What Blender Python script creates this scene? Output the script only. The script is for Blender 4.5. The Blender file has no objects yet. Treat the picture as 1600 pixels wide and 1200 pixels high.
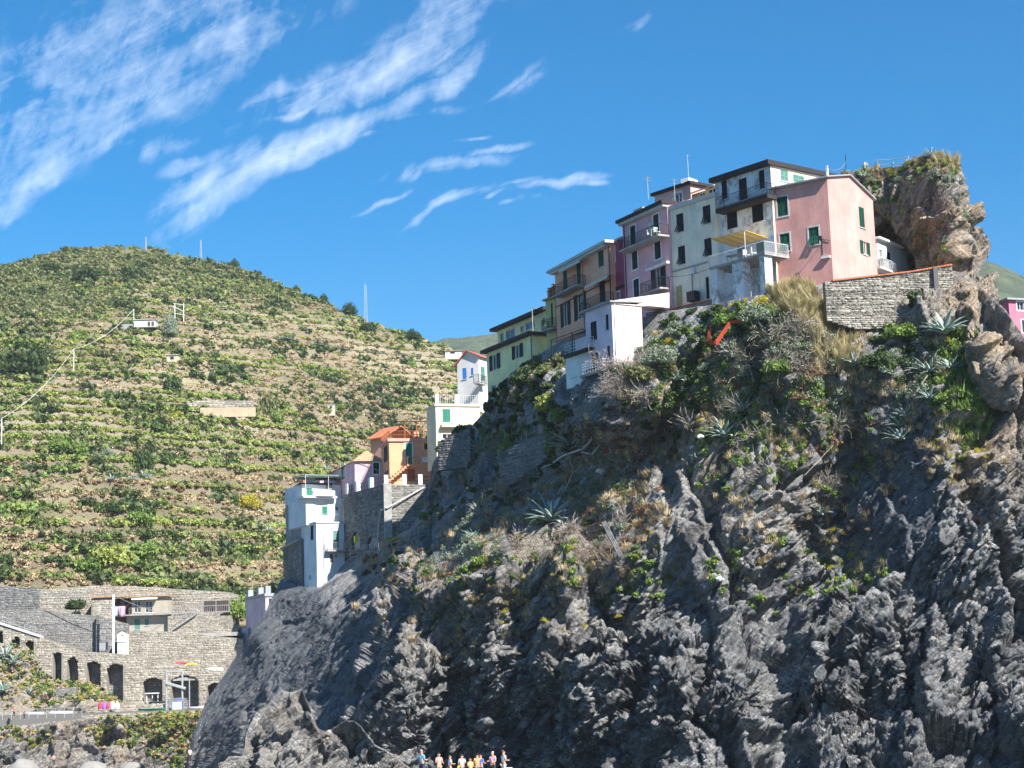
import bpy, math, random
import numpy as np
from mathutils import Vector, Matrix

# ------------------------------------------------------------------ camera, sky, sun, exposure
sc = bpy.context.scene
COL = sc.collection
F = 3067.0                       # focal length in pixels of the 1600 x 1200 frame
CAMZ = 8.0
TILT = math.atan(520.0 / F)
ROLL = math.radians(1.9)
_f = np.array([0, math.cos(TILT), math.sin(TILT)])
_r0 = np.array([1.0, 0, 0])
_u0 = np.cross(_r0, _f)
CR = math.cos(ROLL) * _r0 - math.sin(ROLL) * _u0
CU = math.sin(ROLL) * _r0 + math.cos(ROLL) * _u0
CP = np.array([0, 0, CAMZ])
cam_d = bpy.data.cameras.new('camera'); cam = bpy.data.objects.new('camera', cam_d); COL.objects.link(cam)
cam_d.sensor_width = 36.0; cam_d.lens = 36.0 * F / 1600.0
cam_d.clip_start = 1.0; cam_d.clip_end = 20000.0
M = Matrix.Identity(4)
for i in range(3):
    M[i][0] = CR[i]; M[i][1] = CU[i]; M[i][2] = -_f[i]; M[i][3] = CP[i]
cam.matrix_world = M
sc.camera = cam

SUN_AZ = math.radians(40)        # from the direction of the viewer, round to the right
SUN_EL = math.radians(42)
SDIR = Vector((math.sin(SUN_AZ) * math.cos(SUN_EL), -math.cos(SUN_AZ) * math.cos(SUN_EL), math.sin(SUN_EL)))
sd = bpy.data.lights.new('sun', 'SUN'); sd.energy = 4.8; sd.angle = math.radians(0.53); sd.color = (1.0, 0.955, 0.89)
sun = bpy.data.objects.new('sun', sd); COL.objects.link(sun)
sun.rotation_euler = SDIR.to_track_quat('Z', 'Y').to_euler()

sc.view_settings.view_transform = 'Standard'
sc.view_settings.look = 'None'
sc.view_settings.exposure = 1.25
sc.view_settings.gamma = 1.0
sc.view_settings.use_curve_mapping = False
sc.cycles.max_bounces = 6
sc.cycles.diffuse_bounces = 4
sc.cycles.volume_bounces = 0
sc.cycles.transparent_max_bounces = 8

class NT:
    """small helper to write node trees"""
    def __init__(s, tree): s.t = tree; s.n = tree.nodes; s.l = tree.links
    def node(s, typ, **kw):
        nd = s.n.new(typ)
        ins = kw.pop('ins', {})
        for k, v in kw.items(): setattr(nd, k, v)
        for k, v in ins.items(): s.put(nd.inputs[k], v)
        return nd
    def put(s, sock, v):
        if isinstance(v, bpy.types.NodeSocket): s.l.new(v, sock)
        elif isinstance(v, bpy.types.Node): s.l.new(v.outputs[0], sock)
        else: sock.default_value = v
    def math(s, op, a, b=0.0, c=0.0, clamp=False):
        nd = s.n.new('ShaderNodeMath'); nd.operation = op; nd.use_clamp = clamp
        s.put(nd.inputs[0], a); s.put(nd.inputs[1], b)
        if op in ('MULTIPLY_ADD', 'SMOOTH_MAX', 'SMOOTH_MIN', 'COMPARE'): s.put(nd.inputs[2], c)
        return nd.outputs[0]
    def noise(s, vec=None, scale=1.0, detail=4.0, rough=0.55, dist=0.0, out=0):
        nd = s.n.new('ShaderNodeTexNoise'); nd.inputs['Scale'].default_value = scale
        nd.inputs['Detail'].default_value = detail; nd.inputs['Roughness'].default_value = rough
        nd.inputs['Distortion'].default_value = dist
        if vec is not None: s.put(nd.inputs['Vector'], vec)
        return nd.outputs[out]
    def mix(s, fac, a, b, mode='MIX'):
        nd = s.n.new('ShaderNodeMix'); nd.data_type = 'RGBA'; nd.blend_type = mode
        s.put(nd.inputs[0], fac); s.put(nd.inputs[6], rgba(a)); s.put(nd.inputs[7], rgba(b))
        return nd.outputs[2]
    def ramp(s, v, lo, hi):
        nd = s.n.new('ShaderNodeMapRange'); nd.clamp = True
        s.put(nd.inputs[0], v); nd.inputs[1].default_value = lo; nd.inputs[2].default_value = hi
        return nd.outputs[0]
    def attr(s, name, out=2):
        nd = s.n.new('ShaderNodeAttribute'); nd.attribute_name = name
        return nd.outputs[out]
    def mapping(s, vec, scale=(1, 1, 1), rot=(0, 0, 0), loc=(0, 0, 0)):
        nd = s.n.new('ShaderNodeMapping'); s.put(nd.inputs[0], vec)
        nd.inputs['Scale'].default_value = scale; nd.inputs['Rotation'].default_value = rot; nd.inputs['Location'].default_value = loc
        return nd.outputs[0]

def rgba(c):
    if isinstance(c, (tuple, list)) and len(c) == 3: return (c[0], c[1], c[2], 1.0)
    return c

# world: Nishita sky with thin streaks of cirrus laid over it by direction
wd = bpy.data.worlds.new('World'); sc.world = wd; wd.use_nodes = True
w = NT(wd.node_tree); w.n.clear()
sky = w.node('ShaderNodeTexSky', sky_type='NISHITA', sun_disc=False, sun_elevation=SUN_EL,
             sun_rotation=math.pi - SUN_AZ, altitude=0.0, air_density=1.0, dust_density=0.0, ozone_density=4.0)
hs = w.node('ShaderNodeHueSaturation', ins={'Color': sky, 'Saturation': 1.5, 'Value': 0.51, 'Hue': 0.497})
geo = w.node('ShaderNodeTexCoord')
sep = w.node('ShaderNodeSeparateXYZ', ins={0: geo.outputs['Generated']})
ay = w.math('MAXIMUM', w.math('ABSOLUTE', sep.outputs[1]), 0.05)
cu = w.math('DIVIDE', sep.outputs[0], ay)
cv = w.math('DIVIDE', sep.outputs[2], ay)
cc = w.node('ShaderNodeCombineXYZ', ins={0: cu, 1: cv, 2: 0.0}).outputs[0]
CLOUD_HOOK = (cc, cu, cv)
# ------------------------------------------------------------------ pixel rays and points
def ray(px, py):
    px = np.asarray(px, float); py = np.asarray(py, float)
    d = _f * F + np.multiply.outer(px - 800.0, CR) + np.multiply.outer(600.0 - py, CU)
    return d
def W(px, py, D):
    """world point at distance D (along +Y) in the direction the photograph shows at (px, py)"""
    d = ray(px, py)
    return CP + d * (np.asarray(D, float) / d[..., 1])[..., None]
def proj(p):
    q = np.asarray(p, float) - CP
    z = q @ _f
    return 800.0 + F * (q @ CR) / z, 600.0 - F * (q @ CU) / z

# ------------------------------------------------------------------ noise (numpy)
def _h(ix, iy, iz, seed):
    h = (ix.astype(np.int64) * 374761393 + iy.astype(np.int64) * 668265263 + iz.astype(np.int64) * 2147483647 + seed * 1274126177) & 0xffffffff
    h = ((h ^ (h >> 13)) * 1274126177) & 0xffffffff
    h = ((h ^ (h >> 16)) * 2246822519) & 0xffffffff
    return (h ^ (h >> 15)) & 0xffffffff
def vnoise(p, seed=0):
    """value noise in -1..1 over points p (N,3)"""
    i = np.floor(p); f = p - i; i = i.astype(np.int64)
    f = f * f * f * (f * (f * 6 - 15) + 10)
    r = 0.0
    for dx in (0, 1):
        wx = f[:, 0] if dx else 1 - f[:, 0]
        for dy in (0, 1):
            wy = f[:, 1] if dy else 1 - f[:, 1]
            for dz in (0, 1):
                wz = f[:, 2] if dz else 1 - f[:, 2]
                r = r + wx * wy * wz * (_h(i[:, 0] + dx, i[:, 1] + dy, i[:, 2] + dz, seed) / 2147483648.0 - 1.0)
    return r
def fbm(p, octv=4, seed=0, gain=0.5, lac=2.03):
    r = 0.0; a = 1.0; t = 0.0
    for k in range(octv):
        r = r + a * vnoise(p, seed + k * 17); t += a
        a *= gain; p = p * lac + 7.3
    return r / t
def ridged(p, octv=4, seed=0, gain=0.5):
    r = 0.0; a = 1.0; t = 0.0
    for k in range(octv):
        r = r + a * (1 - np.abs(vnoise(p, seed + k * 13)) * 1.6); t += a
        a *= gain; p = p * 2.07 + 3.1
    return r / t
def facets(p, seed=0, tilt=1.0):
    """blocky facets: each Voronoi cell is a tilted plane; returns height and distance to the cell edge"""
    i = np.floor(p).astype(np.int64)
    best = np.full(len(p), 9.0); second = np.full(len(p), 9.0); val = np.zeros(len(p))
    for dx in (-1, 0, 1):
        for dy in (-1, 0, 1):
            for dz in (-1, 0, 1):
                cx, cy, cz = i[:, 0] + dx, i[:, 1] + dy, i[:, 2] + dz
                h = _h(cx, cy, cz, seed); h2 = _h(cx, cy, cz, seed + 91)
                q = np.stack([p[:, 0] - cx - (h & 1023) / 1024.0, p[:, 1] - cy - ((h >> 10) & 1023) / 1024.0, p[:, 2] - cz - ((h >> 20) & 1023) / 1024.0], 1)
                d = np.sqrt((q * q).sum(1))
                m = d < best
                second = np.where(m, best, np.minimum(second, d))
                best = np.where(m, d, best)
                n = np.stack([(h2 & 1023) / 511.5 - 1, ((h2 >> 10) & 1023) / 511.5 - 1, ((h2 >> 20) & 1023) / 511.5 - 1], 1)
                val = np.where(m, tilt * (q * n).sum(1) + ((h2 >> 5) & 255) / 255.0 - 0.5, val)
    return val, second - best
def sstep(a, b, x):
    t = np.clip((np.asarray(x, float) - a) / (b - a), 0, 1)
    return t * t * (3 - 2 * t)
def tps(pts):
    """thin plate spline through (px, py, value) rows"""
    P = np.array(pts, float); X = P[:, :2] / 100.0; n = len(X)
    def U(r2): return np.where(r2 > 0, 0.5 * r2 * np.log(np.maximum(r2, 1e-12)), 0)
    K = U(((X[:, None] - X[None]) ** 2).sum(-1)) + 0.02 * np.eye(n)
    A = np.zeros((n + 3, n + 3)); A[:n, :n] = K; A[:n, n] = 1; A[:n, n + 1:] = X; A[n, :n] = 1; A[n + 1:, :n] = X.T
    c = np.linalg.solve(A, np.r_[P[:, 2], 0, 0, 0])
    def f(px, py):
        px = np.asarray(px, float); sh = px.shape
        Y = np.stack([px.ravel(), np.asarray(py, float).ravel()], 1) / 100.0
        out = np.empty(len(Y))
        for k in range(0, len(Y), 50000):
            y = Y[k:k + 50000]
            out[k:k + 50000] = U(((y[:, None] - X[None]) ** 2).sum(-1)) @ c[:n] + c[n] + y @ c[n + 1:]
        return out.reshape(sh)
    return f
def poly_y(pts):
    a = np.array(pts, float)
    return lambda x: np.interp(x, a[:, 0], a[:, 1])

# ------------------------------------------------------------------ objects
def link(o): COL.objects.link(o); return o
def tag(o, label=None, cat=None, group=None, kind=None):
    if label: o['label'] = label
    if cat: o['category'] = cat
    if group: o['group'] = group
    if kind: o['kind'] = kind
    return o
def thing(name, label, cat, loc=(0, 0, 0), rz=0.0, group=None):
    o = bpy.data.objects.new(name, None); o.empty_display_size = 0.3; link(o)
    o.location = tuple(float(v) for v in loc); o.rotation_euler = (0, 0, rz)
    return tag(o, label, cat, group)
def np_mesh(name, V, Fc, mats=(), mat_idx=None, smooth=False, attrs=None):
    """mesh from arrays; Fc is (n,3) or (n,4)"""
    me = bpy.data.meshes.new(name)
    V = np.ascontiguousarray(V, np.float32); Fc = np.ascontiguousarray(Fc, np.int32)
    k = Fc.shape[1]; n = len(Fc)
    me.vertices.add(len(V)); me.vertices.foreach_set('co', V.ravel())
    me.loops.add(n * k); me.loops.foreach_set('vertex_index', Fc.ravel())
    me.polygons.add(n); me.polygons.foreach_set('loop_start', np.arange(0, n * k, k, dtype=np.int32))
    me.polygons.foreach_set('loop_total', np.full(n, k, np.int32))
    if smooth: me.polygons.foreach_set('use_smooth', np.ones(n, bool))
    for m in mats: me.materials.append(m)
    if mat_idx is not None: me.polygons.foreach_set('material_index', np.ascontiguousarray(mat_idx, np.int32))
    me.update(calc_edges=True)
    for an, av in (attrs or {}).items():
        a = me.attributes.new(an, 'FLOAT', 'POINT'); a.data.foreach_set('value', np.ascontiguousarray(av, np.float32))
    return me
class MB:
    """collects polygons in world coordinates"""
    def __init__(s): s.v = []; s.f = []; s.m = []
    def poly(s, pts, m=0):
        b = len(s.v); s.v.extend([tuple(float(c) for c in p) for p in pts]); s.f.append(tuple(range(b, b + len(pts)))); s.m.append(m)
    def hexa(s, p, m=0):
        """p: 8 corners, 0-3 one side and 4-7 the other"""
        b = len(s.v); s.v.extend([tuple(float(c) for c in q) for q in p])
        for q in ((0, 3, 2, 1), (4, 5, 6, 7), (0, 1, 5, 4), (1, 2, 6, 5), (2, 3, 7, 6), (3, 0, 4, 7)):
            s.f.append(tuple(b + i for i in q)); s.m.append(m)
    def box(s, c, sz, m=0, rz=0.0):
        ca, sa = math.cos(rz), math.sin(rz); x, y, z = sz[0] / 2, sz[1] / 2, sz[2] / 2
        P = []
        for zz in (-z, z):
            for xx, yy in ((-x, -y), (x, -y), (x, y), (-x, y)):
                P.append((c[0] + xx * ca - yy * sa, c[1] + xx * sa + yy * ca, c[2] + zz))
        s.hexa(P, m)
    def tube(s, a, b, r, r2=None, n=6, m=0, caps=True):
        a = Vector(a); b = Vector(b); r2 = r if r2 is None else r2
        d = b - a
        if d.length < 1e-6: return
        q = d.to_track_quat('Z', 'Y'); B = len(s.v)
        for P, rr in ((a, r), (b, r2)):
            for k in range(n):
                t = 2 * math.pi * k / n
                s.v.append(tuple(P + q @ Vector((rr * math.cos(t), rr * math.sin(t), 0))))
        for k in range(n):
            s.f.append((B + k, B + (k + 1) % n, B + n + (k + 1) % n, B + n + k)); s.m.append(m)
        if caps:
            s.f.append(tuple(B + n - 1 - k for k in range(n))); s.m.append(m)
            s.f.append(tuple(B + n + k for k in range(n))); s.m.append(m)
    def path(s, pts, r, r2=None, n=6, m=0):
        k = len(pts) - 1; r2 = r if r2 is None else r2
        for i in range(k): s.tube(pts[i], pts[i + 1], r + (r2 - r) * i / k, r + (r2 - r) * (i + 1) / k, n, m)
    def lathe(s, c, prof, n=10, m=0):
        B = len(s.v)
        for r, z in prof:
            for k in range(n):
                t = 2 * math.pi * k / n; s.v.append((c[0] + r * math.cos(t), c[1] + r * math.sin(t), c[2] + z))
        for j in range(len(prof) - 1):
            for k in range(n):
                s.f.append((B + j * n + k, B + j * n + (k + 1) % n, B + (j + 1) * n + (k + 1) % n, B + (j + 1) * n + k)); s.m.append(m)
    def build(s, name, mats, parent=None, smooth=False):
        me = bpy.data.meshes.new(name)
        mats = mats if isinstance(mats, (list, tuple)) else [mats]
        off = Vector(parent_loc(parent)) if parent else Vector((0, 0, 0))
        me.from_pydata([tuple(Vector(v) - off) for v in s.v], [], s.f)
        for m in mats: me.materials.append(m)
        if len(mats) > 1: me.polygons.foreach_set('material_index', s.m)
        if smooth: me.polygons.foreach_set('use_smooth', [True] * len(s.f))
        me.update()
        o = bpy.data.objects.new(name, me); link(o)
        if parent: o.parent = parent
        return o
def parent_loc(p):
    v = Vector(p.location)
    while p.parent: p = p.parent; v = v + Vector(p.location)
    return v
def kids(o): return [c for c in bpy.data.objects if c.parent is o]
def copy_tree(o, children=None, loc=None, rz=None, scale=None, label=None, group=None):
    c = o.copy(); COL.objects.link(c)
    if loc is not None: c.location = tuple(float(v) for v in loc)
    if rz is not None: c.rotation_euler = (0, 0, rz)
    if scale is not None: c.scale = (scale, scale, scale)
    if label: c['label'] = label
    if group: c['group'] = group
    for ch, subs in (children or []):
        d = ch.copy(); COL.objects.link(d); d.parent = c
        for sb in subs:
            e = sb.copy(); COL.objects.link(e); e.parent = d
    return c
def tree_of(o): return [(c, kids(c)) for c in kids(o)]

# ------------------------------------------------------------------ materials
MATS = {}
def new_mat(name):
    m = bpy.data.materials.new(name); m.use_nodes = True
    t = NT(m.node_tree); t.n.clear()
    out = t.node('ShaderNodeOutputMaterial'); b = t.node('ShaderNodeBsdfPrincipled'); t.l.new(b.outputs[0], out.inputs[0])
    b.inputs['Roughness'].default_value = 0.85
    try: b.inputs['Specular IOR Level'].default_value = 0.3
    except KeyError: pass
    return m, t, b
def plain(name, col, rough=0.7, var=0.15, scale=3.0, metal=0.0):
    if name in MATS: return MATS[name]
    m, t, b = new_mat(name)
    tc = t.node('ShaderNodeTexCoord').outputs['Object']
    n = t.noise(tc, scale, 4)
    c2 = tuple(c * (1 - var) for c in col); c1 = tuple(min(1, c * (1 + var)) for c in col)
    t.put(b.inputs['Base Color'], t.mix(t.ramp(n, 0.3, 0.7), c2, c1))
    b.inputs['Roughness'].default_value = rough; b.inputs['Metallic'].default_value = metal
    MATS[name] = m; return m
def stucco(name, col, dirt=0.35, dirtcol=(0.16, 0.15, 0.14), peel=0.0, peelcol=(0.22, 0.2, 0.18)):
    if name in MATS: return MATS[name]
    m, t, b = new_mat(name)
    g = t.node('ShaderNodeNewGeometry').outputs['Position']
    n1 = t.noise(g, 0.5, 5, 0.6); n2 = t.noise(t.mapping(g, (1.2, 1.2, 0.16)), 1.6, 5, 0.65)
    n3 = t.noise(g, 5.0, 4, 0.6); n5 = t.noise(t.mapping(g, (3.5, 3.5, 0.22)), 1.3, 4, 0.7)
    c = t.mix(t.ramp(n1, 0.3, 0.72), tuple(k * 0.78 for k in col), tuple(min(1, k * 1.1) for k in col))
    c = t.mix(t.math('MULTIPLY', t.ramp(n2, 0.5, 0.78), dirt), c, dirtcol)
    c = t.mix(t.math('MULTIPLY', t.ramp(n3, 0.55, 0.8), dirt * 0.5), c, tuple(k * 0.6 for k in col))
    c = t.mix(t.math('MULTIPLY', t.ramp(n5, 0.58, 0.72), 0.35), c, tuple(k * 0.5 for k in col))
    if peel > 0:
        n4 = t.noise(g, 0.9, 8, 0.75, 0.6)
        c = t.mix(t.math('MULTIPLY', t.ramp(n4, 0.62 - 0.16 * peel, 0.66 - 0.1 * peel), 0.75), c, peelcol)
    t.put(b.inputs['Base Color'], c); b.inputs['Roughness'].default_value = 0.92
    bp = t.node('ShaderNodeBump', ins={'Strength': 0.25, 'Distance': 0.03, 'Height': t.noise(g, 9, 4)})
    t.l.new(bp.outputs[0], b.inputs['Normal'])
    MATS[name] = m; return m
def leafmat(name, c1, c2, transl=0.25, rough=0.6):
    if name in MATS: return MATS[name]
    m, t, b = new_mat(name)
    g = t.node('ShaderNodeNewGeometry'); n = t.noise(g.outputs['Position'], 1.7, 3)
    oi = t.node('ShaderNodeObjectInfo').outputs['Random']
    rn = t.attr('tone')
    f = t.math('ADD', t.math('MULTIPLY', rn, 0.6), t.math('MULTIPLY', t.math('ADD', t.ramp(n, .35, .65), oi), 0.25), clamp=True)
    c = t.mix(f, c1, c2)
    t.put(b.inputs['Base Color'], c); b.inputs['Roughness'].default_value = rough
    if transl > 0:
        tr = t.node('ShaderNodeBsdfTranslucent', ins={'Color': c}); mx = t.node('ShaderNodeMixShader', ins={0: transl})
        t.l.new(b.outputs[0], mx.inputs[1]); t.l.new(tr.outputs[0], mx.inputs[2])
        out = [x for x in t.n if x.type == 'OUTPUT_MATERIAL'][0]; t.l.new(mx.outputs[0], out.inputs[0])
    MATS[name] = m; return m
# ------------------------------------------------------------------ clouds in the world shader
def clouds():
    cc, cu, cv = CLOUD_HOOK
    def uv(px, py):
        d = ray(px, py); return d[0] / d[1], d[2] / d[1]
    # streaks: centre, half length, half width (pixels), angle, strength
    streaks = [(490, 215, 300, 30, 31, 1.0), (330, 285, 110, 30, 30, 0.8), (600, 70, 210, 48, 28, 1.0), (470, 120, 90, 18, 33, 0.7), (240, 120, 260, 75, 27, 0.62), (330, 60, 200, 40, 20, .6), (50, 260, 140, 34, 42, 0.6),
               (330, 320, 60, 16, 22, 0.6), (120, 60, 260, 80, 18, 0.42), (760, 245, 80, 12, 14, 0.62), (700, 275, 90, 22, 8, 0.62), (660, 290, 30, 14, 60, 0.6), (330, 245, 70, 16, 20, .6), (470, 165, 60, 10, 34, .7), (180, 90, 340, 130, 26, .44), (640, 130, 34, 8, 20, .5), (580, 190, 30, 8, 10, .5), (800, 110, 50, 9, 24, .5), (740, 215, 36, 6, 5, .5), (810, 300, 40, 7, 22, .55), (920, 272, 34, 6, 16, .55), (400, 260, 70, 12, 24, .6), (590, 60, 60, 12, 60, .6), (770, 325, 44, 6, 24, .55), (600, 335, 60, 8, 14, .7), (800, 335, 50, 8, 18, .5), (690, 345, 80, 9, 22, 0.72),
               (600, 335, 50, 8, 10, 0.4), (870, 285, 100, 9, 22, 0.55), (640, 155, 60, 16, 8, 0.4), (270, 225, 70, 22, 14, 0.4), (970, 45, 40, 16, 30, 0.45), (830, 110, 60, 14, 15, 0.35), (400, 255, 60, 20, 20, 0.5)]
    n1 = w.noise(w.mapping(cc, (1.0, 1.0, 1), (0, 0, 0)), 22.0, 10, 0.68, 0.4)
    st = w.noise(w.mapping(w.mapping(cc, (1, 1, 1), (0, 0, -0.5)), (1.0, 4.5, 1)), 15.0, 10, 0.7, 0.6)
    pf = w.noise(w.mapping(w.mapping(cc, (1, 1, 1), (0, 0, 0.35)), (4.2, 1.2, 1)), 20.0, 6, 0.6, 0.3)
    warp = w.noise(cc, 9.0, 4, 0.5, 0, out=1)
    sub = w.node('ShaderNodeVectorMath', operation='SUBTRACT', ins={0: warp, 1: (0.5, 0.5, 0.5)}).outputs[0]
    scl = w.node('ShaderNodeVectorMath', operation='SCALE', ins={0: sub}); scl.inputs['Scale'].default_value = 0.07
    wv = w.node('ShaderNodeVectorMath', operation='ADD', ins={0: cc, 1: scl.outputs[0]}).outputs[0]
    tot = None
    for (px, py, hl, hw, ang, s) in streaks:
        u0, v0 = uv(px, py); a = math.radians(ang) 
        mp = w.node('ShaderNodeMapping', vector_type='TEXTURE', ins={0: wv})
        mp.inputs['Location'].default_value = (u0, v0, 0); mp.inputs['Rotation'].default_value = (0, 0, a)
        mp.inputs['Scale'].default_value = (hl * 1.4 / F, hw * 1.2 / F, 1)
        ln = w.node('ShaderNodeVectorMath', operation='LENGTH', ins={0: mp.outputs[0]}).outputs['Value']
        g = w.math('MULTIPLY', w.ramp(ln, 1.0, 0.0), s)
        tot = g if tot is None else w.math('MAXIMUM', tot, g)
    # thin streaks elsewhere in the sky, beyond the frame
    far = w.math('MULTIPLY', w.ramp(w.noise(w.mapping(w.mapping(cc, (1, 1, 1), (0, 0, -0.5)), (1, 3, 1)), 1.2, 4), 0.5, 0.75), w.ramp(w.math('ABSOLUTE', w.math('SUBTRACT', cu, 0.0)), 0.3, 0.6))
    tot = w.math('MAXIMUM', tot, w.math('MULTIPLY', far, 0.6))
    tex = w.math('ADD', w.math('MULTIPLY', n1, 0.35), w.math('ADD', w.math('MULTIPLY', st, 0.35), w.math('MULTIPLY', pf, 0.3)))
    a = w.math('MULTIPLY', w.ramp(w.math('ADD', w.math('MULTIPLY', tot, 0.46), w.math('MULTIPLY', tex, 1.95)), 1.02, 1.72), w.ramp(tot, 0.0, 0.25))
    a = w.math('MULTIPLY', a, 0.66)
    c = w.mix(a, hs.outputs[0], (5.2, 5.6, 6.2))
    bg = w.node('ShaderNodeBackground', ins={0: c, 1: 0.125})
    out = w.node('ShaderNodeOutputWorld'); w.l.new(bg.outputs[0], out.inputs[0])
clouds()

# ------------------------------------------------------------------ rock material
def rock_material():
    m, t, b = new_mat('slate')
    g = t.node('ShaderNodeNewGeometry'); P = g.outputs['Position']
    soil = t.attr('soil'); wet = t.attr('wet'); brown = t.attr('brown'); slab = t.attr('slab')
    n1 = t.noise(P, 0.35, 8, 0.62); n2 = t.noise(P, 2.2, 8, 0.7); n3 = t.noise(P, 9.0, 5, 0.7)
    strat = t.noise(t.mapping(t.mapping(P, (1, 1, 1), (0, -0.75, 0.2)), (0.5, 0.5, 5.0)), 1.3, 8, 0.65, 0.4)
    base = t.mix(t.ramp(n1, 0.35, 0.65), (0.125, 0.137, 0.157), (0.37, 0.375, 0.375))
    n0 = t.noise(P, 0.07, 4, 0.6)
    base = t.mix(t.math('MULTIPLY', t.ramp(n0, 0.52, 0.66), 0.55), base, (0.37, 0.365, 0.345)); base = t.mix(t.math('MULTIPLY', t.ramp(n0, 0.46, 0.34), 0.6), base, (0.08, 0.092, 0.115))
    base = t.mix(t.math('MULTIPLY', t.ramp(n2, 0.45, 0.65), 0.6), base, (0.50, 0.49, 0.46))
    base = t.mix(t.math('MULTIPLY', t.ramp(strat, 0.42, 0.3), 0.55), base, (0.03, 0.031, 0.034))
    base = t.mix(t.math('MULTIPLY', t.ramp(n3, 0.5, 0.25), 0.5), base, (0.035, 0.034, 0.033))
    # each slab of slate has its own tone
    vor = t.node('ShaderNodeTexVoronoi', feature='F1'); vor.inputs['Scale'].default_value = 1.0; vor.inputs['Randomness'].default_value = 1.0
    t.put(vor.inputs['Vector'], t.node('ShaderNodeVectorMath', operation='ADD', ins={0: t.mapping(t.mapping(P, (1, 1, 1), (0, 0.73, 0)), (0.35, 0.4, 1.3)), 1: t.noise(P, .8, 3, .5, 0, 1)}).outputs[0])
    tone = t.node('ShaderNodeSeparateColor', ins={0: vor.outputs['Color']}).outputs[0]
    base = t.mix(t.math('MULTIPLY', t.ramp(tone, .5, 1.0), .5), base, (0.46, 0.44, 0.40)); base = t.mix(t.math('MULTIPLY', t.ramp(tone, .5, 0.0), .65), base, (0.035, 0.039, 0.048))
    vd = t.node('ShaderNodeTexVoronoi', feature='DISTANCE_TO_EDGE'); vd.inputs['Scale'].default_value = 1.0
    t.put(vd.inputs['Vector'], t.node('ShaderNodeVectorMath', operation='ADD', ins={0: t.mapping(t.mapping(P, (1, 1, 1), (0, 0.73, 0)), (0.8, 0.9, 3.2)), 1: t.noise(P, 1.6, 3, .5, 0, 1)}).outputs[0])
    crack = t.ramp(vd.outputs['Distance'], 0.05, 0.0)
    base = t.mix(t.math('MULTIPLY', crack, .55), base, (0.02, 0.02, 0.022))
    # brown and ochre rock
    br = t.mix(t.ramp(n2, 0.35, 0.65), (0.2, 0.14, 0.085), (0.52, 0.39, 0.25))
    base = t.mix(t.math('MULTIPLY', brown, t.ramp(t.math('ADD', n1, t.math('MULTIPLY', n3, 0.3)), 0.45, 0.75)), base, br)
    # smooth sprayed slab; its dark blue tone also paints in the shade
    sl = t.mix(t.ramp(n2, 0.3, 0.7), (0.05, 0.06, 0.078), (0.115, 0.128, 0.152))
    base = t.mix(t.math('MULTIPLY', slab, 0.8), base, sl)
    # wet dark rock near the water
    base = t.mix(t.math('MULTIPLY', wet, 0.52), base, t.mix(t.ramp(n2, 0.4, 0.7), (0.035, 0.041, 0.053), (0.17, 0.18, 0.20)))
    # white quartz veins and crusts
    v = t.noise(t.mapping(t.mapping(P, (1, 1, 1), (0, -0.5, 0)), (0.6, 0.6, 2.0)), 0.7, 6, 0.6, 1.2)
    vv = t.ramp(t.math('ABSOLUTE', t.math('SUBTRACT', v, 0.5)), 0.016, 0.004)
    v2 = t.ramp(t.noise(t.mapping(t.mapping(P, (1, 1, 1), (0, 0.6, 0)), (0.6, 1, 2.2)), 1.6, 9, 0.8, 0.8), 0.6, 0.68)
    v3 = t.ramp(n1, 0.45, 0.6)
    q = t.math('MULTIPLY', t.math('MAXIMUM', t.math('MULTIPLY', vv, t.ramp(t.noise(P, 0.25, 2), 0.45, 0.6)), t.math('MULTIPLY', v2, v3)), t.math('ADD', t.math('MULTIPLY', wet, 0.9), 0.2))
    base = t.mix(q, base, (0.62, 0.59, 0.53))
    # soil, dust and dead grass
    so = t.mix(t.ramp(n2, 0.3, 0.7), (0.19, 0.165, 0.125), (0.44, 0.40, 0.32))
    so = t.mix(t.math('MULTIPLY', t.ramp(n3, 0.55, 0.7), 0.5), so, (0.06, 0.07, 0.03))
    up = t.node('ShaderNodeSeparateXYZ', ins={0: g.outputs['True Normal']}).outputs[2]
    sf = t.ramp(t.math('ADD', t.math('ADD', soil, t.math('MULTIPLY', up, 0.35)), t.math('MULTIPLY', t.math('SUBTRACT', n2, 0.5), 1.2)), 0.68, 0.98)
    base = t.mix(t.math('MULTIPLY', sf, 0.9), base, so)
    t.put(b.inputs['Base Color'], base)
    t.put(b.inputs['Roughness'], t.math('SUBTRACT', 0.9, t.math('MULTIPLY', wet, 0.22)))
    h = t.math('ADD', t.math('SUBTRACT', t.math('MULTIPLY', strat, 0.8), t.math('MULTIPLY', crack, .35)), t.math('ADD', n2, t.math('MULTIPLY', n3, 0.5)))
    bp = t.node('ShaderNodeBump', ins={'Strength': 0.9, 'Distance': 0.3, 'Height': h})
    t.l.new(bp.outputs[0], b.inputs['Normal'])
    return m
ROCK = rock_material()

def blobs(px, py, lst):
    """soft regions given as (px, py, rx, ry, value)"""
    r = np.zeros_like(px)
    for (x, y, rx, ry, v) in lst:
        r = np.maximum(r, v * np.exp(-((px - x) / rx) ** 4 - ((py - y) / ry) ** 4))
    return r

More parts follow.
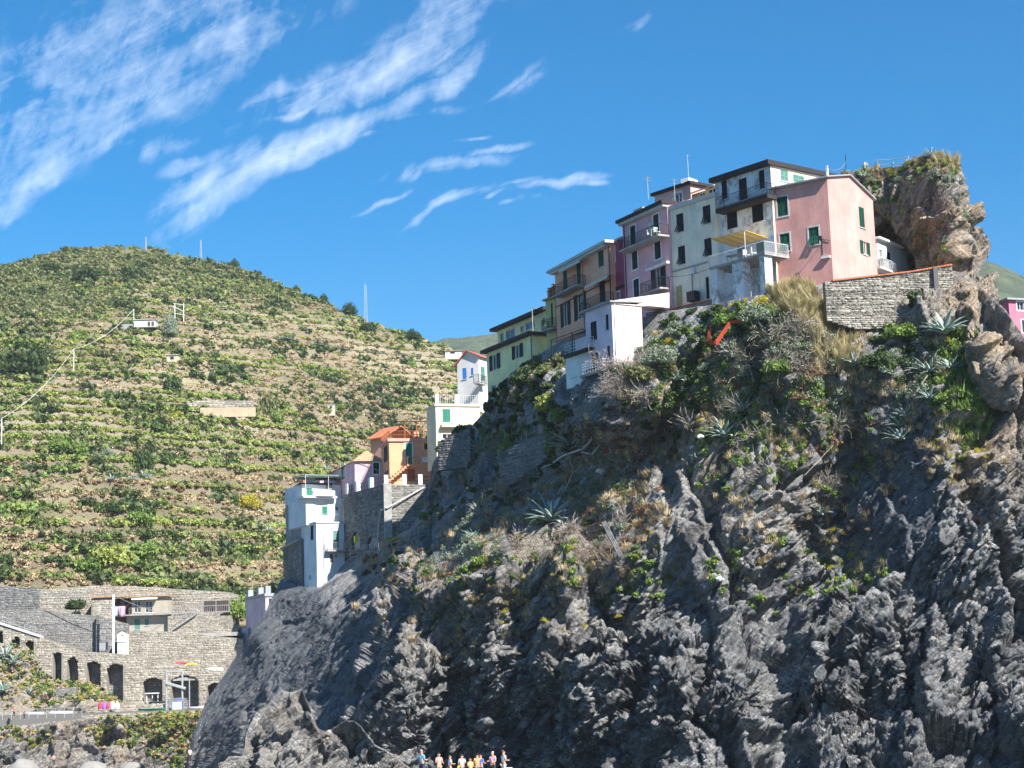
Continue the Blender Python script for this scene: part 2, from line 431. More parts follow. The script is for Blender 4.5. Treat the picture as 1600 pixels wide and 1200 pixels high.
BA = math.radians(42)
def bed(P):
    wp = P + 1.6 * np.stack([fbm(P * 0.12, 3, 5), fbm(P * 0.12, 3, 6), fbm(P * 0.12, 3, 7)], 1)
    tt = -math.sin(BA) * wp[:, 0] + math.cos(BA) * wp[:, 2] + 0.25 * wp[:, 1]
    ll = math.cos(BA) * wp[:, 0] + math.sin(BA) * wp[:, 2]
    return wp, tt, ll
def relief_large(P, slab):
    """great blocks and gullies, metres along the normal"""
    wp, tt, ll = bed(P)
    big = fbm(P * 0.06, 3, 11)
    f0, e0 = facets(np.stack([ll * 0.05 + 3, P[:, 1] * 0.07, tt * 0.085], 1), 43, 1.2)
    f1, e1 = facets(np.stack([ll * 0.11, P[:, 1] * 0.16, tt * 0.2], 1), 3, 1.3)
    f2, e2 = facets(np.stack([ll * 0.33, P[:, 1] * 0.4, tt * 0.75], 1), 9, 1.2)
    fv, ev = facets(np.stack([wp[:, 0] * 0.2 + .12 * wp[:, 2] * .3, P[:, 1] * 0.14, wp[:, 2] * 0.065], 1), 77, 1.4)
    gul = ridged(P * np.array([0.16, 0.1, 0.05]), 4, 41)
    d = 1.7 * fv - 0.6 * np.exp(-(ev / 0.05) ** 2) + 1.0 * big + 1.0 * f0 + 1.2 * f1 + 1.05 * f2 + 1.1 * (gul - 0.5) - 0.5 * np.exp(-(e1 / 0.05) ** 2)
    t3 = P[:, 0] * math.cos(1.15) + P[:, 2] * math.sin(-0.45)
    cr = fbm(np.stack([t3 * 0.5, P[:, 1] * 0.05, P[:, 2] * 0.05 + P[:, 0] * 0.05], 1), 4, 71)
    ds = 0.9 * cr + 0.5 * big + 0.28 * f2 + 0.4 * f1 - 0.6 * np.exp(-(np.abs(cr) / 0.035) ** 2)
    return d * (1 - slab) + ds * slab
def relief_small(P, slab):
    """splintered slate: thin tilted flakes, cracks and grain"""
    wp, tt, ll = bed(P)
    k = 1 + 0.25 * fbm(P * .1, 2, 15)
    f3, e3 = facets(np.stack([ll * 0.5, wp[:, 1] * 0.8, tt * 2.3], 1), 19, 1.1)
    f4, e4 = facets(np.stack([ll * 1.5, wp[:, 1] * 2.0, tt * 5.2], 1), 29, 1.1)
    lay = tt * 0.8 + 1.1 * fbm(P * 0.35, 3, 31); saw = lay - np.floor(lay); saw = np.where(saw < 0.86, saw / 0.86, (1 - saw) / 0.14)
    m = sstep(-0.1, 0.4, fbm(P * 0.13, 2, 53))
    d = 0.46 * f3 + 0.17 * f4 + 0.3 * saw * m + 0.16 * fbm(P * 1.0, 4, 61) - 0.25 * np.exp(-(e3 / 0.06) ** 2)
    d = d * (0.4 + 0.85 * sstep(-0.25, 0.3, fbm(P * 0.09, 3, 57)))
    ds = 0.24 * f3 + 0.10 * f4 + 0.08 * fbm(P * 1.3, 4, 73) - 0.12 * np.exp(-(e3 / 0.04) ** 2)
    return d * (1 - slab) + ds * slab
def blur(a, r, it=2):
    k = 2 * r + 1
    for _ in range(it):
        for ax in (0, 1):
            pad = [(0, 0), (0, 0)]; pad[ax] = (r, r)
            q = np.pad(a, pad, mode='edge'); c = np.cumsum(q, ax); z = np.zeros_like(np.take(c, [0], ax)); c = np.concatenate([z, c], ax)
            n = a.shape[ax]; a = (np.take(c, np.arange(k, k + n), ax) - np.take(c, np.arange(0, n), ax)) / k
    return a
def grid_normals(P, ref):
    du = np.gradient(P, axis=1); dv = np.gradient(P, axis=0)
    N = np.cross(du, dv); N /= np.linalg.norm(N, axis=2, keepdims=True) + 1e-9
    return N * np.sign(-(N[..., 1]).mean())

def sheet(name, PX, PY, D, amp, attrs_fn, back_rows=10, back=45.0, label=None):
    """rock face from a grid of directions and distances, closed backwards over its top"""
    nv, nu = PX.shape
    P = W(PX, PY, D)
    N = grid_normals(P, None) + np.array([0.15, -0.5, 0.25]); N /= np.linalg.norm(N, axis=2, keepdims=True)
    at = attrs_fn(PX, PY, P)
    d = relief_large(P.reshape(-1, 3), at['slab'].ravel()).reshape(nv, nu) * amp
    Q = P + N * blur(d, 1)[..., None]
    N1 = grid_normals(Q, None); N1 = np.stack([blur(N1[..., i], 2, 1) for i in range(3)], -1) * .8 + N * .5; N1 /= np.linalg.norm(N1, axis=2, keepdims=True)
    d = relief_small(Q.reshape(-1, 3), at['slab'].ravel()).reshape(nv, nu) * amp
    Q = Q + N1 * d[..., None]
    top = Q[-1]
    rows = [Q]
    for k in range(1, back_rows + 1):
        r = top + np.array([0, back * (k / back_rows) ** 1.3, 0])
        r = r + np.stack([np.zeros(nu), np.zeros(nu), -0.25 * k + 0.5 * vnoise(r * 0.3, 5) * 0.6], 1)
        rows.append(r[None])
    Q = np.concatenate(rows, 0)
    ext = {k: np.concatenate([v, np.repeat(v[-1:], back_rows, 0)], 0).ravel() for k, v in at.items()}
    nv2 = Q.shape[0]
    i = np.arange(nv2 * nu).reshape(nv2, nu)
    Fc = np.stack([i[:-1, :-1], i[:-1, 1:], i[1:, 1:], i[1:, :-1]], -1).reshape(-1, 4)
    me = np_mesh(name, Q.reshape(-1, 3), Fc, [ROCK], smooth=False, attrs=ext)
    o = link(bpy.data.objects.new(name, me)); tag(o, kind='structure')
    return Q[:nv], N, at

# ------------------------------------------------------------------ the headland
TOPL = [(284, 1240), (300, 1150), (322, 1095), (350, 1055), (385, 1000), (415, 955), (440, 905), (470, 917), (500, 917), (520, 902), (545, 872), (575, 862), (600, 848), (640, 826), (665, 790), (676, 722), (690, 705), (735, 668), (760, 640), (764, 616), (790, 590), (835, 556), (860, 540), (900, 522), (950, 492), (1000, 497), (1050, 484), (1110, 477), (1160, 466), (1210, 455), (1250, 447), (1300, 441), (1380, 436), (1450, 428), (1490, 424), (1510, 428), (1540, 455), (1570, 482), (1590, 512), (1620, 560), (1700, 690), (1900, 760), (2150, 980)]
CTRL = [(290, 1235, 247), (300, 1150, 248), (340, 1075, 249), (380, 1010, 250), (440, 905, 256), (500, 917, 243), (560, 930, 232), (620, 920, 212),
        (600, 985, 192), (560, 1060, 196), (500, 1080, 214), (420, 1080, 234), (400, 1000, 245), (480, 1000, 236), (540, 980, 224), (545, 1010, 214),
        (640, 1000, 183), (600, 1060, 182), (570, 1120, 181), (560, 1180, 180), (640, 1180, 179), (720, 1180, 178), (800, 1190, 176), (340, 1160, 241), (400, 1160, 224), (470, 1140, 208), (520, 1130, 196), (540, 1235, 180), (400, 1235, 214),
        (545, 872, 246), (600, 848, 236), (640, 826, 236), (676, 722, 231), (676, 770, 233), (735, 668, 226), (764, 622, 212), (800, 595, 204), (835, 560, 200), (860, 540, 197), (900, 525, 193), (925, 520, 188), (960, 500, 184), (1000, 497, 178), (1050, 484, 174.5), (1110, 477, 170), (1160, 466, 166.5), (1210, 455, 165.5), (1250, 447, 166), (1300, 441, 166), (1380, 436, 167), (1490, 424, 165.5), (1400, 480, 165.5), (1310, 475, 165.5), (1380, 535, 162), (1540, 455, 160), (1620, 560, 154), (1700, 700, 154),
        (600, 890, 230), (680, 850, 214), (640, 900, 198), (700, 905, 184), (700, 870, 194), (780, 885, 176.5), (860, 870, 173), (960, 865, 168.5),
        (700, 800, 214), (700, 740, 225), (780, 800, 190), (760, 720, 210), (820, 760, 189), (840, 690, 189), (830, 630, 191), (780, 660, 205), (880, 625, 180), (925, 645, 172), (965, 640, 169.5), (1000, 560, 172), (930, 700, 177), (900, 720, 181), (900, 800, 177), (960, 720, 176), (1000, 620, 169), (1010, 700, 174), (1000, 790, 171),
        (1080, 600, 168), (1060, 760, 167), (1150, 560, 166), (1150, 680, 165), (1240, 520, 164.5), (1270, 500, 164), (1300, 600, 162.5), (1280, 720, 163), (1360, 560, 161), (1440, 560, 160), (1485, 490, 162), (1500, 620, 157), (1450, 690, 157), (1580, 620, 157), (1340, 720, 165),
        (1100, 850, 164), (1200, 850, 162), (1290, 850, 166), (1370, 800, 162), (1440, 850, 156), (1500, 850, 155), (1600, 850, 155), (1690, 850, 156),
        (740, 960, 177), (840, 960, 173), (940, 980, 169), (1040, 960, 165), (1150, 980, 162), (1200, 1010, 160.5), (1300, 960, 163), (1400, 980, 156), (1500, 960, 155), (1650, 980, 152),
        (700, 1080, 178), (820, 1080, 172.5), (900, 1060, 168), (960, 1130, 165), (1050, 1080, 160), (1180, 1080, 157.5), (1240, 1110, 160), (1350, 1060, 157), (1500, 1080, 151), (1650, 1100, 149),
        (900, 1235, 168), (1000, 1235, 162), (1100, 1235, 155), (1250, 1235, 151), (1400, 1235, 147), (1550, 1235, 144), (1700, 1235, 142), (2150, 1235, 150), (2150, 900, 168), (1900, 850, 160)]
DEPTH = tps(CTRL)
topf = poly_y(TOPL)
NU, NV = 980, 560
u = np.concatenate([np.linspace(284, 1660, NU - 70), np.linspace(1664, 2150, 70)])
vv = np.linspace(0, 1, NV)
PX = np.repeat(u[None], NV, 0)
PY = 1242 - (1242 - topf(u))[None] * vv[:, None]
def cliff_attrs(px, py, P):
    nz = fbm(P.reshape(-1, 3) * 0.15, 3, 81).reshape(px.shape)
    slab = blobs(px, py, [(455, 1010, 130, 100, 1), (400, 1080, 85, 80, 1), (360, 1150, 60, 90, 1)])
    ridge = 545 + (1120 - py) * 0.42
    slab *= sstep(20, -30, px - ridge)
    slab *= 1 - blobs(px, py, [(480, 1170, 95, 75, 1)])
    slab = np.maximum(slab, 0.75 * blobs(px, py, [(1390, 780, 90, 150, 1)]) * (nz > -0.4))  # dark slab colour on this left-facing rock stands in for its shade
    soil = blobs(px, py, [(1130, 620, 260, 90, 0.75), (850, 740, 190, 120, 0.62), (830, 860, 200, 50, 0.85), (1220, 740, 150, 120, 0.5), (1500, 600, 90, 130, 0.65), (640, 880, 100, 60, 0.6), (1230, 900, 160, 70, 0.15), (700, 950, 160, 60, 0.45), (1400, 480, 120, 70, 0.7), (1350, 620, 120, 90, 0.6), (950, 760, 120, 80, 0.75)]) + 0.25 * nz
    wet = np.clip(sstep(16.0, 9.0, P[..., 2] - 3 * nz) + 0.6 * blobs(px, py, [(1350, 1080, 400, 160, 1), (760, 1120, 250, 90, 0.5)]), 0, 1) * (1 - 0.85 * slab)
    brown = blobs(px, py, [(1090, 660, 60, 90, 0.9), (1120, 780, 150, 120, 0.2), (1560, 600, 80, 200, 0.6), (760, 980, 180, 110, 0.25), (1520, 480, 70, 70, 0.9), (940, 1010, 110, 120, 0.15)])
    return {'slab': slab, 'soil': np.clip(soil, -0.4, 1), 'wet': wet, 'brown': brown}
edge = np.clip((PY - topf(PX)) / 55.0, 0.06, 1) 
amp = edge * (1 - 0.45 * blobs(PX, PY, [(850, 720, 210, 150, 1), (620, 870, 120, 60, 1)]))
amp = amp * (0.8 + 0.5 * sstep(850, 1050, PY) * sstep(560, 700, PX))
CQ, CN, CA = sheet('rocky_headland', PX, PY, DEPTH(PX, PY), amp, cliff_attrs)
del PX, PY

# rock tower behind the pink house
RT = poly_y([(240, 1498), (262, 1512), (290, 1526), (320, 1530), (340, 1538), (352, 1545), (375, 1543), (395, 1530), (410, 1534), (430, 1545), (450, 1556), (480, 1572), (520, 1598), (640, 1640)])
TT = poly_y([(1285, 284), (1300, 276), (1330, 268), (1350, 262), (1400, 259), (1430, 252), (1450, 242), (1480, 247), (1500, 255), (1515, 270), (1528, 290), (1700, 300)])
nu, nv = 330, 380
uu = np.linspace(0, 1, nu)[None]; v1 = np.linspace(0, 1, nv)[:, None]
py0 = 640 - 395 * v1 + 0 * uu
PX = 1285 + (RT(py0) - 1285) * uu
PY = 640 - (640 - TT(PX)) * v1
TD = tps([(1285, 285, 181), (1300, 420, 180), (1380, 275, 180), (1370, 350, 181), (1370, 400, 185), (1380, 430, 186), (1420, 395, 182), (1425, 432, 181), (1450, 250, 176), (1440, 330, 175), (1500, 270, 173), (1500, 330, 171), (1528, 300, 175), (1545, 350, 176), (1530, 400, 177), (1500, 400, 171), (1455, 420, 177), (1490, 430, 172), (1525, 450, 167), (1550, 450, 166), (1570, 480, 164), (1540, 500, 157.5), (1590, 520, 161), (1560, 560, 155.5), (1640, 640, 160), (1600, 600, 156), (1300, 640, 176), (1450, 640, 165)])
def tower_attrs(px, py, P):
    nz = fbm(P.reshape(-1, 3) * 0.2, 3, 83).reshape(px.shape)
    return {'slab': 0 * px, 'soil': 0.25 + 0.3 * nz + 0.35 * blobs(px, py, [(1400, 270, 110, 30, 1), (1390, 400, 60, 60, 1)]), 'wet': 0 * px, 'brown': np.clip(0.85 + 0.5 * nz, 0, 1)}
e2 = np.clip((PY - TT(PX)) / 30.0, 0.25, 1)
TQ, TN, TA = sheet('rock_pinnacle', PX, PY, TD(PX, PY), 0.58 * e2, tower_attrs, 8, 12)
TPX, TPY = PX, PY
# ------------------------------------------------------------------ terraced hillside
SKYL = poly_y([(-120, 440), (0, 417), (60, 402), (100, 390), (150, 386), (200, 385), (235, 388), (300, 402), (370, 417), (430, 442), (500, 470), (560, 497), (640, 522), (700, 543), (740, 556), (800, 575), (900, 600)])
E_D = np.array([(0.02, 326), (0.035, 330), (0.062, 346), (0.124, 385), (0.17, 440), (0.202, 505), (0.24, 640), (0.27, 760)])
def hillD(px, py):
    e = (1120 - py - (px - 800) * 0.033) / F
    d = np.interp(e, E_D[:, 0], E_D[:, 1])
    k = np.exp(-0.5 * 0) 
    return d * (1 + 0.5 * sstep(-100, 1150, px) * sstep(0.03, 0.15, e) + 0.1 * sstep(500, -400, px) * sstep(0.08, 0.2, e))
HU, HV = 760, 900
hu = np.linspace(-120, 900, HU); ht = np.linspace(0, 1, HV)
HX = np.repeat(hu[None], HV, 0)
tt = ht[:, None] ** 1.0
HY = 1010 - (1010 - SKYL(hu))[None] * tt
# smooth distance profile
HD = hillD(HX, HY)
for _ in range(3):
    k = 25; ker = np.ones(k) / k
    pad = np.pad(HD, ((k // 2, k // 2), (0, 0)), mode='reflect', reflect_type='odd')
    cs = np.cumsum(np.vstack([np.zeros((1, HU)), pad]), 0); HD = (cs[k:] - cs[:-k]) / k
HP = W(HX, HY, HD)
nz = fbm(HP.reshape(-1, 3) * 0.012, 4, 101).reshape(HX.shape)
STEP = 3.3
zz = HP[..., 2] + 5 * nz + 0.8 * fbm(HP.reshape(-1, 3) * 0.06, 3, 103).reshape(HX.shape)
lv = zz / STEP; fr = lv - np.floor(lv)
scrub = sstep(520, 400, HY + 110 * nz - (HX < 250) * (250 - HX) * 0.22 - (HX > 350) * (HX - 350) * 0.13)
rise = sstep(0.6, 0.9, fr)
stepped = (np.floor(lv) + 0.12 * fr + 0.88 * rise) * STEP
HZ = HP[..., 2] + (stepped - zz) * (1 - 0.45 * scrub)
HQ = HP.copy(); HQ[..., 2] = HZ
rough = fbm(HP.reshape(-1, 3) * 0.7, 3, 107).reshape(HX.shape)
riser = sstep(0.62, 0.8, fr)
HQ[..., 1] -= 0.35 * rough * (0.3 + riser)
HQ[..., 2] += 0.25 * rough
top = HQ[-1]; rows = [HQ]
for k in range(1, 9):
    rows.append((top + np.array([0, 18.0 * k, -1.5 * k * k]))[None])
HA = np.concatenate(rows, 0); nv2 = HA.shape[0]
i = np.arange(nv2 * HU).reshape(nv2, HU)
Fc = np.stack([i[:-1, :-1], i[:-1, 1:], i[1:, 1:], i[1:, :-1]], -1).reshape(-1, 4)
def ex(a): return np.concatenate([a, np.repeat(a[-1:], 8, 0)], 0).ravel()
def hill_mat():
    m, t, b = new_mat('terraced_soil')
    P = t.node('ShaderNodeNewGeometry').outputs['Position']
    n0 = t.noise(P, 0.03, 4, 0.6); n1 = t.noise(P, 0.12, 5, 0.65); n2 = t.noise(P, 0.9, 6, 0.7); n3 = t.noise(P, 4.0, 4, 0.7)
    dry = t.mix(t.ramp(n2, .3, .7), (0.24, 0.18, 0.095), (0.47, 0.38, 0.21))
    grn = t.mix(t.ramp(n2, .35, .65), (0.15, 0.20, 0.05), (0.36, 0.40, 0.13))
    c = t.mix(t.ramp(t.math('ADD', t.math('MULTIPLY', n1, .6), t.math('MULTIPLY', n0, .6)), .34, .60), dry, grn)
    c = t.mix(t.math('MULTIPLY', t.ramp(n3, .55, .7), .5), c, (0.05, 0.045, 0.03))
    st = t.mix(t.ramp(n3, .3, .7), (0.06, 0.047, 0.036), (0.30, 0.235, 0.165))  # riser stone; its dark end also puts shading into the colour
    st = t.mix(t.ramp(n0, .42, .6), st, (0.34, 0.28, 0.21))
    st = t.mix(t.ramp(n1, .55, .7), st, (0.16, 0.13, 0.07))
    c = t.mix(t.math('MULTIPLY', t.attr('riser'), t.ramp(n2, .25, .5)), c, st)
    sc_ = t.mix(t.ramp(n2, .3, .7), (0.09, 0.095, 0.045), (0.2, 0.19, 0.09))
    c = t.mix(t.attr('scrub'), c, sc_)
    t.put(b.inputs['Base Color'], c)
    bp = t.node('ShaderNodeBump', ins={'Strength': 0.9, 'Distance': 0.5, 'Height': t.math('ADD', n2, n3)})
    t.l.new(bp.outputs[0], b.inputs['Normal'])
    return m
me = np_mesh('terraced_hill', HA.reshape(-1, 3), Fc, [hill_mat()], attrs={'riser': ex(riser), 'scrub': ex(scrub)})
tag(link(bpy.data.objects.new('terraced_hill', me)), kind='structure')
def hill_at(px, py):
    """point of the hillside seen at a pixel"""
    c = int(np.clip(np.searchsorted(hu, px), 0, HU - 1))
    PYs = proj(HQ[:, c])[1]
    r = int(np.argmin(np.abs(PYs - py)))
    return HQ[r, c]

# ------------------------------------------------------------------ far mountains and sea
def mountain(name, pts, D, depth, seed):
    f = poly_y(pts); x0, x1 = pts[0][0], pts[-1][0]
    n, mrows = 360, 90
    xs = np.linspace(x0, x1, n); v = np.linspace(0, 1, mrows)
    px = np.repeat(xs[None], mrows, 0); py = 1000 - (1000 - f(xs))[None] * v[:, None]
    P = W(px, py, D + depth * v[:, None] ** 1.5 + 0 * px)
    q = P.reshape(-1, 3)
    fv, fe = facets(q * 0.05, seed, 0.3)
    d = 60 * fbm(q * 0.006, 4, seed) + 3.5 * (0.7 - fe) + 3 * fbm(q * 0.05, 3, seed + 3)
    P[..., 1] -= d.reshape(px.shape) * np.minimum(1, (1 - v)[:, None] * 6 + 0.05)
    P[..., 2] += (3 * fbm(q * 0.04, 3, seed + 4)).reshape(px.shape)
    rows = [P] + [(P[-1] + np.array([0, 60 * k, -8 * k * k]))[None] for k in range(1, 6)]
    P = np.concatenate(rows, 0); i = np.arange(P.shape[0] * n).reshape(-1, n)
    Fc = np.stack([i[:-1, :-1], i[:-1, 1:], i[1:, 1:], i[1:, :-1]], -1).reshape(-1, 4)
    m, t, b = new_mat(name + '_forest')
    g = t.node('ShaderNodeNewGeometry').outputs['Position']
    t.put(b.inputs['Base Color'], t.mix(t.ramp(t.noise(g, 0.04, 6, 0.7), .35, .65), (0.03, 0.05, 0.03), (0.09, 0.11, 0.06)))
    bp = t.node('ShaderNodeBump', ins={'Strength': 1.0, 'Distance': 4.0, 'Height': t.noise(g, 0.12, 4, 0.7)}); t.l.new(bp.outputs[0], b.inputs['Normal'])
    tag(link(bpy.data.objects.new(name, np_mesh(name, P.reshape(-1, 3), Fc, [m]))), kind='structure')
mountain('far_mountain', [(560, 590), (620, 560), (680, 534), (705, 529), (735, 525), (770, 521), (830, 512), (900, 505), (1000, 500), (1150, 500)], 1500, 500, 5)
mountain('wooded_mountain', [(1380, 440), (1450, 415), (1500, 402), (1545, 408), (1570, 416), (1600, 430), (1680, 470), (1800, 560)], 900, 350, 15)
def sea():
    m, t, b = new_mat('sea_water')
    g = t.node('ShaderNodeNewGeometry').outputs['Position']
    b.inputs['Base Color'].default_value = (0.012, 0.045, 0.055, 1); b.inputs['Roughness'].default_value = 0.08
    bp = t.node('ShaderNodeBump', ins={'Strength': 0.5, 'Distance': 0.4, 'Height': t.noise(g, 0.5, 6, 0.6)}); t.l.new(bp.outputs[0], b.inputs['Normal'])
    mb = MB(); s = 9000
    mb.poly([(-s, -s, 0), (s, -s, 0), (s, s, 0), (-s, s, 0)])
    tag(mb.build('sea_water', m), kind='structure')
sea()
# ------------------------------------------------------------------ facades and openings
class Fac:
    """a vertical facade plane; s runs along it, z is height, o is outwards"""
    def __init__(self, px, py, D, ang, side):
        p = W(px, py, D); self.O = np.array([p[0], p[1]])
        a = math.radians(ang)
        if side == 'L':
            self.d = np.array([-math.sin(a), math.cos(a)]); self.n = np.array([-math.cos(a), -math.sin(a)])
        else:
            self.d = np.array([math.sin(a), math.cos(a)]); self.n = np.array([math.cos(a), -math.sin(a)])
        self.side = side
    def sz(self, px, py, off=0.0):
        r = ray(px, py); o = self.O + self.n * off
        t = ((o - CP[:2]) @ self.n) / (r[:2] @ self.n)
        h = CP + r * t
        return float((h[:2] - self.O) @ self.d), float(h[2])
    def pt(self, s, z, o=0.0):
        q = self.O + self.d * s + self.n * o
        return (q[0], q[1], z)
    def box(self, mb, s0, s1, z0, z1, o0, o1, m=0):
        mb.hexa([self.pt(s0, z0, o0), self.pt(s1, z0, o0), self.pt(s1, z0, o1), self.pt(s0, z0, o1), self.pt(s0, z1, o0), self.pt(s1, z1, o0), self.pt(s1, z1, o1), self.pt(s0, z1, o1)], m)
    def rect(self, a, b, off=0.0):
        s0, z1 = self.sz(*a, off); s1, z0 = self.sz(*b, off)
        return min(s0, s1), max(s0, s1), min(z0, z1), max(z0, z1)
    def bar(self, mb, s0, z0, o0, s1, z1, o1, r=0.03, n=4, m=0): mb.tube(self.pt(s0, z0, o0), self.pt(s1, z1, o1), r, n=n, m=m)

def facade(mb, f, w, z0, top, holes=(), depth=0.22, m=0, s_start=0.0):
    """wall face with real holes and reveals; top is a list of (s, z)"""
    zm = min(z for _, z in top)
    ss = sorted(set([s_start, w] + [min(max(h[i], s_start), w) for h in holes for i in (0, 1)]))
    zs = sorted(set([z0, zm] + [min(max(h[i], z0), zm) for h in holes for i in (2, 3)]))
    for a, b in zip(ss[:-1], ss[1:]):
        if b - a < 1e-4: continue
        for c, d in zip(zs[:-1], zs[1:]):
            if d - c < 1e-4: continue
            x, y = (a + b) / 2, (c + d) / 2
            if any(h[0] < x < h[1] and h[2] < y < h[3] for h in holes): continue
            mb.poly([f.pt(a, c), f.pt(b, c), f.pt(b, d), f.pt(a, d)], m)
    if max(z for _, z in top) > zm + 1e-4:
        pts = [f.pt(s_start, zm), f.pt(w, zm)] + [f.pt(s, z) for s, z in reversed(top) if z > zm + 1e-4]
        if len(pts) >= 3: mb.poly(pts, m)
    for (a, b, c, d) in holes:
        a, b, c, d = max(a, s_start), min(b, w), max(c, z0), min(d, zm)
        for q in (((a, c), (a, d)), ((b, d), (b, c)), ((a, d), (b, d)), ((b, c), (a, c))):
            mb.poly([f.pt(*q[0]), f.pt(*q[1]), f.pt(*q[1], -depth), f.pt(*q[0], -depth)], m)
        mb.poly([f.pt(a, c, -depth - .002), f.pt(b, c, -depth - .002), f.pt(b, d, -depth - .002), f.pt(a, d, -depth - .002)], m)

GLASS = None
def glass():
    global GLASS
    if GLASS is None:
        m, t, b = new_mat('window_glass'); b.inputs['Base Color'].default_value = (0.02, 0.028, 0.035, 1); b.inputs['Roughness'].default_value = 0.12
        b.inputs['Specular IOR Level'].default_value = 0.6; GLASS = m
    return GLASS
def paint(name, col, rough=0.6): return plain(name, col, rough, 0.18, 6.0)
M_WHITE = paint('white_paint', (0.72, 0.72, 0.7)); M_PALE = paint('pale_stone_trim', (0.5, 0.5, 0.48))
M_GREEN = paint('green_shutter_paint', (0.012, 0.085, 0.055)); M_DKGREEN = paint('dark_green_shutter_paint', (0.012, 0.032, 0.03)); M_BRTGREEN = paint('bright_green_shutter_paint', (0.02, 0.2, 0.13))
M_DARK = paint('dark_shutter_paint', (0.018, 0.017, 0.022)); M_BLUE = paint('blue_shutter_paint', (0.05, 0.22, 0.6)); M_IRON = plain('black_iron', (0.02, 0.02, 0.022), 0.5, 0.1)
M_STEEL = plain('galvanised_steel', (0.42, 0.43, 0.44), 0.45, 0.2, 5, 0.3); M_RUST = plain('rusty_orange_iron', (0.42, 0.15, 0.06), 0.8, 0.3, 9); M_TEAL = paint('pale_green_window_paint', (0.12, 0.26, 0.22))
M_CONC = plain('concrete', (0.33, 0.32, 0.3), 0.9, 0.25, 2.0); M_ROOFDK = plain('dark_slate_fascia', (0.035, 0.03, 0.032), 0.8, 0.3, 4)
M_TERRA = plain('terracotta', (0.42, 0.15, 0.075), 0.85, 0.3, 4); M_TILE = plain('old_clay_tile', (0.4, 0.26, 0.15), 0.9, 0.35, 3); M_GREY = paint('grey_paint', (0.3, 0.31, 0.32)); M_REDTILE = plain('red_clay_tile', (0.45, 0.13, 0.08), 0.85, 0.3, 4)
M_BROWN = plain('brown_wood', (0.12, 0.07, 0.04), 0.8, 0.3, 5); M_WOODLT = plain('weathered_wood', (0.3, 0.25, 0.19), 0.85, 0.3, 5)

def louvre(mb, f, s0, s1, z0, z1, o, th=0.05, tilt=False, m=0):
    """one shutter leaf: stiles, rails and slats"""
    fr = min(0.07, (s1 - s0) * .15)
    f.box(mb, s0, s0 + fr, z0, z1, o, o + th, m); f.box(mb, s1 - fr, s1, z0, z1, o, o + th, m)
    zmid = z0 + (z1 - z0) * 0.45
    for a in (z0, zmid, z1 - fr): f.box(mb, s0 + fr, s1 - fr, a, a + fr, o, o + th, m)
    n = max(4, int((z1 - z0) / 0.11))
    for k in range(n):
        a = z0 + fr + (z1 - z0 - 2 * fr) * (k + 0.1) / n; b = z0 + fr + (z1 - z0 - 2 * fr) * (k + 0.85) / n
        mb.poly([f.pt(s0 + fr, b, o + 0.01), f.pt(s1 - fr, b, o + 0.01), f.pt(s1 - fr, a, o + th), f.pt(s0 + fr, a, o + th)], m)
    mb.poly([f.pt(s0 + fr, z0, o + .004), f.pt(s1 - fr, z0, o + .004), f.pt(s1 - fr, z1, o + .004), f.pt(s0 + fr, z1, o + .004)], m)
def flap(mb, f, s0, s1, z0, z1, o, m=0):
    """the lower half of a shutter leaf propped outwards"""
    d = 0.45 * (z1 - z0)
    for a, b in ((s0, s0 + .06), (s1 - .06, s1)):
        mb.hexa([f.pt(a, z1, o), f.pt(b, z1, o), f.pt(b, z1, o + .04), f.pt(a, z1, o + .04), f.pt(a, z0, o + d), f.pt(b, z0, o + d), f.pt(b, z0, o + d + .04), f.pt(a, z0, o + d + .04)], m)
    n = 6
    for k in range(n):
        t0, t1 = k / n, (k + .8) / n
        za, zb = z1 + (z0 - z1) * t0, z1 + (z0 - z1) * t1
        mb.poly([f.pt(s0 + .06, za, o + d * t0), f.pt(s1 - .06, za, o + d * t0), f.pt(s1 - .06, zb, o + d * t1 + .05), f.pt(s0 + .06, zb, o + d * t1 + .05)], m)

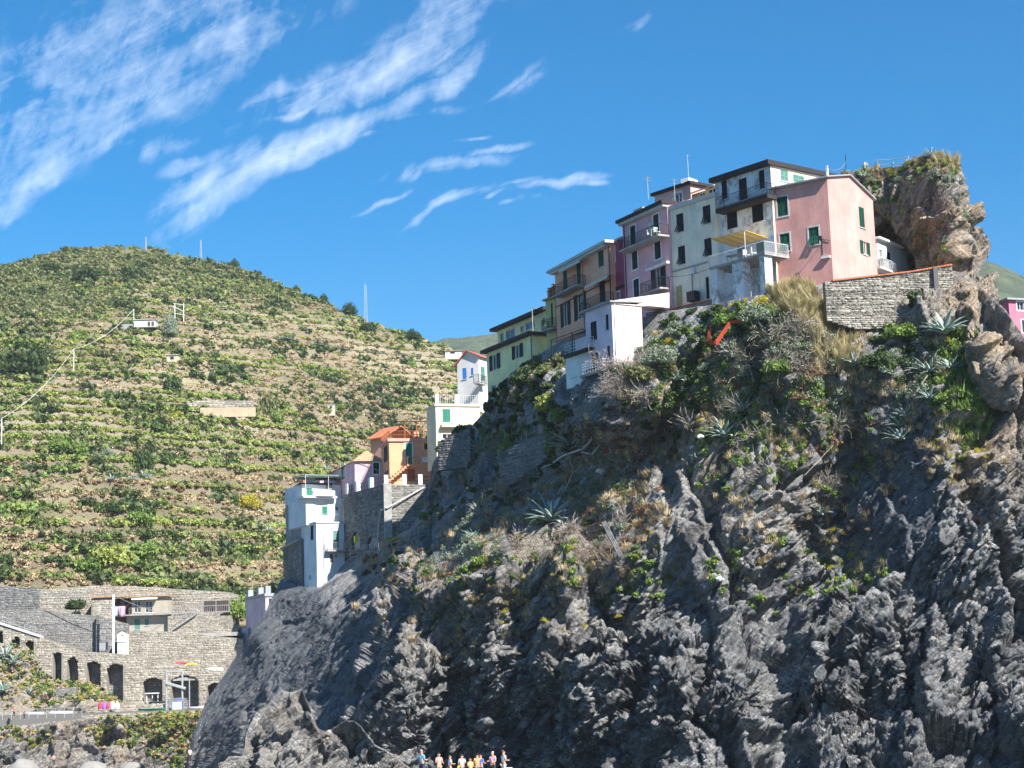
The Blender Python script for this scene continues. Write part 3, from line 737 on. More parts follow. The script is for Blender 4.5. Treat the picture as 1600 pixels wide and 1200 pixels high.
def win(root, f, a, b, kind='shut', mat=None, frame=None, sill=True, name='window', off=0.0):
    """window, door or opening given by its upper left and lower right pixels; returns its hole"""
    s0, s1, z0, z1 = f.rect(a, b, off)
    mat = mat or M_DKGREEN
    hole = (s0, s1, z0, z1)
    if kind in ('open',):
        wsh = (s1 - s0) * 0.27; hole = (s0 + wsh, s1 - wsh, z0, z1)
    if kind == 'wide':
        wsh = (s1 - s0) * 0.31; hole = (s0 + wsh, s1 - wsh, z0, z1)
    h0, h1, hz0, hz1 = hole
    mb = MB(); fm = frame or M_PALE
    if frame is not None:
        t = 0.13
        f.box(mb, h0 - t, h0, hz0, hz1 + t, 0.0, 0.035); f.box(mb, h1, h1 + t, hz0, hz1 + t, 0.0, 0.035); f.box(mb, h0, h1, hz1, hz1 + t, 0.0, 0.035)
        if kind != 'door': f.box(mb, h0 - t, h1 + t, hz0 - t, hz0, 0.0, 0.05)
    elif sill and kind != 'door':
        f.box(mb, h0 - .08, h1 + .08, hz0 - .07, hz0, 0.0, 0.09)
    # casement inside the opening
    fw = 0.06
    f.box(mb, h0, h0 + fw, hz0, hz1, -.15, -.09); f.box(mb, h1 - fw, h1, hz0, hz1, -.15, -.09)
    f.box(mb, h0 + fw, h1 - fw, hz0, hz0 + fw, -.15, -.09); f.box(mb, h0 + fw, h1 - fw, hz1 - fw, hz1, -.15, -.09)
    mid = (h0 + h1) / 2; f.box(mb, mid - .03, mid + .03, hz0 + fw, hz1 - fw, -.15, -.09)
    wo = mb.build(name, M_WHITE if kind in ('open', 'wide', 'glass') and frame is None else fm, root)
    if kind in ('open', 'wide', 'glass', 'shutflap', 'half'):
        p = MB(); f.box(p, h0 + fw, h1 - fw, hz0 + fw, hz1 - fw, -.13, -.12); p.build('pane', glass(), wo)
    if kind in ('shut', 'shutflap', 'door', 'half'):
        for q0, q1 in ((h0 + .01, mid - .01), (mid + .01, h1 - .01)):
            sm = MB()
            if kind == 'shutflap':
                zc = hz0 + (hz1 - hz0) * .45
                louvre(sm, f, q0, q1, zc, hz1 - .01, -.07); flap(sm, f, q0 + .04, q1 - .04, hz0 + .02, zc, -.04)
            elif kind == 'half':
                if q0 < mid - .1: louvre(sm, f, q0, q1, hz0, hz1 - .01, -.07)
                else:
                    zc = hz0 + (hz1 - hz0) * .5
                    louvre(sm, f, q0, q1, zc, hz1 - .01, -.07); flap(sm, f, q0 + .04, q1 - .04, hz0 + .02, zc, -.04)
            else: louvre(sm, f, q0, q1, hz0 + .01, hz1 - .01, -.07)
            sm.build('shutter', mat, wo)
    if kind in ('open', 'wide'):
        for q0, q1 in ((s0, h0 - .02), (h1 + .02, s1)):
            sm = MB(); louvre(sm, f, q0, q1, z0, z1, .02); sm.build('shutter', mat, wo)
    return hole

def railing(root, f, path, z, h, mat=None, gap=0.14, r=0.012, name='railing', panel=None, parent=None, posts=False, rails=(1.0,)):
    """path is a list of (s, o) corners at floor level z"""
    mb = MB(); mat = mat or M_IRON
    for (s0, o0), (s1, o1) in zip(path[:-1], path[1:]):
        for q in rails: mb.tube(f.pt(s0, z + h * q, o0), f.pt(s1, z + h * q, o1), 0.025, n=5)
        mb.tube(f.pt(s0, z + .08, o0), f.pt(s1, z + .08, o1), 0.018, n=4)
        L = math.hypot(s1 - s0, o1 - o0); n = max(1, int(L / gap))
        for k in range(n + 1):
            t = k / n
            rr = 0.03 if k in (0, n) else r
            a = f.pt(s0 + (s1 - s0) * t, z, o0 + (o1 - o0) * t); b = (a[0], a[1], z + h)
            mb.tube(a, b, rr, n=4, caps=False)
    return mb.build(name, mat, parent or root)

def balcony(root, f, a, b, off, th=0.16, mat=None, rmat=None, h=1.0, gap=0.13, name='balcony', floor_up=True, **kw):
    """slab whose front lower edge runs from pixel a (left) to pixel b (right) at distance off from the facade"""
    s0, za = f.sz(*a, off); s1, zb = f.sz(*b, off); z = (za + zb) / 2
    lo, hi = min(s0, s1), max(s0, s1)
    mb = MB(); f.box(mb, lo, hi, z, z + th, -.05, off)
    o = mb.build(name, mat or M_CONC, root)
    railing(root, f, [(lo + .04, .02), (lo + .04, off - .05), (hi - .04, off - .05), (hi - .04, .02)], z + th, h, rmat, gap, parent=o, **kw)
    return lo, hi, z + th, o

def pot_plant(root, p, s=0.5): pass

class House:
    """rectangular building: left facade L, right facade R sharing the near corner"""
    def __init__(h, name, label, C, aL, wl, wr, zb, zt, col, aR=None, cat='house', group=None, wallmat=None, wallmatR=None):
        h.L = Fac(*C, aL, 'L'); h.R = Fac(*C, (90 - aL) if aR is None else aR, 'R')
        h.wl = h.L.sz(*wl)[0] if isinstance(wl, tuple) else wl
        h.wr = h.R.sz(*wr)[0] if isinstance(wr, tuple) else wr
        h.zb = h.L.sz(*zb)[1] if isinstance(zb, tuple) else zb
        h.zt = h.L.sz(*zt)[1] if isinstance(zt, tuple) else zt
        loc = h.L.pt(0, h.zb)
        h.root = thing(name, label, cat, loc, group=group)
        h.mat = wallmat or col; h.matR = wallmatR or h.mat
        h.holesL = []; h.holesR = []
        h.topL = None; h.topR = None
    def wl_(h, a, b, kind='shut', mat=None, **k): x = win(h.root, h.L, a, b, kind, mat, **k); h.holesL.append(x); return x
    def wr_(h, a, b, kind='shut', mat=None, **k): x = win(h.root, h.R, a, b, kind, mat, **k); h.holesR.append(x); return x
    def corner(h, s, t):
        """plan point s along L and t along R"""
        q = h.L.O + h.L.d * s + h.R.d * t; return q
    def P(h, s, t, z): q = h.corner(s, t); return (q[0], q[1], z)
    def walls(h):
        mb = MB(); tl = h.topL or [(0, h.zt), (h.wl, h.zt)]; tr = h.topR or [(0, h.zt), (h.wr, h.zt)]
        facade(mb, h.L, h.wl, h.zb, tl, h.holesL, m=0); facade(mb, h.R, h.wr, h.zb, tr, h.holesR, m=1)
        zl, zr = tl[-1][1], tr[-1][1]
        # the two far sides
        mb.poly([h.P(h.wl, 0, h.zb), h.P(h.wl, h.wr, h.zb)] + [h.P(h.wl, t, z + (zl - tl[0][1])) for t, z in reversed(tr)])
        mb.poly([h.P(0, h.wr, h.zb), h.P(h.wl, h.wr, h.zb), h.P(h.wl, h.wr, zr + zl - tl[0][1]), h.P(0, h.wr, zr)])
        return mb.build('wall', [h.mat, h.matR], h.root)
    def flat_roof(h, ov=0.3, th=0.3, mat=None, dz=0.0, name='roof', ovR=None):
        ovR = ov if ovR is None else ovR
        mb = MB(); z0, z1 = h.zt + dz, h.zt + dz + th
        c = [(-ovR, -ov), (h.wl + ovR, -ov), (h.wl + ovR, h.wr + ov), (-ovR, h.wr + ov)]
        mb.hexa([h.P(s, t, z0) for s, t in c] + [h.P(s, t, z1) for s, t in c])
        return mb.build(name, mat or M_ROOFDK, h.root)
    def gable_roof(h, prof, th=0.14, ov=0.25, mat=None, mate=None):
        """roof with its ridge along L; prof is the outline over R as (t, z)"""
        mb = MB()
        for (t0, z0), (t1, z1) in zip(prof[:-1], prof[1:]):
            P = [h.P(-ov, t0, z0), h.P(h.wl + ov, t0, z0), h.P(h.wl + ov, t1, z1), h.P(-ov, t1, z1)]
            mb.hexa(P + [(x, y, z + th) for x, y, z in P])
        return mb.build('roof', mat or M_TILE, h.root)

def chimney(root, p, w, hgt, mat, cap=True, name='chimney', rz=0.5):
    mb = MB(); mb.box((p[0], p[1], p[2] + hgt / 2), (w, w, hgt), rz=rz)
    if cap:
        mb.box((p[0], p[1], p[2] + hgt + .05), (w * 1.3, w * 1.3, .1), rz=rz)
        mb.box((p[0], p[1], p[2] + hgt + .2), (w * .7, w * .7, .2), rz=rz); mb.box((p[0], p[1], p[2] + hgt + .33), (w * 1.2, w * 1.2, .06), rz=rz)
    return mb.build(name, mat, root)
def antenna(root, p, hgt, arms=((0.85, .8), (0.95, .5)), mat=None, name='antenna', rz=0.6, r=0.025):
    mb = MB(); mb.tube(p, (p[0], p[1], p[2] + hgt), r, n=5)
    c, s = math.cos(rz), math.sin(rz)
    for (k, L) in arms:
        z = p[2] + hgt * k; a = (p[0] - c * L / 2, p[1] - s * L / 2, z); b = (p[0] + c * L / 2, p[1] + s * L / 2, z)
        mb.tube(a, b, .012, n=4)
        for q in range(6):
            t = q / 5; x, y = a[0] + (b[0] - a[0]) * t, a[1] + (b[1] - a[1]) * t
            mb.tube((x - s * .25, y + c * .25, z), (x + s * .25, y - c * .25, z), .01, n=4)
    return mb.build(name, mat or M_STEEL, root)
def drainpipe(root, f, s, z0, z1, mat=None, r=0.05, o=0.08):
    mb = MB(); mb.tube(f.pt(s, z0, o), f.pt(s, z1, o), r, n=6)
    return mb.build('drainpipe', mat or M_GREY, root)
# ------------------------------------------------------------------ the row of tall houses on the ridge
# pink house with the gable
ST_PINK = stucco('pink_stucco', (0.66, 0.34, 0.30), 0.32, (0.3, 0.14, 0.14)); ST_PINKR = ST_PINK
h = House('pink_house', 'pink gabled house with green shutters at the right end of the row', (1297, 355, 165.5), 54, (1210, 400), (1368, 380), (1302, 446), (1292, 276), ST_PINK)
L, R = h.L, h.R
_, zR = R.sz(1365, 311); tp, zp = R.sz(1326, 275)
h.topR = [(0, h.zt), (tp, zp), (h.wr, zR)]
h.zb -= 2.5
h.wl_((1213.5, 309), (1231.5, 336), 'shut', M_GREEN, frame=M_PALE)
h.wl_((1218, 366.5), (1234.8, 391), 'shutflap', M_GREEN, frame=M_PALE)
h.wl_((1263, 356.6), (1280.3, 380.6), 'shutflap', M_GREEN, frame=M_PALE)
h.wr_((1341.3, 322), (1351.8, 357.6), 'shut', M_GREEN)
h.wr_((1343, 374.5), (1359.3, 400.5), 'wide', M_GREEN)
h.walls()
h.gable_roof([(-.35, h.zt - .12), (tp, zp + .02), (h.wr + .3, zR - .1)], .12, .22, M_GREY)
b = MB()
for o_ in (0.0,): L.box(b, .0, h.wl, h.zt - .2, h.zt - .04, .02, .3)
b.build('gutter', M_GREY, h.root)
drainpipe(h.root, L, h.wl - .1, h.zb, h.zt - .2, M_GREY)
chimney(h.root, h.P(.2, .5, h.zt), .16, .75, M_WHITE, rz=.9, name='flue')
b = MB(); s_, z_ = L.sz(1289, 376); L.bar(b, s_, z_, 0, s_, z_, .9, .03); L.box(b, s_ - .12, s_ + .15, z_ - .1, z_ + .25, .7, 1.0); L.bar(b, s_ + .3, z_ + .3, .02, s_ + .3, z_ - 1.2, .02, .03); L.bar(b, s_ - .5, z_ - .1, .05, s_ + .3, z_ + .2, .05, .02)
b.build('street_lamp_bracket', M_IRON, h.root)
b = MB(); s_, z_ = L.sz(1290, 402); L.box(b, s_ - .5, s_ + .3, z_ - .12, z_ + .06, 0, .25); b.build('floodlight', M_WHITE, h.root)

# pale blue peeling house
ST_BLUE = stucco('peeling_pale_blue_stucco', (0.74, 0.79, 0.82), 0.3, (0.25, 0.25, 0.25), 0.75, (0.27, 0.26, 0.25)); ST_CREAM = stucco('cream_stucco', (0.72, 0.63, 0.47), 0.1, (0.4, 0.35, 0.28))
h = House('pale_blue_house', 'tall peeling pale blue house with dark roof edge, yellow striped awning over its terrace', (1209, 355, 168.5), 39, (1122, 380), 11.0, (1217, 470), (1201.5, 257), ST_BLUE, wallmatR=ST_CREAM)
L, R = h.L, h.R; h.zb -= 1.0
for a, b_ in (((1127, 283.3), (1136.7, 309.3)), ((1153.7, 280.7), (1168, 310)), ((1185.3, 267.3), (1195.3, 293.3))): h.wl_(a, b_, 'door', M_DARK, name='balcony_door')
h.wl_((1135, 329), (1152.7, 354.7), 'shut', M_DARK); h.wl_((1174, 316.7), (1193.3, 344), 'shut', M_DARK)
h.wl_((1151.5, 389), (1165.6, 403), 'door', M_DARK, name='terrace_door'); h.wl_((1181, 379.4), (1194.6, 396), 'shut', M_GREEN)
h.wr_((1219, 265), (1232, 284.6), 'shut', M_TEAL); h.wr_((1238.6, 272), (1257, 288), 'shut', M_TEAL)
h.walls(); h.flat_roof(.55, .42, M_ROOFDK, -.1, ovR=.25)
b = MB(); h.root and None
c_ = [(-.3, -.6), (h.wl + .3, -.6), (h.wl + .3, 11.6), (-.3, 11.6)]
balcony(h.root, L, (1118, 333), (1199, 309), 1.15, .38, M_ROOFDK, M_IRON, 1.0, .14)
s0, s1, zf, tb = balcony(h.root, L, (1107.5, 421), (1195, 398), 3.0, .2, M_CONC, M_WHITE, 1.0, .13, name='terrace')
b = MB()
for k in range(9):
    t0, t1 = k / 9, (k + 1) / 9
    A0 = Vector(L.pt(s1 - .2 - (s1 - .2 - (s0 + 1.6)) * t0, zf + 2.55, .05)); 
    q = [L.pt(s1 - .3 - 4.3 * t0, zf + 2.2 - .1 * t0, .1), L.pt(s1 - .3 - 4.3 * t1, zf + 2.2 - .1 * t1, .1), L.pt(s1 - .3 - 4.3 * t1, zf + 2.55 - .1 * t1, 2.9), L.pt(s1 - .3 - 4.3 * t0, zf + 2.55 - .1 * t0, 2.9)]
    b.hexa(q + [(x, y, z + .03) for x, y, z in q], k % 2)
tag(b.build('awning', [plain('yellow_awning_cloth', (0.85, 0.52, 0.12), .8, .08), plain('pale_yellow_awning_cloth', (0.85, 0.66, 0.32), .8, .08)], h.root), 'yellow and cream striped awning')
for s_ in (s1 - .5, s1 - 4.5): b = MB(); L.bar(b, s_, zf, 2.9, s_, zf + 2.5, 2.85, .03); b.build('awning_pole', M_WHITE, h.root)
# piers below the terrace
for (xa, xb, w_) in ((1109.5, 1119, 0), (1144, 1160, 0), (1187, 1195, 0)):
    sa = L.sz(xa, 430, 2.9)[0]; sb = L.sz(xb, 430, 2.9)[0]
    b = MB(); L.box(b, min(sa, sb), max(sa, sb), h.zb - .5, zf - .21, 1.9, 2.85); b.build('pier', ST_BLUE, h.root)
b = MB(); L.box(b, s0 + .1, s1 - .1, h.zb - 2.5, h.zb + .7, 2.0, 2.9); b.build('parapet', ST_BLUE, h.root)
b = MB(); L.box(b, s0 + .1, s1 - .1, h.zb + .7, h.zb + .8, 1.95, 2.95); b.build('brick_coping', M_TERRA, h.root)
# table and chairs on the terrace are things of their own
def table(p, w_, d_, rz, label, mat, hgt=0.75):
    r = thing('terrace_table', label, 'table', p, rz)
    b = MB(); b.box((p[0], p[1], p[2] + hgt), (w_, d_, .05)); b.build('tabletop', mat, r)
    for x in (-1, 1):
        for y in (-1, 1):
            b = MB(); b.tube((p[0] + x * w_ * .42, p[1] + y * d_ * .4, p[2]), (p[0] + x * w_ * .42, p[1] + y * d_ * .4, p[2] + hgt), .03, n=4); b.build('leg', mat, r)
    return r
def chair(p, rz, label, mat, group=None):
    r = thing('garden_chair', label, 'chair', p, rz, group)
    b = MB(); b.box((p[0], p[1], p[2] + .44), (.46, .46, .05)); b.build('seat', mat, r)
    b = MB(); b.box((p[0], p[1] + .22, p[2] + .7), (.44, .05, .5)); b.build('backrest', mat, r)
    for x in (-1, 1):
        for y in (-1, 1):
            b = MB(); b.tube((p[0] + x * .19, p[1] + y * .19, p[2]), (p[0] + x * .2, p[1] + y * .2, p[2] + .43), .025, n=4); b.build('leg', mat, r)
    return r
tm = table(L.pt((s0 + s1) / 2 + .9, zf, 1.9), 1.9, .9, L.d[0], 'dark table set on the terrace of the peeling pale blue house', M_DARK)
chair(L.pt((s0 + s1) / 2 - .5, zf, 2.2), .6, 'white chair on the blue house terrace next to the dark table', M_WHITE)
chair(L.pt((s0 + s1) / 2 - 1.3, zf, 2.2), 1.9, 'white chair on the blue house terrace near its right corner', M_WHITE)

# cream grey house
ST_GREYC = stucco('grey_cream_stucco', (0.80, 0.77, 0.62), 0.32, (0.25, 0.24, 0.22), 0.12, (0.3, 0.28, 0.24))
h = House('cream_house', 'plain grey cream house with four dark shuttered windows, next left of the peeling blue house', (1121, 380, 173.5), 39, (1046, 400), 9.0, (1117, 468), (1121, 306), ST_GREYC)
L, R = h.L, h.R; h.zb -= 1.2
for a, b_, k_ in (((1056.3, 335.5), (1068.8, 361), 'half'), ((1097.5, 322.8), (1110.8, 347.8), 'half'), ((1059, 386), (1071.3, 411.5), 'half'), ((1100, 374), (1112.8, 398.5), 'half')): h.wl_(a, b_, k_, M_DARK)
h.wl_((1055.8, 447.5), (1067.3, 478), 'door', stucco('yellow_niche_stucco', (0.6, 0.5, 0.25), .2), name='niche_door', sill=False)
h.wl_((1102.3, 433.5), (1109, 466.5), 'door', M_DARK, name='door')
h.walls(); h.flat_roof(.25, .38, M_PALE, 0, ovR=.1)
b = MB(); sa, za = L.sz(1046, 425.5); sb, zb_ = L.sz(1106, 410); L.box(b, min(sa, sb), max(sa, sb), za - .12, za, .0, .12); b.build('string_course', M_GREY, h.root)
b = MB(); a0, a1, c0, c1 = L.rect((1080.6, 420.5), (1087.5, 427.5)); L.box(b, a0, a1, c0, c1, 0, .2); b.build('meter_box', paint('pale_blue_box_paint', (.5, .6, .65)), h.root)
drainpipe(h.root, L, h.wl - .3, h.zb, h.zt, M_WHITE); drainpipe(h.root, L, (a0 + a1) / 2 + .2, h.zb, c0, M_IRON, .035)
s_, z_ = L.sz(1090, 470); b = MB(); L.box(b, s_ - .5, s_ + .5, z_ - .1, z_ + .8, 0.2, .9); tag(b.build('condenser_unit', M_DARK), 'dark air conditioning unit on the ground before the cream house', 'air conditioner')

# tall pink house with two balconies
ST_ROSE = stucco('rose_stucco', (0.76, 0.43, 0.46), 0.3, (0.28, 0.16, 0.18))
h = House('rose_house', 'tall rose pink house with two balconies and white window surrounds', (1046, 400, 178.0), 28, (975.5, 420), 8.0, (1043, 462), (1041, 318), ST_ROSE)
L, R = h.L, h.R; h.zb -= 2.0
for a, b_, k_ in (((984.3, 354.5), (994, 382), 'door'), ((1020.3, 337), (1030.3, 364.5), 'door'), ((987, 394.3), (997, 419), 'shut'), ((1022.3, 377.7), (1033.3, 402.5), 'shut'), ((989.7, 437.7), (999.5, 463), 'shut')): h.wl_(a, b_, k_, M_DKGREEN, frame=M_WHITE)
h.wl_((1017.5, 421.5), (1041.3, 450), 'wide', M_DKGREEN)
h.walls(); h.flat_roof(.7, .3, M_ROOFDK, -.05, ovR=.15)
b = MB(); L.box(b, .0, h.wl, h.zt - .32, h.zt - .06, .02, .5); b.build('eave_soffit', M_PALE, h.root)
s0, s1, zf, _ = balcony(h.root, L, (967, 395), (1028, 367.5), 1.25, .18, M_CONC, M_IRON, 1.0, .12)
chair(L.pt(s0 + 1.0, zf, .7), .5, 'white plastic chair on the top balcony of the rose pink house, at its right end', M_WHITE)
chair(L.pt(s0 + 2.2, zf, .7), 1.1, 'white plastic chair on the top balcony of the rose pink house, beside the rail', M_WHITE)
table(L.pt(s0 + 1.5, zf, .7), .7, .7, 0, 'pale green table on the top balcony of the rose pink house', paint('pale_green_table_paint', (.35, .6, .5)))
balcony(h.root, L, (1000, 463), (1031, 450.5), 1.1, .16, M_CONC, M_IRON, 1.0, .12)
b = MB(); sa, za = L.sz(1008, 422.5, .4); sb, _z = L.sz(1041, 408.5, .4); L.box(b, min(sa, sb), max(sa, sb), za - .12, za + .1, .05, .4); b.build('rolled_awning', M_WHITE, h.root)
drainpipe(h.root, L, h.wl - .35, h.zb, h.zt - .3, M_DARK)
# roof terrace: parapets, chimney, antennas
b = MB(); P_ = h.P
b.box(P_(h.wl - 1.2, 1.2, h.zt + .8), (1.6, .25, 1.0), rz=2.1); b.build('parapet', stucco('light_pink_stucco', (0.62, 0.42, 0.4), .1), h.root)
antenna(h.root, P_(3.2, 3.0, h.zt + .3), 3.2, rz=.4)
b = MB(); 
for k in range(7):
    a = P_(h.wl - .4 - 1.15 * k, 1.9, h.zt + .3); b.tube(a, (a[0], a[1], a[2] + .95), .02, n=4)
for zz_ in (.5, .95): b.tube(P_(h.wl - .4, 1.9, h.zt + .3 + zz_), P_(.5, 1.9, h.zt + .3 + zz_), .018, n=4)
b.build('terrace_rail', M_GREY, h.root)

# set-back attic storeys behind the rose and cream houses
ST_ATT = stucco('attic_pink_stucco', (0.66, 0.42, 0.38), .12)
h = House('attic_house', 'set back pink attic storey with roof terrace above the grey cream house', (1079, 300, 183), 39, (1024, 330), 4.0, (1079, 320), (1078, 288), ST_ATT, wallmatR=ST_ATT)
h.zb -= 4; L = h.L
h.wl_((1054, 303), (1066, 318), 'glass', frame=M_WHITE)
h.walls(); h.flat_roof(.3, .28, M_ROOFDK, 0)
antenna(h.root, h.P(1.2, 1, h.zt + .2), 3.2, ((.97, .3),), rz=.2); antenna(h.root, h.P(7.0, 1, h.zt + .2), 2.4, rz=.9)
b = MB(); b.box(h.P(.6, .5, h.zt + .45), (1.6, .9, .45), rz=.9); b.build('white_skylight', M_WHITE, h.root)
h = House('terrace_screen', 'low pink roof terrace wall with a coping above the cream facade', (1077, 320, 177.5), 39, (1042, 330), 2.0, (1077, 345), (1076, 311), stucco('terrace_pink_stucco', (0.72, 0.45, 0.40), .1), cat='wall')
h.zb -= 1; h.walls()
h = House('ochre_attic', 'ochre attic with dark windows and a tan awning, tucked left of the pale blue house', (1119, 300, 177), 39, (1081, 310), 5.0, (1119, 330), (1119, 292), stucco('ochre_stucco', (0.55, 0.38, 0.17), .25))
h.zb -= 3; h.wl_((1092, 302), (1101.5, 313), 'glass', frame=None); h.wl_((1106, 296), (1119, 308), 'glass', frame=None)
h.walls()
b = MB(); q = [h.P(-.2, -.5, h.zt), h.P(h.wl + .3, -.5, h.zt - .1), h.P(h.wl - .6, 4.5, h.zt + 1.9), h.P(-.2, 4.5, h.zt + 2.2)]; b.hexa(q + [(x, y, z + .12) for x, y, z in q]); b.build('roof', plain('tan_roof_cloth', (0.5, 0.36, 0.22), .9, .15), h.root)

# narrow purple house
ST_PURP = stucco('purple_red_stucco', (0.38, 0.08, 0.14), 0.3, (0.12, 0.04, 0.05))
h = House('purple_house', 'narrow wine red house squeezed between the orange and the rose pink houses', (977, 420, 186.6), 28, (953, 420), 6.0, (978, 470), (974, 373), ST_PURP)
h.zb -= 3; L = h.L
h.wl_((953.8, 387.5), (961.5, 408), 'glass', frame=M_WHITE); h.wl_((960, 458.5), (968.5, 470), 'shut', M_TEAL, frame=M_WHITE)
h.walls(); h.flat_roof(.3, .2, M_GREY, 0, ovR=0)
b = MB(); L.box(b, 0, h.wl, L.sz(965, 448)[1] - .35, L.sz(965, 448)[1], 0, .1); b.build('string_course', M_ROOFDK, h.root)
chimney(h.root, h.P(h.wl * .45, 1.0, h.zt), .45, 1.5, M_WHITE)
drainpipe(h.root, L, h.wl - .1, h.zb, h.zt, M_DARK)

# orange house
ST_OR = stucco('orange_stucco', (0.90, 0.45, 0.30), 0.25, (0.28, 0.16, 0.11))
h = House('orange_house', 'burnt orange house with two balconies and scalloped awnings, left of the wine red house', (954.5, 430, 188.0), 23, (868.5, 470), 8.0, (956, 475), (953, 380.5), ST_OR)
L, R = h.L, h.R; h.zb = L.sz(870, 534)[1] - .8
h.wl_((879.3, 424.7), (886.8, 452), 'door', M_GREEN, name='balcony_door'); h.wl_((900.3, 411), (908, 441.7), 'door', M_GREEN, name='balcony_door'); h.wl_((934.2, 392), (943.6, 415), 'shut', M_GREEN)
h.wl_((876, 475.8), (892.3, 506), 'open', M_DKGREEN); h.wl_((897, 463), (917, 494), 'open', M_DKGREEN); h.wl_((936, 441), (946.3, 471.7), 'door', M_DARK, name='balcony_door')
h.walls(); h.flat_roof(.75, .28, M_PALE, 0, ovR=.5)
b = MB(); L.box(b, .1, h.wl, h.zt - .25, h.zt - .02, .02, .6); b.build('eave_soffit', M_PALE, h.root)
balcony(h.root, L, (863, 466), (898.5, 446), 1.2, .18, M_CONC, M_IRON, 1.0, .13)
balcony(h.root, L, (904.5, 492), (942, 474), 1.2, .18, M_CONC, M_IRON, 1.0, .13)
M_AWN = plain('cream_awning_cloth', (0.62, 0.56, 0.47), .8, .15)
for (pa, pb, lbl) in (((872.5, 428), (905.5, 404), 1), ((913.5, 450), (949, 430.5), 0)):
    sa, za = L.sz(*pa, 1.0); sb, zb_ = L.sz(*pb, 1.0); z_ = (za + zb_) / 2 
    b = MB(); lo, hi = min(sa, sb), max(sa, sb)
    q = [L.pt(lo, z_ + .5, .05), L.pt(hi, z_ + .5, .05), L.pt(hi, z_ + .1, 1.0), L.pt(lo, z_ + .1, 1.0)]; b.hexa(q + [(x, y, z + .03) for x, y, z in q])
    n_ = 14
    for k in range(n_):
        x0, x1 = lo + (hi - lo) * k / n_, lo + (hi - lo) * (k + 1) / n_
        b.poly([L.pt(x0, z_ + .1, 1.0), L.pt(x1, z_ + .1, 1.0), L.pt(x1, z_ - .12, 1.02), L.pt((x0 + x1) / 2, z_ - .22, 1.02), L.pt(x0, z_ - .12, 1.02)])
    b.build('awning', M_AWN, h.root)
drainpipe(h.root, L, L.sz(912, 450)[0], h.zb, h.zt - .2, stucco('pipe_orange', (.5, .3, .22)), .06)
drainpipe(h.root, L, .1, h.zb, h.zt - .2, M_DARK)
b = MB(); sa, za = L.sz(871, 478); L.box(b, .0, h.wl, za - .1, za, 0, .06); b.build('string_course', M_DARK, h.root)
for px_, py_ in ((875, 466), (890, 460)): pass
chimney(h.root, h.P(h.wl - 1.0, 1.5, h.zt + .2), .5, .8, M_WHITE)

# narrow yellow-green house behind it
ST_YG = stucco('yellow_green_stucco', (0.58, 0.52, 0.24), 0.25)
h = House('olive_yellow_house', 'narrow olive yellow house with a small balcony at the left end of the orange house', (868, 500, 201.5), 35, (853.5, 505), 6.0, (868, 545), (868, 466), ST_YG)
h.zb -= 2; L = h.L
h.wl_((860.5, 474), (864.5, 507), 'door', M_DKGREEN, name='balcony_door')
h.walls(); h.flat_roof(.35, .2, M_TILE, 0, ovR=.1)
balcony(h.root, L, (846, 522), (862, 510), 1.0, .18, M_CONC, M_IRON, 1.0, .12)
chimney(h.root, h.P(h.wl * .4, .6, h.zt + .2), .5, 1.2, M_TILE); chimney(h.root, h.P(h.wl * .9, .6, h.zt), .5, 1.1, M_TERRA)

# yellow house: main block and set-back upper block
ST_YEL = stucco('lemon_stucco', (0.98, 0.86, 0.46), 0.12, (0.4, 0.4, 0.25))
h = House('lemon_house', 'lemon yellow house with open dark shutters and a terrace storey, left of the orange house', (831.5, 535, 206), 27, (761, 580), 5.0, (835, 560), (829.5, 524), ST_YEL)
L, R = h.L, h.R; h.zb = L.sz(763, 625)[1] - 1
h.wl_((765, 557), (782, 572.8), 'open', M_DARK) if 0 else None
h.wl_((765, 557.2), (782.2, 574.5), 'open', M_DKGREEN); h.wl_((800.2, 542), (817.8, 556.5), 'open', M_DKGREEN); h.wl_((767, 603), (775, 611.5), 'glass')
h.walls(); h.flat_roof(.6, .35, M_ROOFDK, -.02, ovR=.4)
drainpipe(h.root, L, .1, h.zb, h.zt, M_GREY, .07)
h2 = House('lemon_attic', 'set back lemon storey with glazed terrace doors and dark roof edge', (853.5, 500, 208.5), 27, (777.5, 530), 5.0, (853, 520), (853, 485.5), ST_YEL)
h2.zb -= 3
L2 = h2.L
for a, b_ in (((780.5, 521.3), (787, 533)), ((789.5, 517.5), (804.5, 527)), ((812.5, 510), (818.5, 518)), ((820.5, 506), (835.5, 511)), ((846.5, 497), (852, 508))): h2.wl_(a, b_, 'glass')
h2.walls(); h2.flat_roof(.7, .35, M_ROOFDK, 0, ovR=.6)
chimney(h2.root, h2.P(L2.sz(818, 495)[0], 1.5, h2.zt + .3), .45, .75, M_TILE, rz=.4); chimney(h2.root, h2.P(L2.sz(840.5, 485)[0], 1.5, h2.zt + .3), .45, .8, M_TILE, rz=.4)
antenna(h2.root, L.pt(.5, h.zt + .3, -.4), 2.7, ((.97, 1.2),), rz=1.9, r=.04)

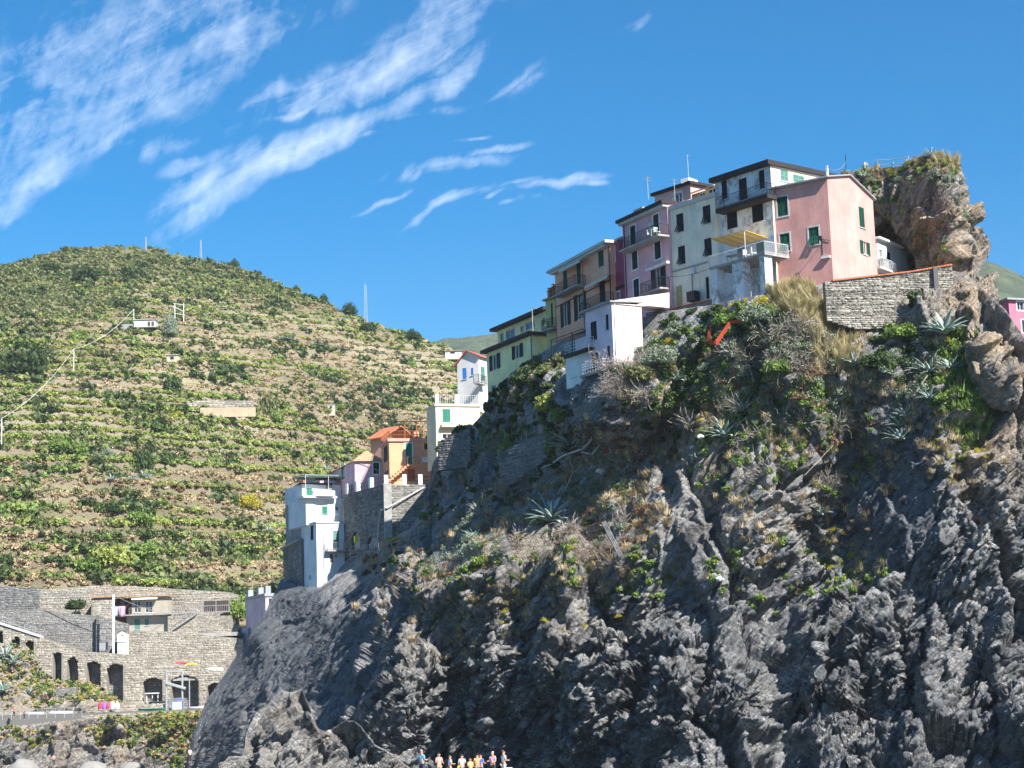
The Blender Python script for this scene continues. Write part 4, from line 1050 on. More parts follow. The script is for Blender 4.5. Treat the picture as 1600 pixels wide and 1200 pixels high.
# white gabled house
ST_WH = stucco('white_lilac_stucco', (0.64, 0.63, 0.62), 0.14, (0.4, 0.4, 0.42))
h = House('white_gabled_house', 'narrow white house with a red tiled gable, blue shutter, beyond the lemon house', (748.5, 590, 243), 62, (714.8, 596), (762.5, 590), (748.5, 625), (748.5, 563), ST_WH)
L, R = h.L, h.R; h.zb -= 1.5
sA, zA = L.sz(730, 549); _, zE = L.sz(714.5, 570)
h.topL = [(0, h.zt + .6), (sA, zA), (h.wl, zE)]
h.topR = [(0, h.zt + .6), (h.wr, h.zt + .6)]
h.wl_((722, 575.6), (729, 592), 'shut', M_BLUE); h.wl_((735.4, 575.4), (739.6, 586.5), 'shut', M_BLUE)
h.wr_((750.8, 572), (758, 596), 'door', M_TEAL, name='balcony_door')
mb = MB(); facade(mb, L, h.wl, h.zb, h.topL, h.holesL, m=0); facade(mb, R, h.wr, h.zb, h.topR, h.holesR, m=0)
mb.poly([h.P(h.wl, 0, h.zb), h.P(h.wl, h.wr, h.zb), h.P(h.wl, h.wr, zE), h.P(h.wl, 0, zE)])
mb.build('wall', ST_WH, h.root)
b = MB(); zr0 = h.zt + .6
for (s0_, z0_, s1_, z1_) in ((-.35, zr0 - .15, sA, zA), (sA, zA, h.wl + .35, zE - .3)):
    q = [h.P(s0_, -.35, z0_), h.P(s1_, -.35, z1_), h.P(s1_, h.wr + .2, z1_), h.P(s0_, h.wr + .2, z0_)]; b.hexa(q + [(x, y, z + .12) for x, y, z in q])
b.build('roof', M_REDTILE, h.root)
balcony(h.root, R, (748.5, 601), (761, 600), .8, .15, M_CONC, M_IRON, 1.0, .12)

# low pink and white house below the row, sunlit right wall
ST_LIL = stucco('pale_lilac_stucco', (0.80, 0.66, 0.74), 0.1, (0.5, 0.42, 0.48)); ST_LR = stucco('pale_pink_white_stucco', (0.76, 0.62, 0.60), 0.1, (0.6, 0.5, 0.5))
h = House('lilac_white_house', 'pale lilac house below the row, its right wall glaring white in the sun, railed balconies', (958.5, 545, 171), 30, (917, 560), 5.0, (966, 622), (952.5, 474), ST_LIL, wallmatR=ST_LR)
L, R = h.L, h.R; h.wr = R.sz(1004, 520)[0]; h.zb -= 1.0
for a, b_ in (((922.5, 504), (933, 530)), ((946, 492), (951.3, 515)), ((924.5, 553), (935.3, 575)), ((948.5, 541), (953.5, 558))): h.wl_(a, b_, 'shut', M_DARK)
h.walls()
# roof and the canopy that bridges to the row
b = MB(); q = [h.P(-.25, -.3, h.zt), h.P(h.wl + .3, -.4, h.zt - .05), h.P(h.wl + .3, h.wr, h.zt + .2), h.P(-.25, h.wr, h.zt + .2)]; b.hexa(q + [(x, y, z + .14) for x, y, z in q]); b.build('roof', M_GREY, h.root)
drainpipe(h.root, R, .25, h.zb, h.zt, M_WHITE)
b = MB(); pA = np.array(h.P(-.1, .1, h.zt - .05)); pB = W(1046, 481, 176.5); pC = W(1046, 457, 176.5); pD = np.array(h.P(-.1, .1, h.zt + .18)); dv_ = np.array([-1.0, 1.3, 0])
q = [pA, pB, pB + dv_, pA + dv_]; q2 = [pD, pC, pC + dv_, pD + dv_]; b.hexa(q + q2); b.build('canopy', ST_LR, h.root)
b = MB(); pE = W(1005, 484, 176.5)
q = [h.P(-.1, .12, h.zt - .1), h.P(-.1, h.wr, h.zt - .1), W(1046, 481, 178.5), W(1046, 482, 176.6)]; b.hexa(q + [(x, y, z + .09) for x, y, z in [tuple(t_) for t_ in q]]); b.build('canopy_soffit', ST_LR, h.root)
# upper terrace wing
ST_MINT = stucco('pale_mint_stucco', (0.76, 0.8, 0.76), .12)
s0, s1, zf, _ = balcony(h.root, L, (882, 558), (920, 545.5), .6, .22, M_ROOFDK, M_WHITE, .95, .5, rails=(1.0, .7, .4))
b = MB(); sL, zL = L.sz(886, 602, .0); L.box(b, h.wl, L.sz(885, 580, 0)[0], L.sz(890, 607)[1], zf - .24, -3.0, .05); b.build('lower_wing', ST_MINT, h.root)
b = MB(); L.box(b, h.wl, L.sz(885, 550, -1.2)[0], zf - .02, h.zt - 1.4, -5.5, -2.2); b.build('upper_wing', ST_LIL, h.root)
win(h.root, L, (892, 565), (903, 588), 'shut', M_DARK)
b = MB(); zz0 = h.zt - 1.5
for k in range(9):
    s_ = h.wl + .1 + .7 * k; L.bar(b, s_, zz0 - .2, .2, s_, zz0 + .15, -2.4, .04)
for o_ in (.2, -1.0, -2.3): L.bar(b, h.wl, zz0 + .0 + (-.12 * o_), o_, h.wl + 5.9, zz0 + (-.12 * o_), o_, .05)
for s_ in (h.wl + 2.0, h.wl + 5.8): L.bar(b, s_, zf, .2, s_, zz0, .2, .05)
b.build('pergola', M_IRON, h.root)
s0, s1, zf2, _ = balcony(h.root, L, (906, 594), (942, 576.5), .8, .18, M_CONC, M_WHITE, .95, .4, rails=(1.0, .72, .44))
railing(h.root, R, [(0.05, .05), (2.6, .05)], zf2, .95, M_WHITE, .6, rails=(1.0, .72, .44)) if 0 else None
s0, s1, zf3, _ = balcony(h.root, L, (910, 632), (945, 617), 1.0, .2, M_CONC, M_WHITE, 1.0, .45, rails=(1.0, .72, .44), name='lower_terrace')
for (a, b_) in (((911, 597), (917, 612)), ((934, 587), (940, 602))): win(h.root, L, a, b_, 'shut', M_GREEN, name='arched_door')
# ------------------------------------------------------------------ houses lower down on the left
ST_CRM = stucco('pale_cream_stucco', (0.80, 0.69, 0.48), 0.1, (0.5, 0.42, 0.3))
h = House('pale_cream_house', 'pale cream house with a railed roof terrace and one green shuttered window', (681, 655, 236), 20, (667, 665), 6.0, (682, 715), (680.5, 634.5), ST_CRM, aR=74)
L, R = h.L, h.R; h.wr = R.sz(750, 655)[0]; h.zb = L.sz(675, 722)[1] - 1
h.wr_((691, 639), (704, 660), 'shut', M_BRTGREEN); h.wr_((691, 678), (706.5, 686), 'glass')
h.walls(); h.flat_roof(.15, .25, ST_CRM, 0)
railing(h.root, R, [(.1, -.1), (h.wr, -.1)], h.zt + .25, 1.15, M_PALE, .28, r=.03)
for t_ in (680.5, 712, 748):
    b = MB(); s_ = R.sz(t_, 630)[0]; R.box(b, s_, s_ + .45, h.zt + .25, h.zt + 1.5, -.4, 0); b.build('terrace_post', M_WHITE, h.root)
b = MB(); s0_, z_ = R.sz(690, 667, .5); R.box(b, s0_, R.sz(735, 667, .5)[0], z_, z_ + .35, 0, .7); b.build('balcony', ST_CRM, h.root)

ST_PEA = stucco('peach_stucco', (0.78, 0.38, 0.22), 0.12, (0.5, 0.25, 0.16))
h = House('peach_house', 'peach orange house with a green door, outside stair and rusty railed roof terrace', (608.5, 720, 241), 14, (596, 720), (674.3, 720), (610.3, 753), (607.5, 690), ST_PEA, aR=76)
L, R = h.L, h.R; h.zb -= 2
h.wl_((599.5, 699), (605.8, 720), 'shut', M_DKGREEN); h.wl_((600, 737), (607, 751), 'glass')
h.wr_((633.2, 692.5), (644.3, 725), 'door', M_BRTGREEN, frame=M_WHITE, name='door'); h.wr_((664.5, 694.5), (670.5, 700.5), 'glass', frame=M_DARK)
h.wr_((637, 733), (649, 752), 'door', M_RUST, name='arched_door'); h.walls()
h.flat_roof(.2, .35, stucco('pink_band_stucco', (.7, .38, .3), .1), 0)
railing(h.root, R, [(.1, -.1), (h.wr - .3, -.1)], h.zt + .35, 1.0, M_RUST, .22, r=.02, rails=(1.0, .5))
railing(h.root, L, [(.1, -.1), (6, -.1)], h.zt + .35, 1.0, M_RUST, .22, r=.02, rails=(1.0, .5))
b = MB(); R.box(b, R.sz(648, 680)[0], R.sz(656, 680)[0], h.zt + .35, h.zt + 1.3, -1.2, -.5); b.build('planter', ST_PEA, h.root)
# pergola with a rusty corrugated roof
b = MB(); s0_ = R.sz(631, 670, -1)[0]; s1_ = R.sz(668, 660, -1)[0]; zt_ = R.sz(645, 654, -1)[1]
n_ = 22
for k in range(n_):
    a0 = s0_ - .9 + (s1_ - s0_ + 1.2) * k / n_; a1 = s0_ - .9 + (s1_ - s0_ + 1.2) * (k + 1) / n_; up_ = .05 * (k % 2)
    q = [R.pt(a0, zt_ - .5, -.2), R.pt(a1, zt_ - .5, -.2), R.pt(a1, zt_ + .1, -4.5), R.pt(a0, zt_ + .1, -4.5)]; b.hexa([(x, y, z + up_) for x, y, z in q] + [(x, y, z + up_ + .06) for x, y, z in q])
b.build('pergola_roof', plain('rusty_corrugated_sheet', (.2, .1, .055), .8, .3), h.root)
for s_ in (s0_, (s0_ + s1_) / 2, s1_):
    for o_ in (-.5, -4.0):
        b = MB(); R.bar(b, s_, h.zt + .3, o_, s_, zt_ - .3, o_, .06); b.build('pergola_post', M_RUST, h.root)
# landing and stair
b = MB(); l0, lz = R.sz(636, 728.5, 1.0); l1 = R.sz(655, 728, 1.0)[0]; R.box(b, l0, l1, lz, lz + .2, 0.0, 1.2)
for k in range(9):
    R.box(b, l0 - .34 * (k + 1), l0 - .34 * k, lz - .27 * (k + 1), lz - .27 * k + .05, .0, 1.0)
b.build('stair', ST_PEA, h.root)
railing(h.root, R, [(l0, 1.15), (l1, 1.15)], lz + .2, .95, M_RUST, .2)
b = MB(); R.box(b, R.sz(659, 716)[0], R.sz(668.5, 716)[0], R.sz(660, 723)[1], R.sz(660, 715)[1], .05, .45); tag(b.build('air_conditioner', M_WHITE, None), 'white air conditioning unit on the sunny wall of the peach house', 'air conditioner')

# tiled house behind
h = House('tiled_roof_house', 'small house with a brown tiled roof and orange railing behind the peach house', (600, 690, 250), 52, (579, 700), 6.0, (600, 720), (600, 684), stucco('tan_stucco', (.5, .33, .25), .2))
h.zb -= 2; h.walls(); h.gable_roof([(-.5, h.zt - .1), (3, h.zt + 1.7), (6.5, h.zt)], .15, .4, M_TERRA)

ST_SP = stucco('soft_pink_stucco', (0.62, 0.42, 0.47), 0.12, (0.42, 0.3, 0.34))
h = House('soft_pink_house', 'low soft pink house with hipped clay roof at the left foot of the peach house', (554.3, 740, 246), 20, (514, 745), (597, 730), (554.6, 757), (554, 721), ST_SP, aR=82)
L, R = h.L, h.R; h.zb -= 1.5
h.wr_((583, 723), (592.5, 740.5), 'shut', M_DARK, frame=M_WHITE); h.wl_((532.5, 727.5), (538.8, 748), 'glass', frame=M_WHITE)
h.walls()
b = MB(); zr = h.zt; e = .35
c0, c1, c2, c3 = h.P(-e, -e, zr), h.P(h.wl + e, -e, zr), h.P(h.wl + e, h.wr + e, zr), h.P(-e, h.wr + e, zr)
rA, rB = h.P(2.5, h.wr * .62, zr + 1.7), h.P(h.wl - 2, h.wr * .62, zr + 1.3)
for q in ((c0, c1, rB, rA), (c3, c0, rA), (c2, c3, rA, rB), (c1, c2, rB), (c0, c3, c2, c1)): b.poly(q)
b.build('roof', M_TILE, h.root)
b = MB(); b.box(h.P(h.wl + 2, 1, h.zb + 1.8), (5, 3, 3.6), rz=.5); b.build('lean_to', ST_SP, h.root)
b = MB(); R.bar(b, .3, zr - .1, .1, 3.0, zr - 1.2, .1, .04); R.bar(b, 3.0, zr - 1.2, .1, 3.0, h.zb + 1, .1, .04); b.build('drainpipe', M_GREY, h.root)

# white house on the cliff corner
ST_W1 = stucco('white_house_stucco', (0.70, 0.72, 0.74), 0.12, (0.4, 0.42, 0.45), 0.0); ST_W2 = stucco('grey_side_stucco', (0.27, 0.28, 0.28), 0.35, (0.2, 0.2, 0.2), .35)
h = House('white_cliff_house', 'white house on the cliff corner stepping down in terraces, lowest of the village', (495, 865, 246), 31, (471.5, 865), (538, 865), (496, 918), (494.2, 817.5), ST_W1, aR=62)
L, R = h.L, h.R; h.wr = R.sz(538.5, 865)[0]
h.wl_((485, 821.5), (490, 843), 'shut', M_DARK); h.wl_((482.5, 899), (485.5, 906), 'glass')
h.wr_((520, 829), (530, 856), 'door', M_TEAL, name='balcony_door'); h.wr_((515.5, 865.5), (520.5, 879), 'door', M_BROWN, name='door'); h.wr_((523.5, 865), (528, 872), 'glass')
h.zb -= .5
h.walls(); h.flat_roof(.12, .2, M_PALE, 0)
balcony(h.root, R, (511.7, 861), (541.5, 862), .9, .15, M_CONC, M_STEEL, 1.0, .14)
drainpipe(h.root, R, .9, h.zb, h.zt, M_GREY, .04)
railing(h.root, R, [(.1, -.1), (h.wr, -.1)], h.zt + .2, 1.0, M_STEEL, .5, rails=(1.0,))
railing(h.root, L, [(.1, -.1), (h.wl, -.1)], h.zt + .2, 1.0, M_STEEL, .5, rails=(1.0,))
zt1 = h.zt + .2
# middle storey, set back
def block(root, base, s0, s1, t0, t1, z0, z1, mat, name):
    b = MB(); c = [(s0, t0), (s1, t0), (s1, t1), (s0, t1)]
    b.hexa([base.P(s, t, z0) for s, t in c] + [base.P(s, t, z1) for s, t in c]); return b.build(name, mat, root)
f2 = Fac(494, 800, 248, 62, 'R')
def fx(f, px, py): return f.sz(px, py)[0]
z2 = f2.sz(505, 779)[1]
def boxhole(f, s0, s1, zb, zt, depth, holes, mat, root, name):
    mb = MB(); facade(mb, f, s1, zb, [(s0, zt), (s1, zt)], holes, s_start=s0)
    f.box(mb, s0, s1, zb, zt, -depth, -.25); return mb.build(name, mat, root)
hs_ = [win(h.root, f2, (503, 791), (512, 805), 'shut', M_BRTGREEN), win(h.root, f2, (523.5, 791), (529.5, 798), 'glass')]
boxhole(f2, fx(f2, 478, 800), fx(f2, 540, 800), zt1 - .25, z2, 6.0, hs_, ST_W1, h.root, 'middle_storey')
b = MB(); f2.box(b, fx(f2, 470, 780), fx(f2, 523, 780), z2, z2 + .25, -2.5, .8); b.build('upper_terrace', M_WHITE, h.root)
b = MB(); n_ = 14; x0_, x1_ = fx(f2, 486, 776), fx(f2, 521, 776); cs = (x0_ + x1_) / 2; wdt = (x1_ - x0_) / 2
for k in range(n_):
    a0, a1 = math.pi * k / n_, math.pi * (k + 1) / n_
    p0 = (cs + wdt * math.cos(a0), .5 + .7 * math.sin(a0)); p1 = (cs + wdt * math.cos(a1), .5 + .7 * math.sin(a1))
    q = [f2.pt(p0[0], z2 + .2, p0[1]), f2.pt(p1[0], z2 + .2, p1[1]), f2.pt(p1[0], z2 + .2, p1[1] - .2), f2.pt(p0[0], z2 + .2, p0[1] - .2)]
    b.hexa(q + [(x, y, z + .75) for x, y, z in q])
b.build('curved_parapet', M_WHITE, h.root)
f3 = Fac(494, 800, 250.5, 62, 'R')
z3 = f3.sz(500, 757)[1]
hs_ = [win(h.root, f3, (478.3, 763), (487.5, 776), 'shut', M_BRTGREEN)]
boxhole(f3, fx(f3, 472, 765), fx(f3, 533, 765), z2, z3, 6.0, hs_, ST_W1, h.root, 'top_storey')
b = MB(); xa, xb = fx(f3, 470, 752), fx(f3, 541, 752)
for k in range(9): f3.bar(b, xa + (xb - xa) * k / 8, z3 + .95, 1.6, xa + (xb - xa) * k / 8, z3 + .95, -3, .03)
for o_ in (1.6, 0, -1.5, -3): f3.bar(b, xa, z3 + .93, o_, xb, z3 + .93, o_, .03)
for s_ in (xa, (xa + xb) / 2, xb): f3.bar(b, s_, z2, 1.6, s_, z3 + .95, 1.6, .03)
b.build('canopy_frame', M_WHITE, h.root)
b = MB(); f3.box(b, xa - .1, xb + .1, z3 + 1.0, z3 + 1.05, -3, 1.7); b.build('canopy_mesh', plain('pale_green_mesh', (.3, .45, .38), .9, .4, 12), h.root)
fs = Fac(471.5, 800, 250.2, 17, 'L')
zS = fs.sz(469, 759)[1]; wS = fs.sz(446, 800)[0]; zm_ = fs.sz(444, 857)[1]
hl = [win(h.root, fs, a, b_, 'glass', sill=False) for a, b_ in (((451.7, 775), (454.3, 791)), ((461.3, 769.5), (466.5, 786)), ((451, 810), (453.6, 828)), ((456, 808), (459.3, 832)))]
mb = MB(); facade(mb, fs, wS, zm_ - .5, [(0, zS), (wS, zS)], hl); fs.box(mb, 0.02, wS, zm_ - .5, zS, -4, -.25); mb.build('side_wall', ST_W2, h.root)
b = MB(); fs.box(b, -.3, wS + .3, zS, zS + .25, -4, .3); b.build('side_roof', M_ROOFDK, h.root)
chimney(h.root, fs.pt(wS * .3, zS, -1), .5, 1.7, M_TERRA, False); chimney(h.root, fs.pt(wS * .1, zS, -1.4), .9, 1.2, M_WHITE, False)
SIDE = (fs, wS, zm_)

# lilac house at the foot, half hidden by the slab
ST_L2 = stucco('lilac_stucco', (0.55, 0.46, 0.52), .12)
h = House('lilac_house', 'lilac house with grey-blue roof band half hidden behind the dark slab', (415, 960, 322), 26, (384, 960), 10.0, (415, 1040), (414, 931), ST_L2, aR=64)
L, R = h.L, h.R; h.zb -= 4
h.wr_((420, 935), (427, 945), 'shut', M_DARK); h.wl_((387, 981), (392.5, 996), 'shut', M_TEAL)
h.walls(); h.flat_roof(.2, .5, M_GREY, -.1)
for k, (x_, y_) in enumerate(((386, 938), (402, 932), (413, 926))): chimney(h.root, L.pt(L.sz(x_, y_)[0], h.zt + .3, -.5), .9, 1.3, M_GREY, False)
block(h.root, h, h.wl, h.wl + 3.2, 0, 6, h.zb, L.sz(366, 984)[1], ST_L2, 'low_wing')
win(h.root, L, (371, 986), (375.5, 1006), 'shut', M_DARK, sill=False)
b = MB(); L.box(b, h.wl - .1, h.wl + 3.3, L.sz(366, 984)[1], L.sz(366, 984)[1] + .4, -6, .1); b.build('low_roof', M_GREY, h.root)

# small pale house behind the pinnacle's foot and the pink house at the far right
ST_PB = stucco('ice_blue_stucco', (0.66, 0.70, 0.72), .1)
h = House('ice_blue_house', 'small ice blue house with white roof slabs and a balcony, right of the pink gable', (1372, 410, 176), 60, 1.5, 6.5, (1372, 440), (1372, 373), ST_PB, aR=36)
R = h.R; h.wr = R.sz(1419, 415)[0]; zc = R.sz(1405, 388)[1]; zd = R.sz(1419, 405)[1]; h.zb -= .5
h.topR = [(0, h.zt), (R.sz(1405, 388)[0], zc), (h.wr, zc)]
h.wr_((1373.5, 389), (1380, 403), 'glass', M_DARK); h.wr_((1386, 393), (1392, 412), 'door', M_DARK)
h.walls(); h.gable_roof([(-.2, h.zt), (R.sz(1405, 388)[0] + .3, zc + .0)], .18, .4, M_WHITE)
balcony(h.root, R, (1376, 420), (1402, 427), 1.0, .16, M_WHITE, M_WHITE, .9, .16)
b = MB(); s_, z_ = R.sz(1373, 411, .3); R.box(b, s_ - .3, s_ + .9, z_ - .5, z_ + .3, .4, .9); tag(b.build('air_conditioner', M_GREY), 'grey condenser unit on the balcony of the ice blue house', 'air conditioner')
ST_FP = stucco('dusky_pink_stucco', (0.45, 0.16, 0.22), .2)
h = House('dusky_pink_house', 'dusky pink house with white window surrounds cut by the right frame edge', (1578, 500, 215), 20, 3.0, 14.0, (1578, 560), (1578, 468), ST_FP, aR=70)
R = h.R; h.zb = 0.5
h.wr_((1588.5, 471), (1600, 485), 'glass', frame=M_WHITE); h.wr_((1596, 500), (1608, 520), 'shut', M_DARK, frame=M_WHITE)
h.walls(); h.flat_roof(.4, .2, M_GREY, 0)
# ------------------------------------------------------------------ stone walls
def stone_mat(name, c1, c2, dark=(0.05, 0.045, 0.04), stain=0.3):
    m, t, b = new_mat(name)
    P = t.node('ShaderNodeNewGeometry').outputs['Position']
    n = t.noise(P, 6.0, 5, .7); n2 = t.noise(P, .35, 4, .6)
    c = t.mix(t.attr('tone'), c1, c2)
    c = t.mix(t.math('MULTIPLY', t.ramp(n, .45, .7), .5), c, tuple(k * .55 for k in c1))
    c = t.mix(t.math('MULTIPLY', t.ramp(n2, .5, .7), stain), c, dark)
    t.put(b.inputs['Base Color'], c); b.inputs['Roughness'].default_value = .95
    bp = t.node('ShaderNodeBump', ins={'Strength': .6, 'Distance': .05, 'Height': n}); t.l.new(bp.outputs[0], b.inputs['Normal'])
    return m
S_TAN = stone_mat('tan_wall_stone', (0.25, 0.225, 0.185), (0.53, 0.48, 0.40)); S_GREY = stone_mat('grey_wall_stone', (0.17, 0.165, 0.155), (0.36, 0.34, 0.31), stain=.45)
S_DARK = stone_mat('dark_shaded_wall_stone', (0.12, 0.12, 0.12), (0.29, 0.28, 0.26), stain=.5)  # darker stone; on walls turned from the sun it paints the shade in
S_PALE = stone_mat('pale_grey_wall_stone', (0.22, 0.20, 0.17), (0.54, 0.50, 0.43), stain=.4)
RS = np.random.RandomState(5)
def stones(name, f, s0, s1, topf_, botf_, mat, parent, hole=None, hh=.26, ll=.55, proud=.07, o=0.0, th=1.0, back=True, curve=None):
    """dry stone face: one low box per stone, laid in courses over a solid core"""
    core = MB(); n = max(2, int((s1 - s0) / .45)); xs = np.linspace(s0, s1, n + 1)
    for a, b in zip(xs[:-1], xs[1:]):
        m_ = (a + b) / 2; zt, zb = float(topf_(m_)), float(botf_(m_))
        spans = [(zb, zt)]
        if hole:
            for (h0, h1, z0, zf) in hole:
                if h0 < m_ < h1:
                    zc = zf(m_); new = []
                    for (c, d) in spans:
                        if z0 > c: new.append((c, min(z0, d)))
                        if zc < d: new.append((max(zc, c), d))
                    spans = new
        for c, d in spans:
            if d - c > .02: f.box(core, a, b, c, d, o - th, o)
    obj = core.build(name + '_core' if parent is None else 'wall_core', mat, parent)
    a_ = obj.data.attributes.new('tone', 'FLOAT', 'POINT'); a_.data.foreach_set('value', np.full(len(obj.data.vertices), .1, np.float32))
    V = []; Fq = []; T = []
    zmin = min(float(botf_(x)) for x in xs); zmax = max(float(topf_(x)) for x in xs)
    z = zmin; 
    while z < zmax:
        h_ = hh * RS.uniform(.5, 1.5); s = s0 - RS.uniform(0, ll)
        while s < s1:
            l_ = ll * RS.uniform(.3, 1.9); c, cz = s + l_ / 2, z + h_ / 2
            if s0 < c < s1 and float(botf_(c)) < cz < float(topf_(c)) - h_ * .4 and not (hole and any(h0 - l_ * .3 < c < h1 + l_ * .3 and z0 < cz < zf(min(max(c, h0), h1)) for (h0, h1, z0, zf) in hole)):
                pr = o + proud * RS.uniform(.2, 1.0); a, b = max(s + .02, s0), min(s + l_ - .02, s1); c0, c1 = z + .015 + RS.uniform(0, .03), z + h_ - .01 - RS.uniform(0, .03)
                k = len(V); e = .035
                V += [f.pt(a, c0, o), f.pt(b, c0, o), f.pt(b, c1, o), f.pt(a, c1, o), f.pt(a + e, c0 + e, pr), f.pt(b - e, c0 + e, pr * RS.uniform(.8, 1.1)), f.pt(b - e, c1 - e, pr), f.pt(a + e, c1 - e, pr)]
                Fq += [(k + 4, k + 5, k + 6, k + 7), (k, k + 1, k + 5, k + 4), (k + 1, k + 2, k + 6, k + 5), (k + 2, k + 3, k + 7, k + 6), (k + 3, k, k + 4, k + 7)]
                T += [RS.uniform(0, 1)] * 8
            s += l_
        z += h_
    V = np.array(V); off = np.array(parent_loc(parent)) if parent else np.zeros(3)
    me = np_mesh('stone_courses', V - off, np.array(Fq), [mat], attrs={'tone': T})
    ob = link(bpy.data.objects.new('stone_courses', me)); ob['kind'] = 'stuff'
    if parent: ob.parent = parent
    return obj, ob
def wall_thing(label, f, s0, s1, topf_, botf_, mat, hole=None, name='stone_wall', cat='wall', **k):
    m_ = (s0 + s1) / 2; r = thing(name, label, cat, f.pt(m_, float(botf_(m_))))
    stones(name, f, s0, s1, topf_, botf_, mat, r, hole, **k); return r
def line_on(f, pts, off=0.0):
    """height as a function of s through pixels"""
    q = sorted(f.sz(x, y, off) for x, y in pts); a = np.array(q)
    return lambda s: np.interp(s, a[:, 0], a[:, 1])
def sx(f, px, py, off=0.0): return f.sz(px, py, off)[0]

# ---- village terrace walls under the peach house
fA = Fac(600, 757, 237, 28, 'L'); fB = Fac(600, 757, 237, 80, 'R')
sA_ = sx(fA, 537, 790)
zTA = line_on(fA, [(600, 757), (538, 773)]); zBA = line_on(fA, [(600, 848), (537, 872)])
def arch(f, x0, x1, ytop, ybot, rise=None, n=None):
    a, b = sorted((sx(f, x0, (ytop + ybot) / 2), sx(f, x1, (ytop + ybot) / 2))); zt = f.sz((x0 + x1) / 2, ytop)[1]; zb = f.sz((x0 + x1) / 2, ybot)[1]
    m_, r = (a + b) / 2, (b - a) / 2; ri = r if rise is None else rise
    return (a, b, zb, lambda s: zt - ri + ri * math.sqrt(max(0.0, 1 - ((s - m_) / r) ** 2)))
AR = [arch(fA, 563, 548.5, 831, 858), arch(fA, 590, 573.5, 836, 858)]
rw = wall_thing('tall shaded stone retaining wall with two arched niches below the soft pink house', fA, 0, sA_, zTA, zBA, S_DARK, AR, th=1.2, name='retaining_wall')
b = MB(); fA.box(b, 0, sA_, zBA(3) - 1, zTA(6) - 1.2, -1.6, -1.25); b.build('niche_back', M_CONC, rw)
zTB = line_on(fB, [(600, 757), (672, 757)]); zBB = line_on(fB, [(600, 845), (630, 832), (655, 815), (675, 790)])
wall_thing('sunlit stone retaining wall with a buttress under the peach house', fB, 0.0, sx(fB, 674, 790), zTB, zBB, S_GREY, th=1.2, name='retaining_wall')
fp = Fac(607.5, 800, 236.2, 80, 'R')
b = MB(); r = thing('buttress', 'pale rendered buttress at the corner of the sunlit retaining wall', 'buttress', fB.pt(.4, float(zBB(.4))))
fB.box(b, -.1, .85, float(zBB(.4)) - 1, float(zTB(.4)) + .1, -.2, .5); b.build('shaft', M_CONC, r)
# ground of the terrace behind these walls
q0, q1, q2 = fA.pt(sA_ + 6, 0), fA.pt(0, 0), fB.pt(sx(fB, 690, 780), 0)
zt_ = float(zTA(sA_ / 2)) - .5; b = MB()
c_ = [(q0[0], q0[1] + 1), (q1[0], q1[1] + .6), (q2[0], q2[1] + .8), (q2[0] + 6, q2[1] + 40), (q0[0] + 10, q0[1] + 45)]
b.poly([(x, y, zt_) for x, y in c_]); 
for (x0, y0), (x1, y1) in zip(c_, c_[1:] + c_[:1]): b.poly([(x0, y0, 20), (x1, y1, 20), (x1, y1, zt_), (x0, y0, zt_)])
tag(b.build('village_terrace', M_CONC), kind='structure')
# low walls, posts and railings on top
b = MB(); r = thing('terrace_railing', 'white posts with thin rails along the top of the retaining wall below the peach house', 'railing', fB.pt(2, float(zTB(2))))
for i, (x_, y0_, y1_) in enumerate(((603.5, 758, 742), (632, 757, 742), (657, 757, 739))):
    s_ = sx(fB, x_, 750); bb = MB(); z_ = fB.sz(x_, y0_)[1]; fB.box(bb, s_ - .25, s_ + .25, z_, z_ + 1.25, -.5, 0); bb.build('post', M_WHITE, r)
for z_ in (.5, .95): fB.bar(b, 0, float(zTB(0)) + z_, -.25, sx(fB, 670, 750), float(zTB(4)) + z_, -.25, .025)
b.build('rail', M_IRON, r)
r = thing('terrace_railing', 'white posts and dark mesh along the top of the shaded retaining wall', 'railing', fA.pt(5, float(zTA(5))))
b = MB(); fA.box(b, .1, sA_, float(zTA(0)) - .0, float(zTA(0)) + .05, -.4, -.2)
for x_ in (577, 556, 541):
    s_ = sx(fA, x_, 765); bb = MB(); fA.box(bb, s_ - .3, s_ + .3, float(zTA(s_)), float(zTA(s_)) + 1.3, -.5, 0); bb.build('post', M_WHITE, r)
for k in range(30):
    s_ = sA_ * k / 29; fA.bar(b, s_, float(zTA(s_)), -.3, s_, float(zTA(s_)) + 1.0, -.3, .015)
for z_ in (.5, 1.0): fA.bar(b, 0, float(zTA(0)) + z_, -.3, sA_, float(zTA(sA_)) + z_, -.3, .025)
b.build('rail', M_IRON, r)
b = MB(); r = thing('drain_pipe', 'long pale drain pipe running down across the two retaining walls', 'pipe', fB.pt(3, float(zBB(3))))
b.path([fB.pt(sx(fB, 662, 762), fB.sz(662, 762)[1], .2), fB.pt(.2, fB.sz(600, 795)[1], .7), fA.pt(.3, fA.sz(597, 798)[1], .35), fA.pt(1.2, fA.sz(594, 820)[1], .3), fA.pt(1.7, fA.sz(590, 850)[1], .3)], .1); b.build('pipe', M_PALE, r)
b = MB(); fA.box(b, sx(fA, 558.5, 843) - .25, sx(fA, 558.5, 843) + .25, fA.sz(558, 847)[1], fA.sz(558, 838)[1], .05, .4); tag(b.build('life_jacket', plain('yellow_cloth', (.8, .6, .02))), 'yellow life jacket hanging in the left arched niche', 'life jacket')
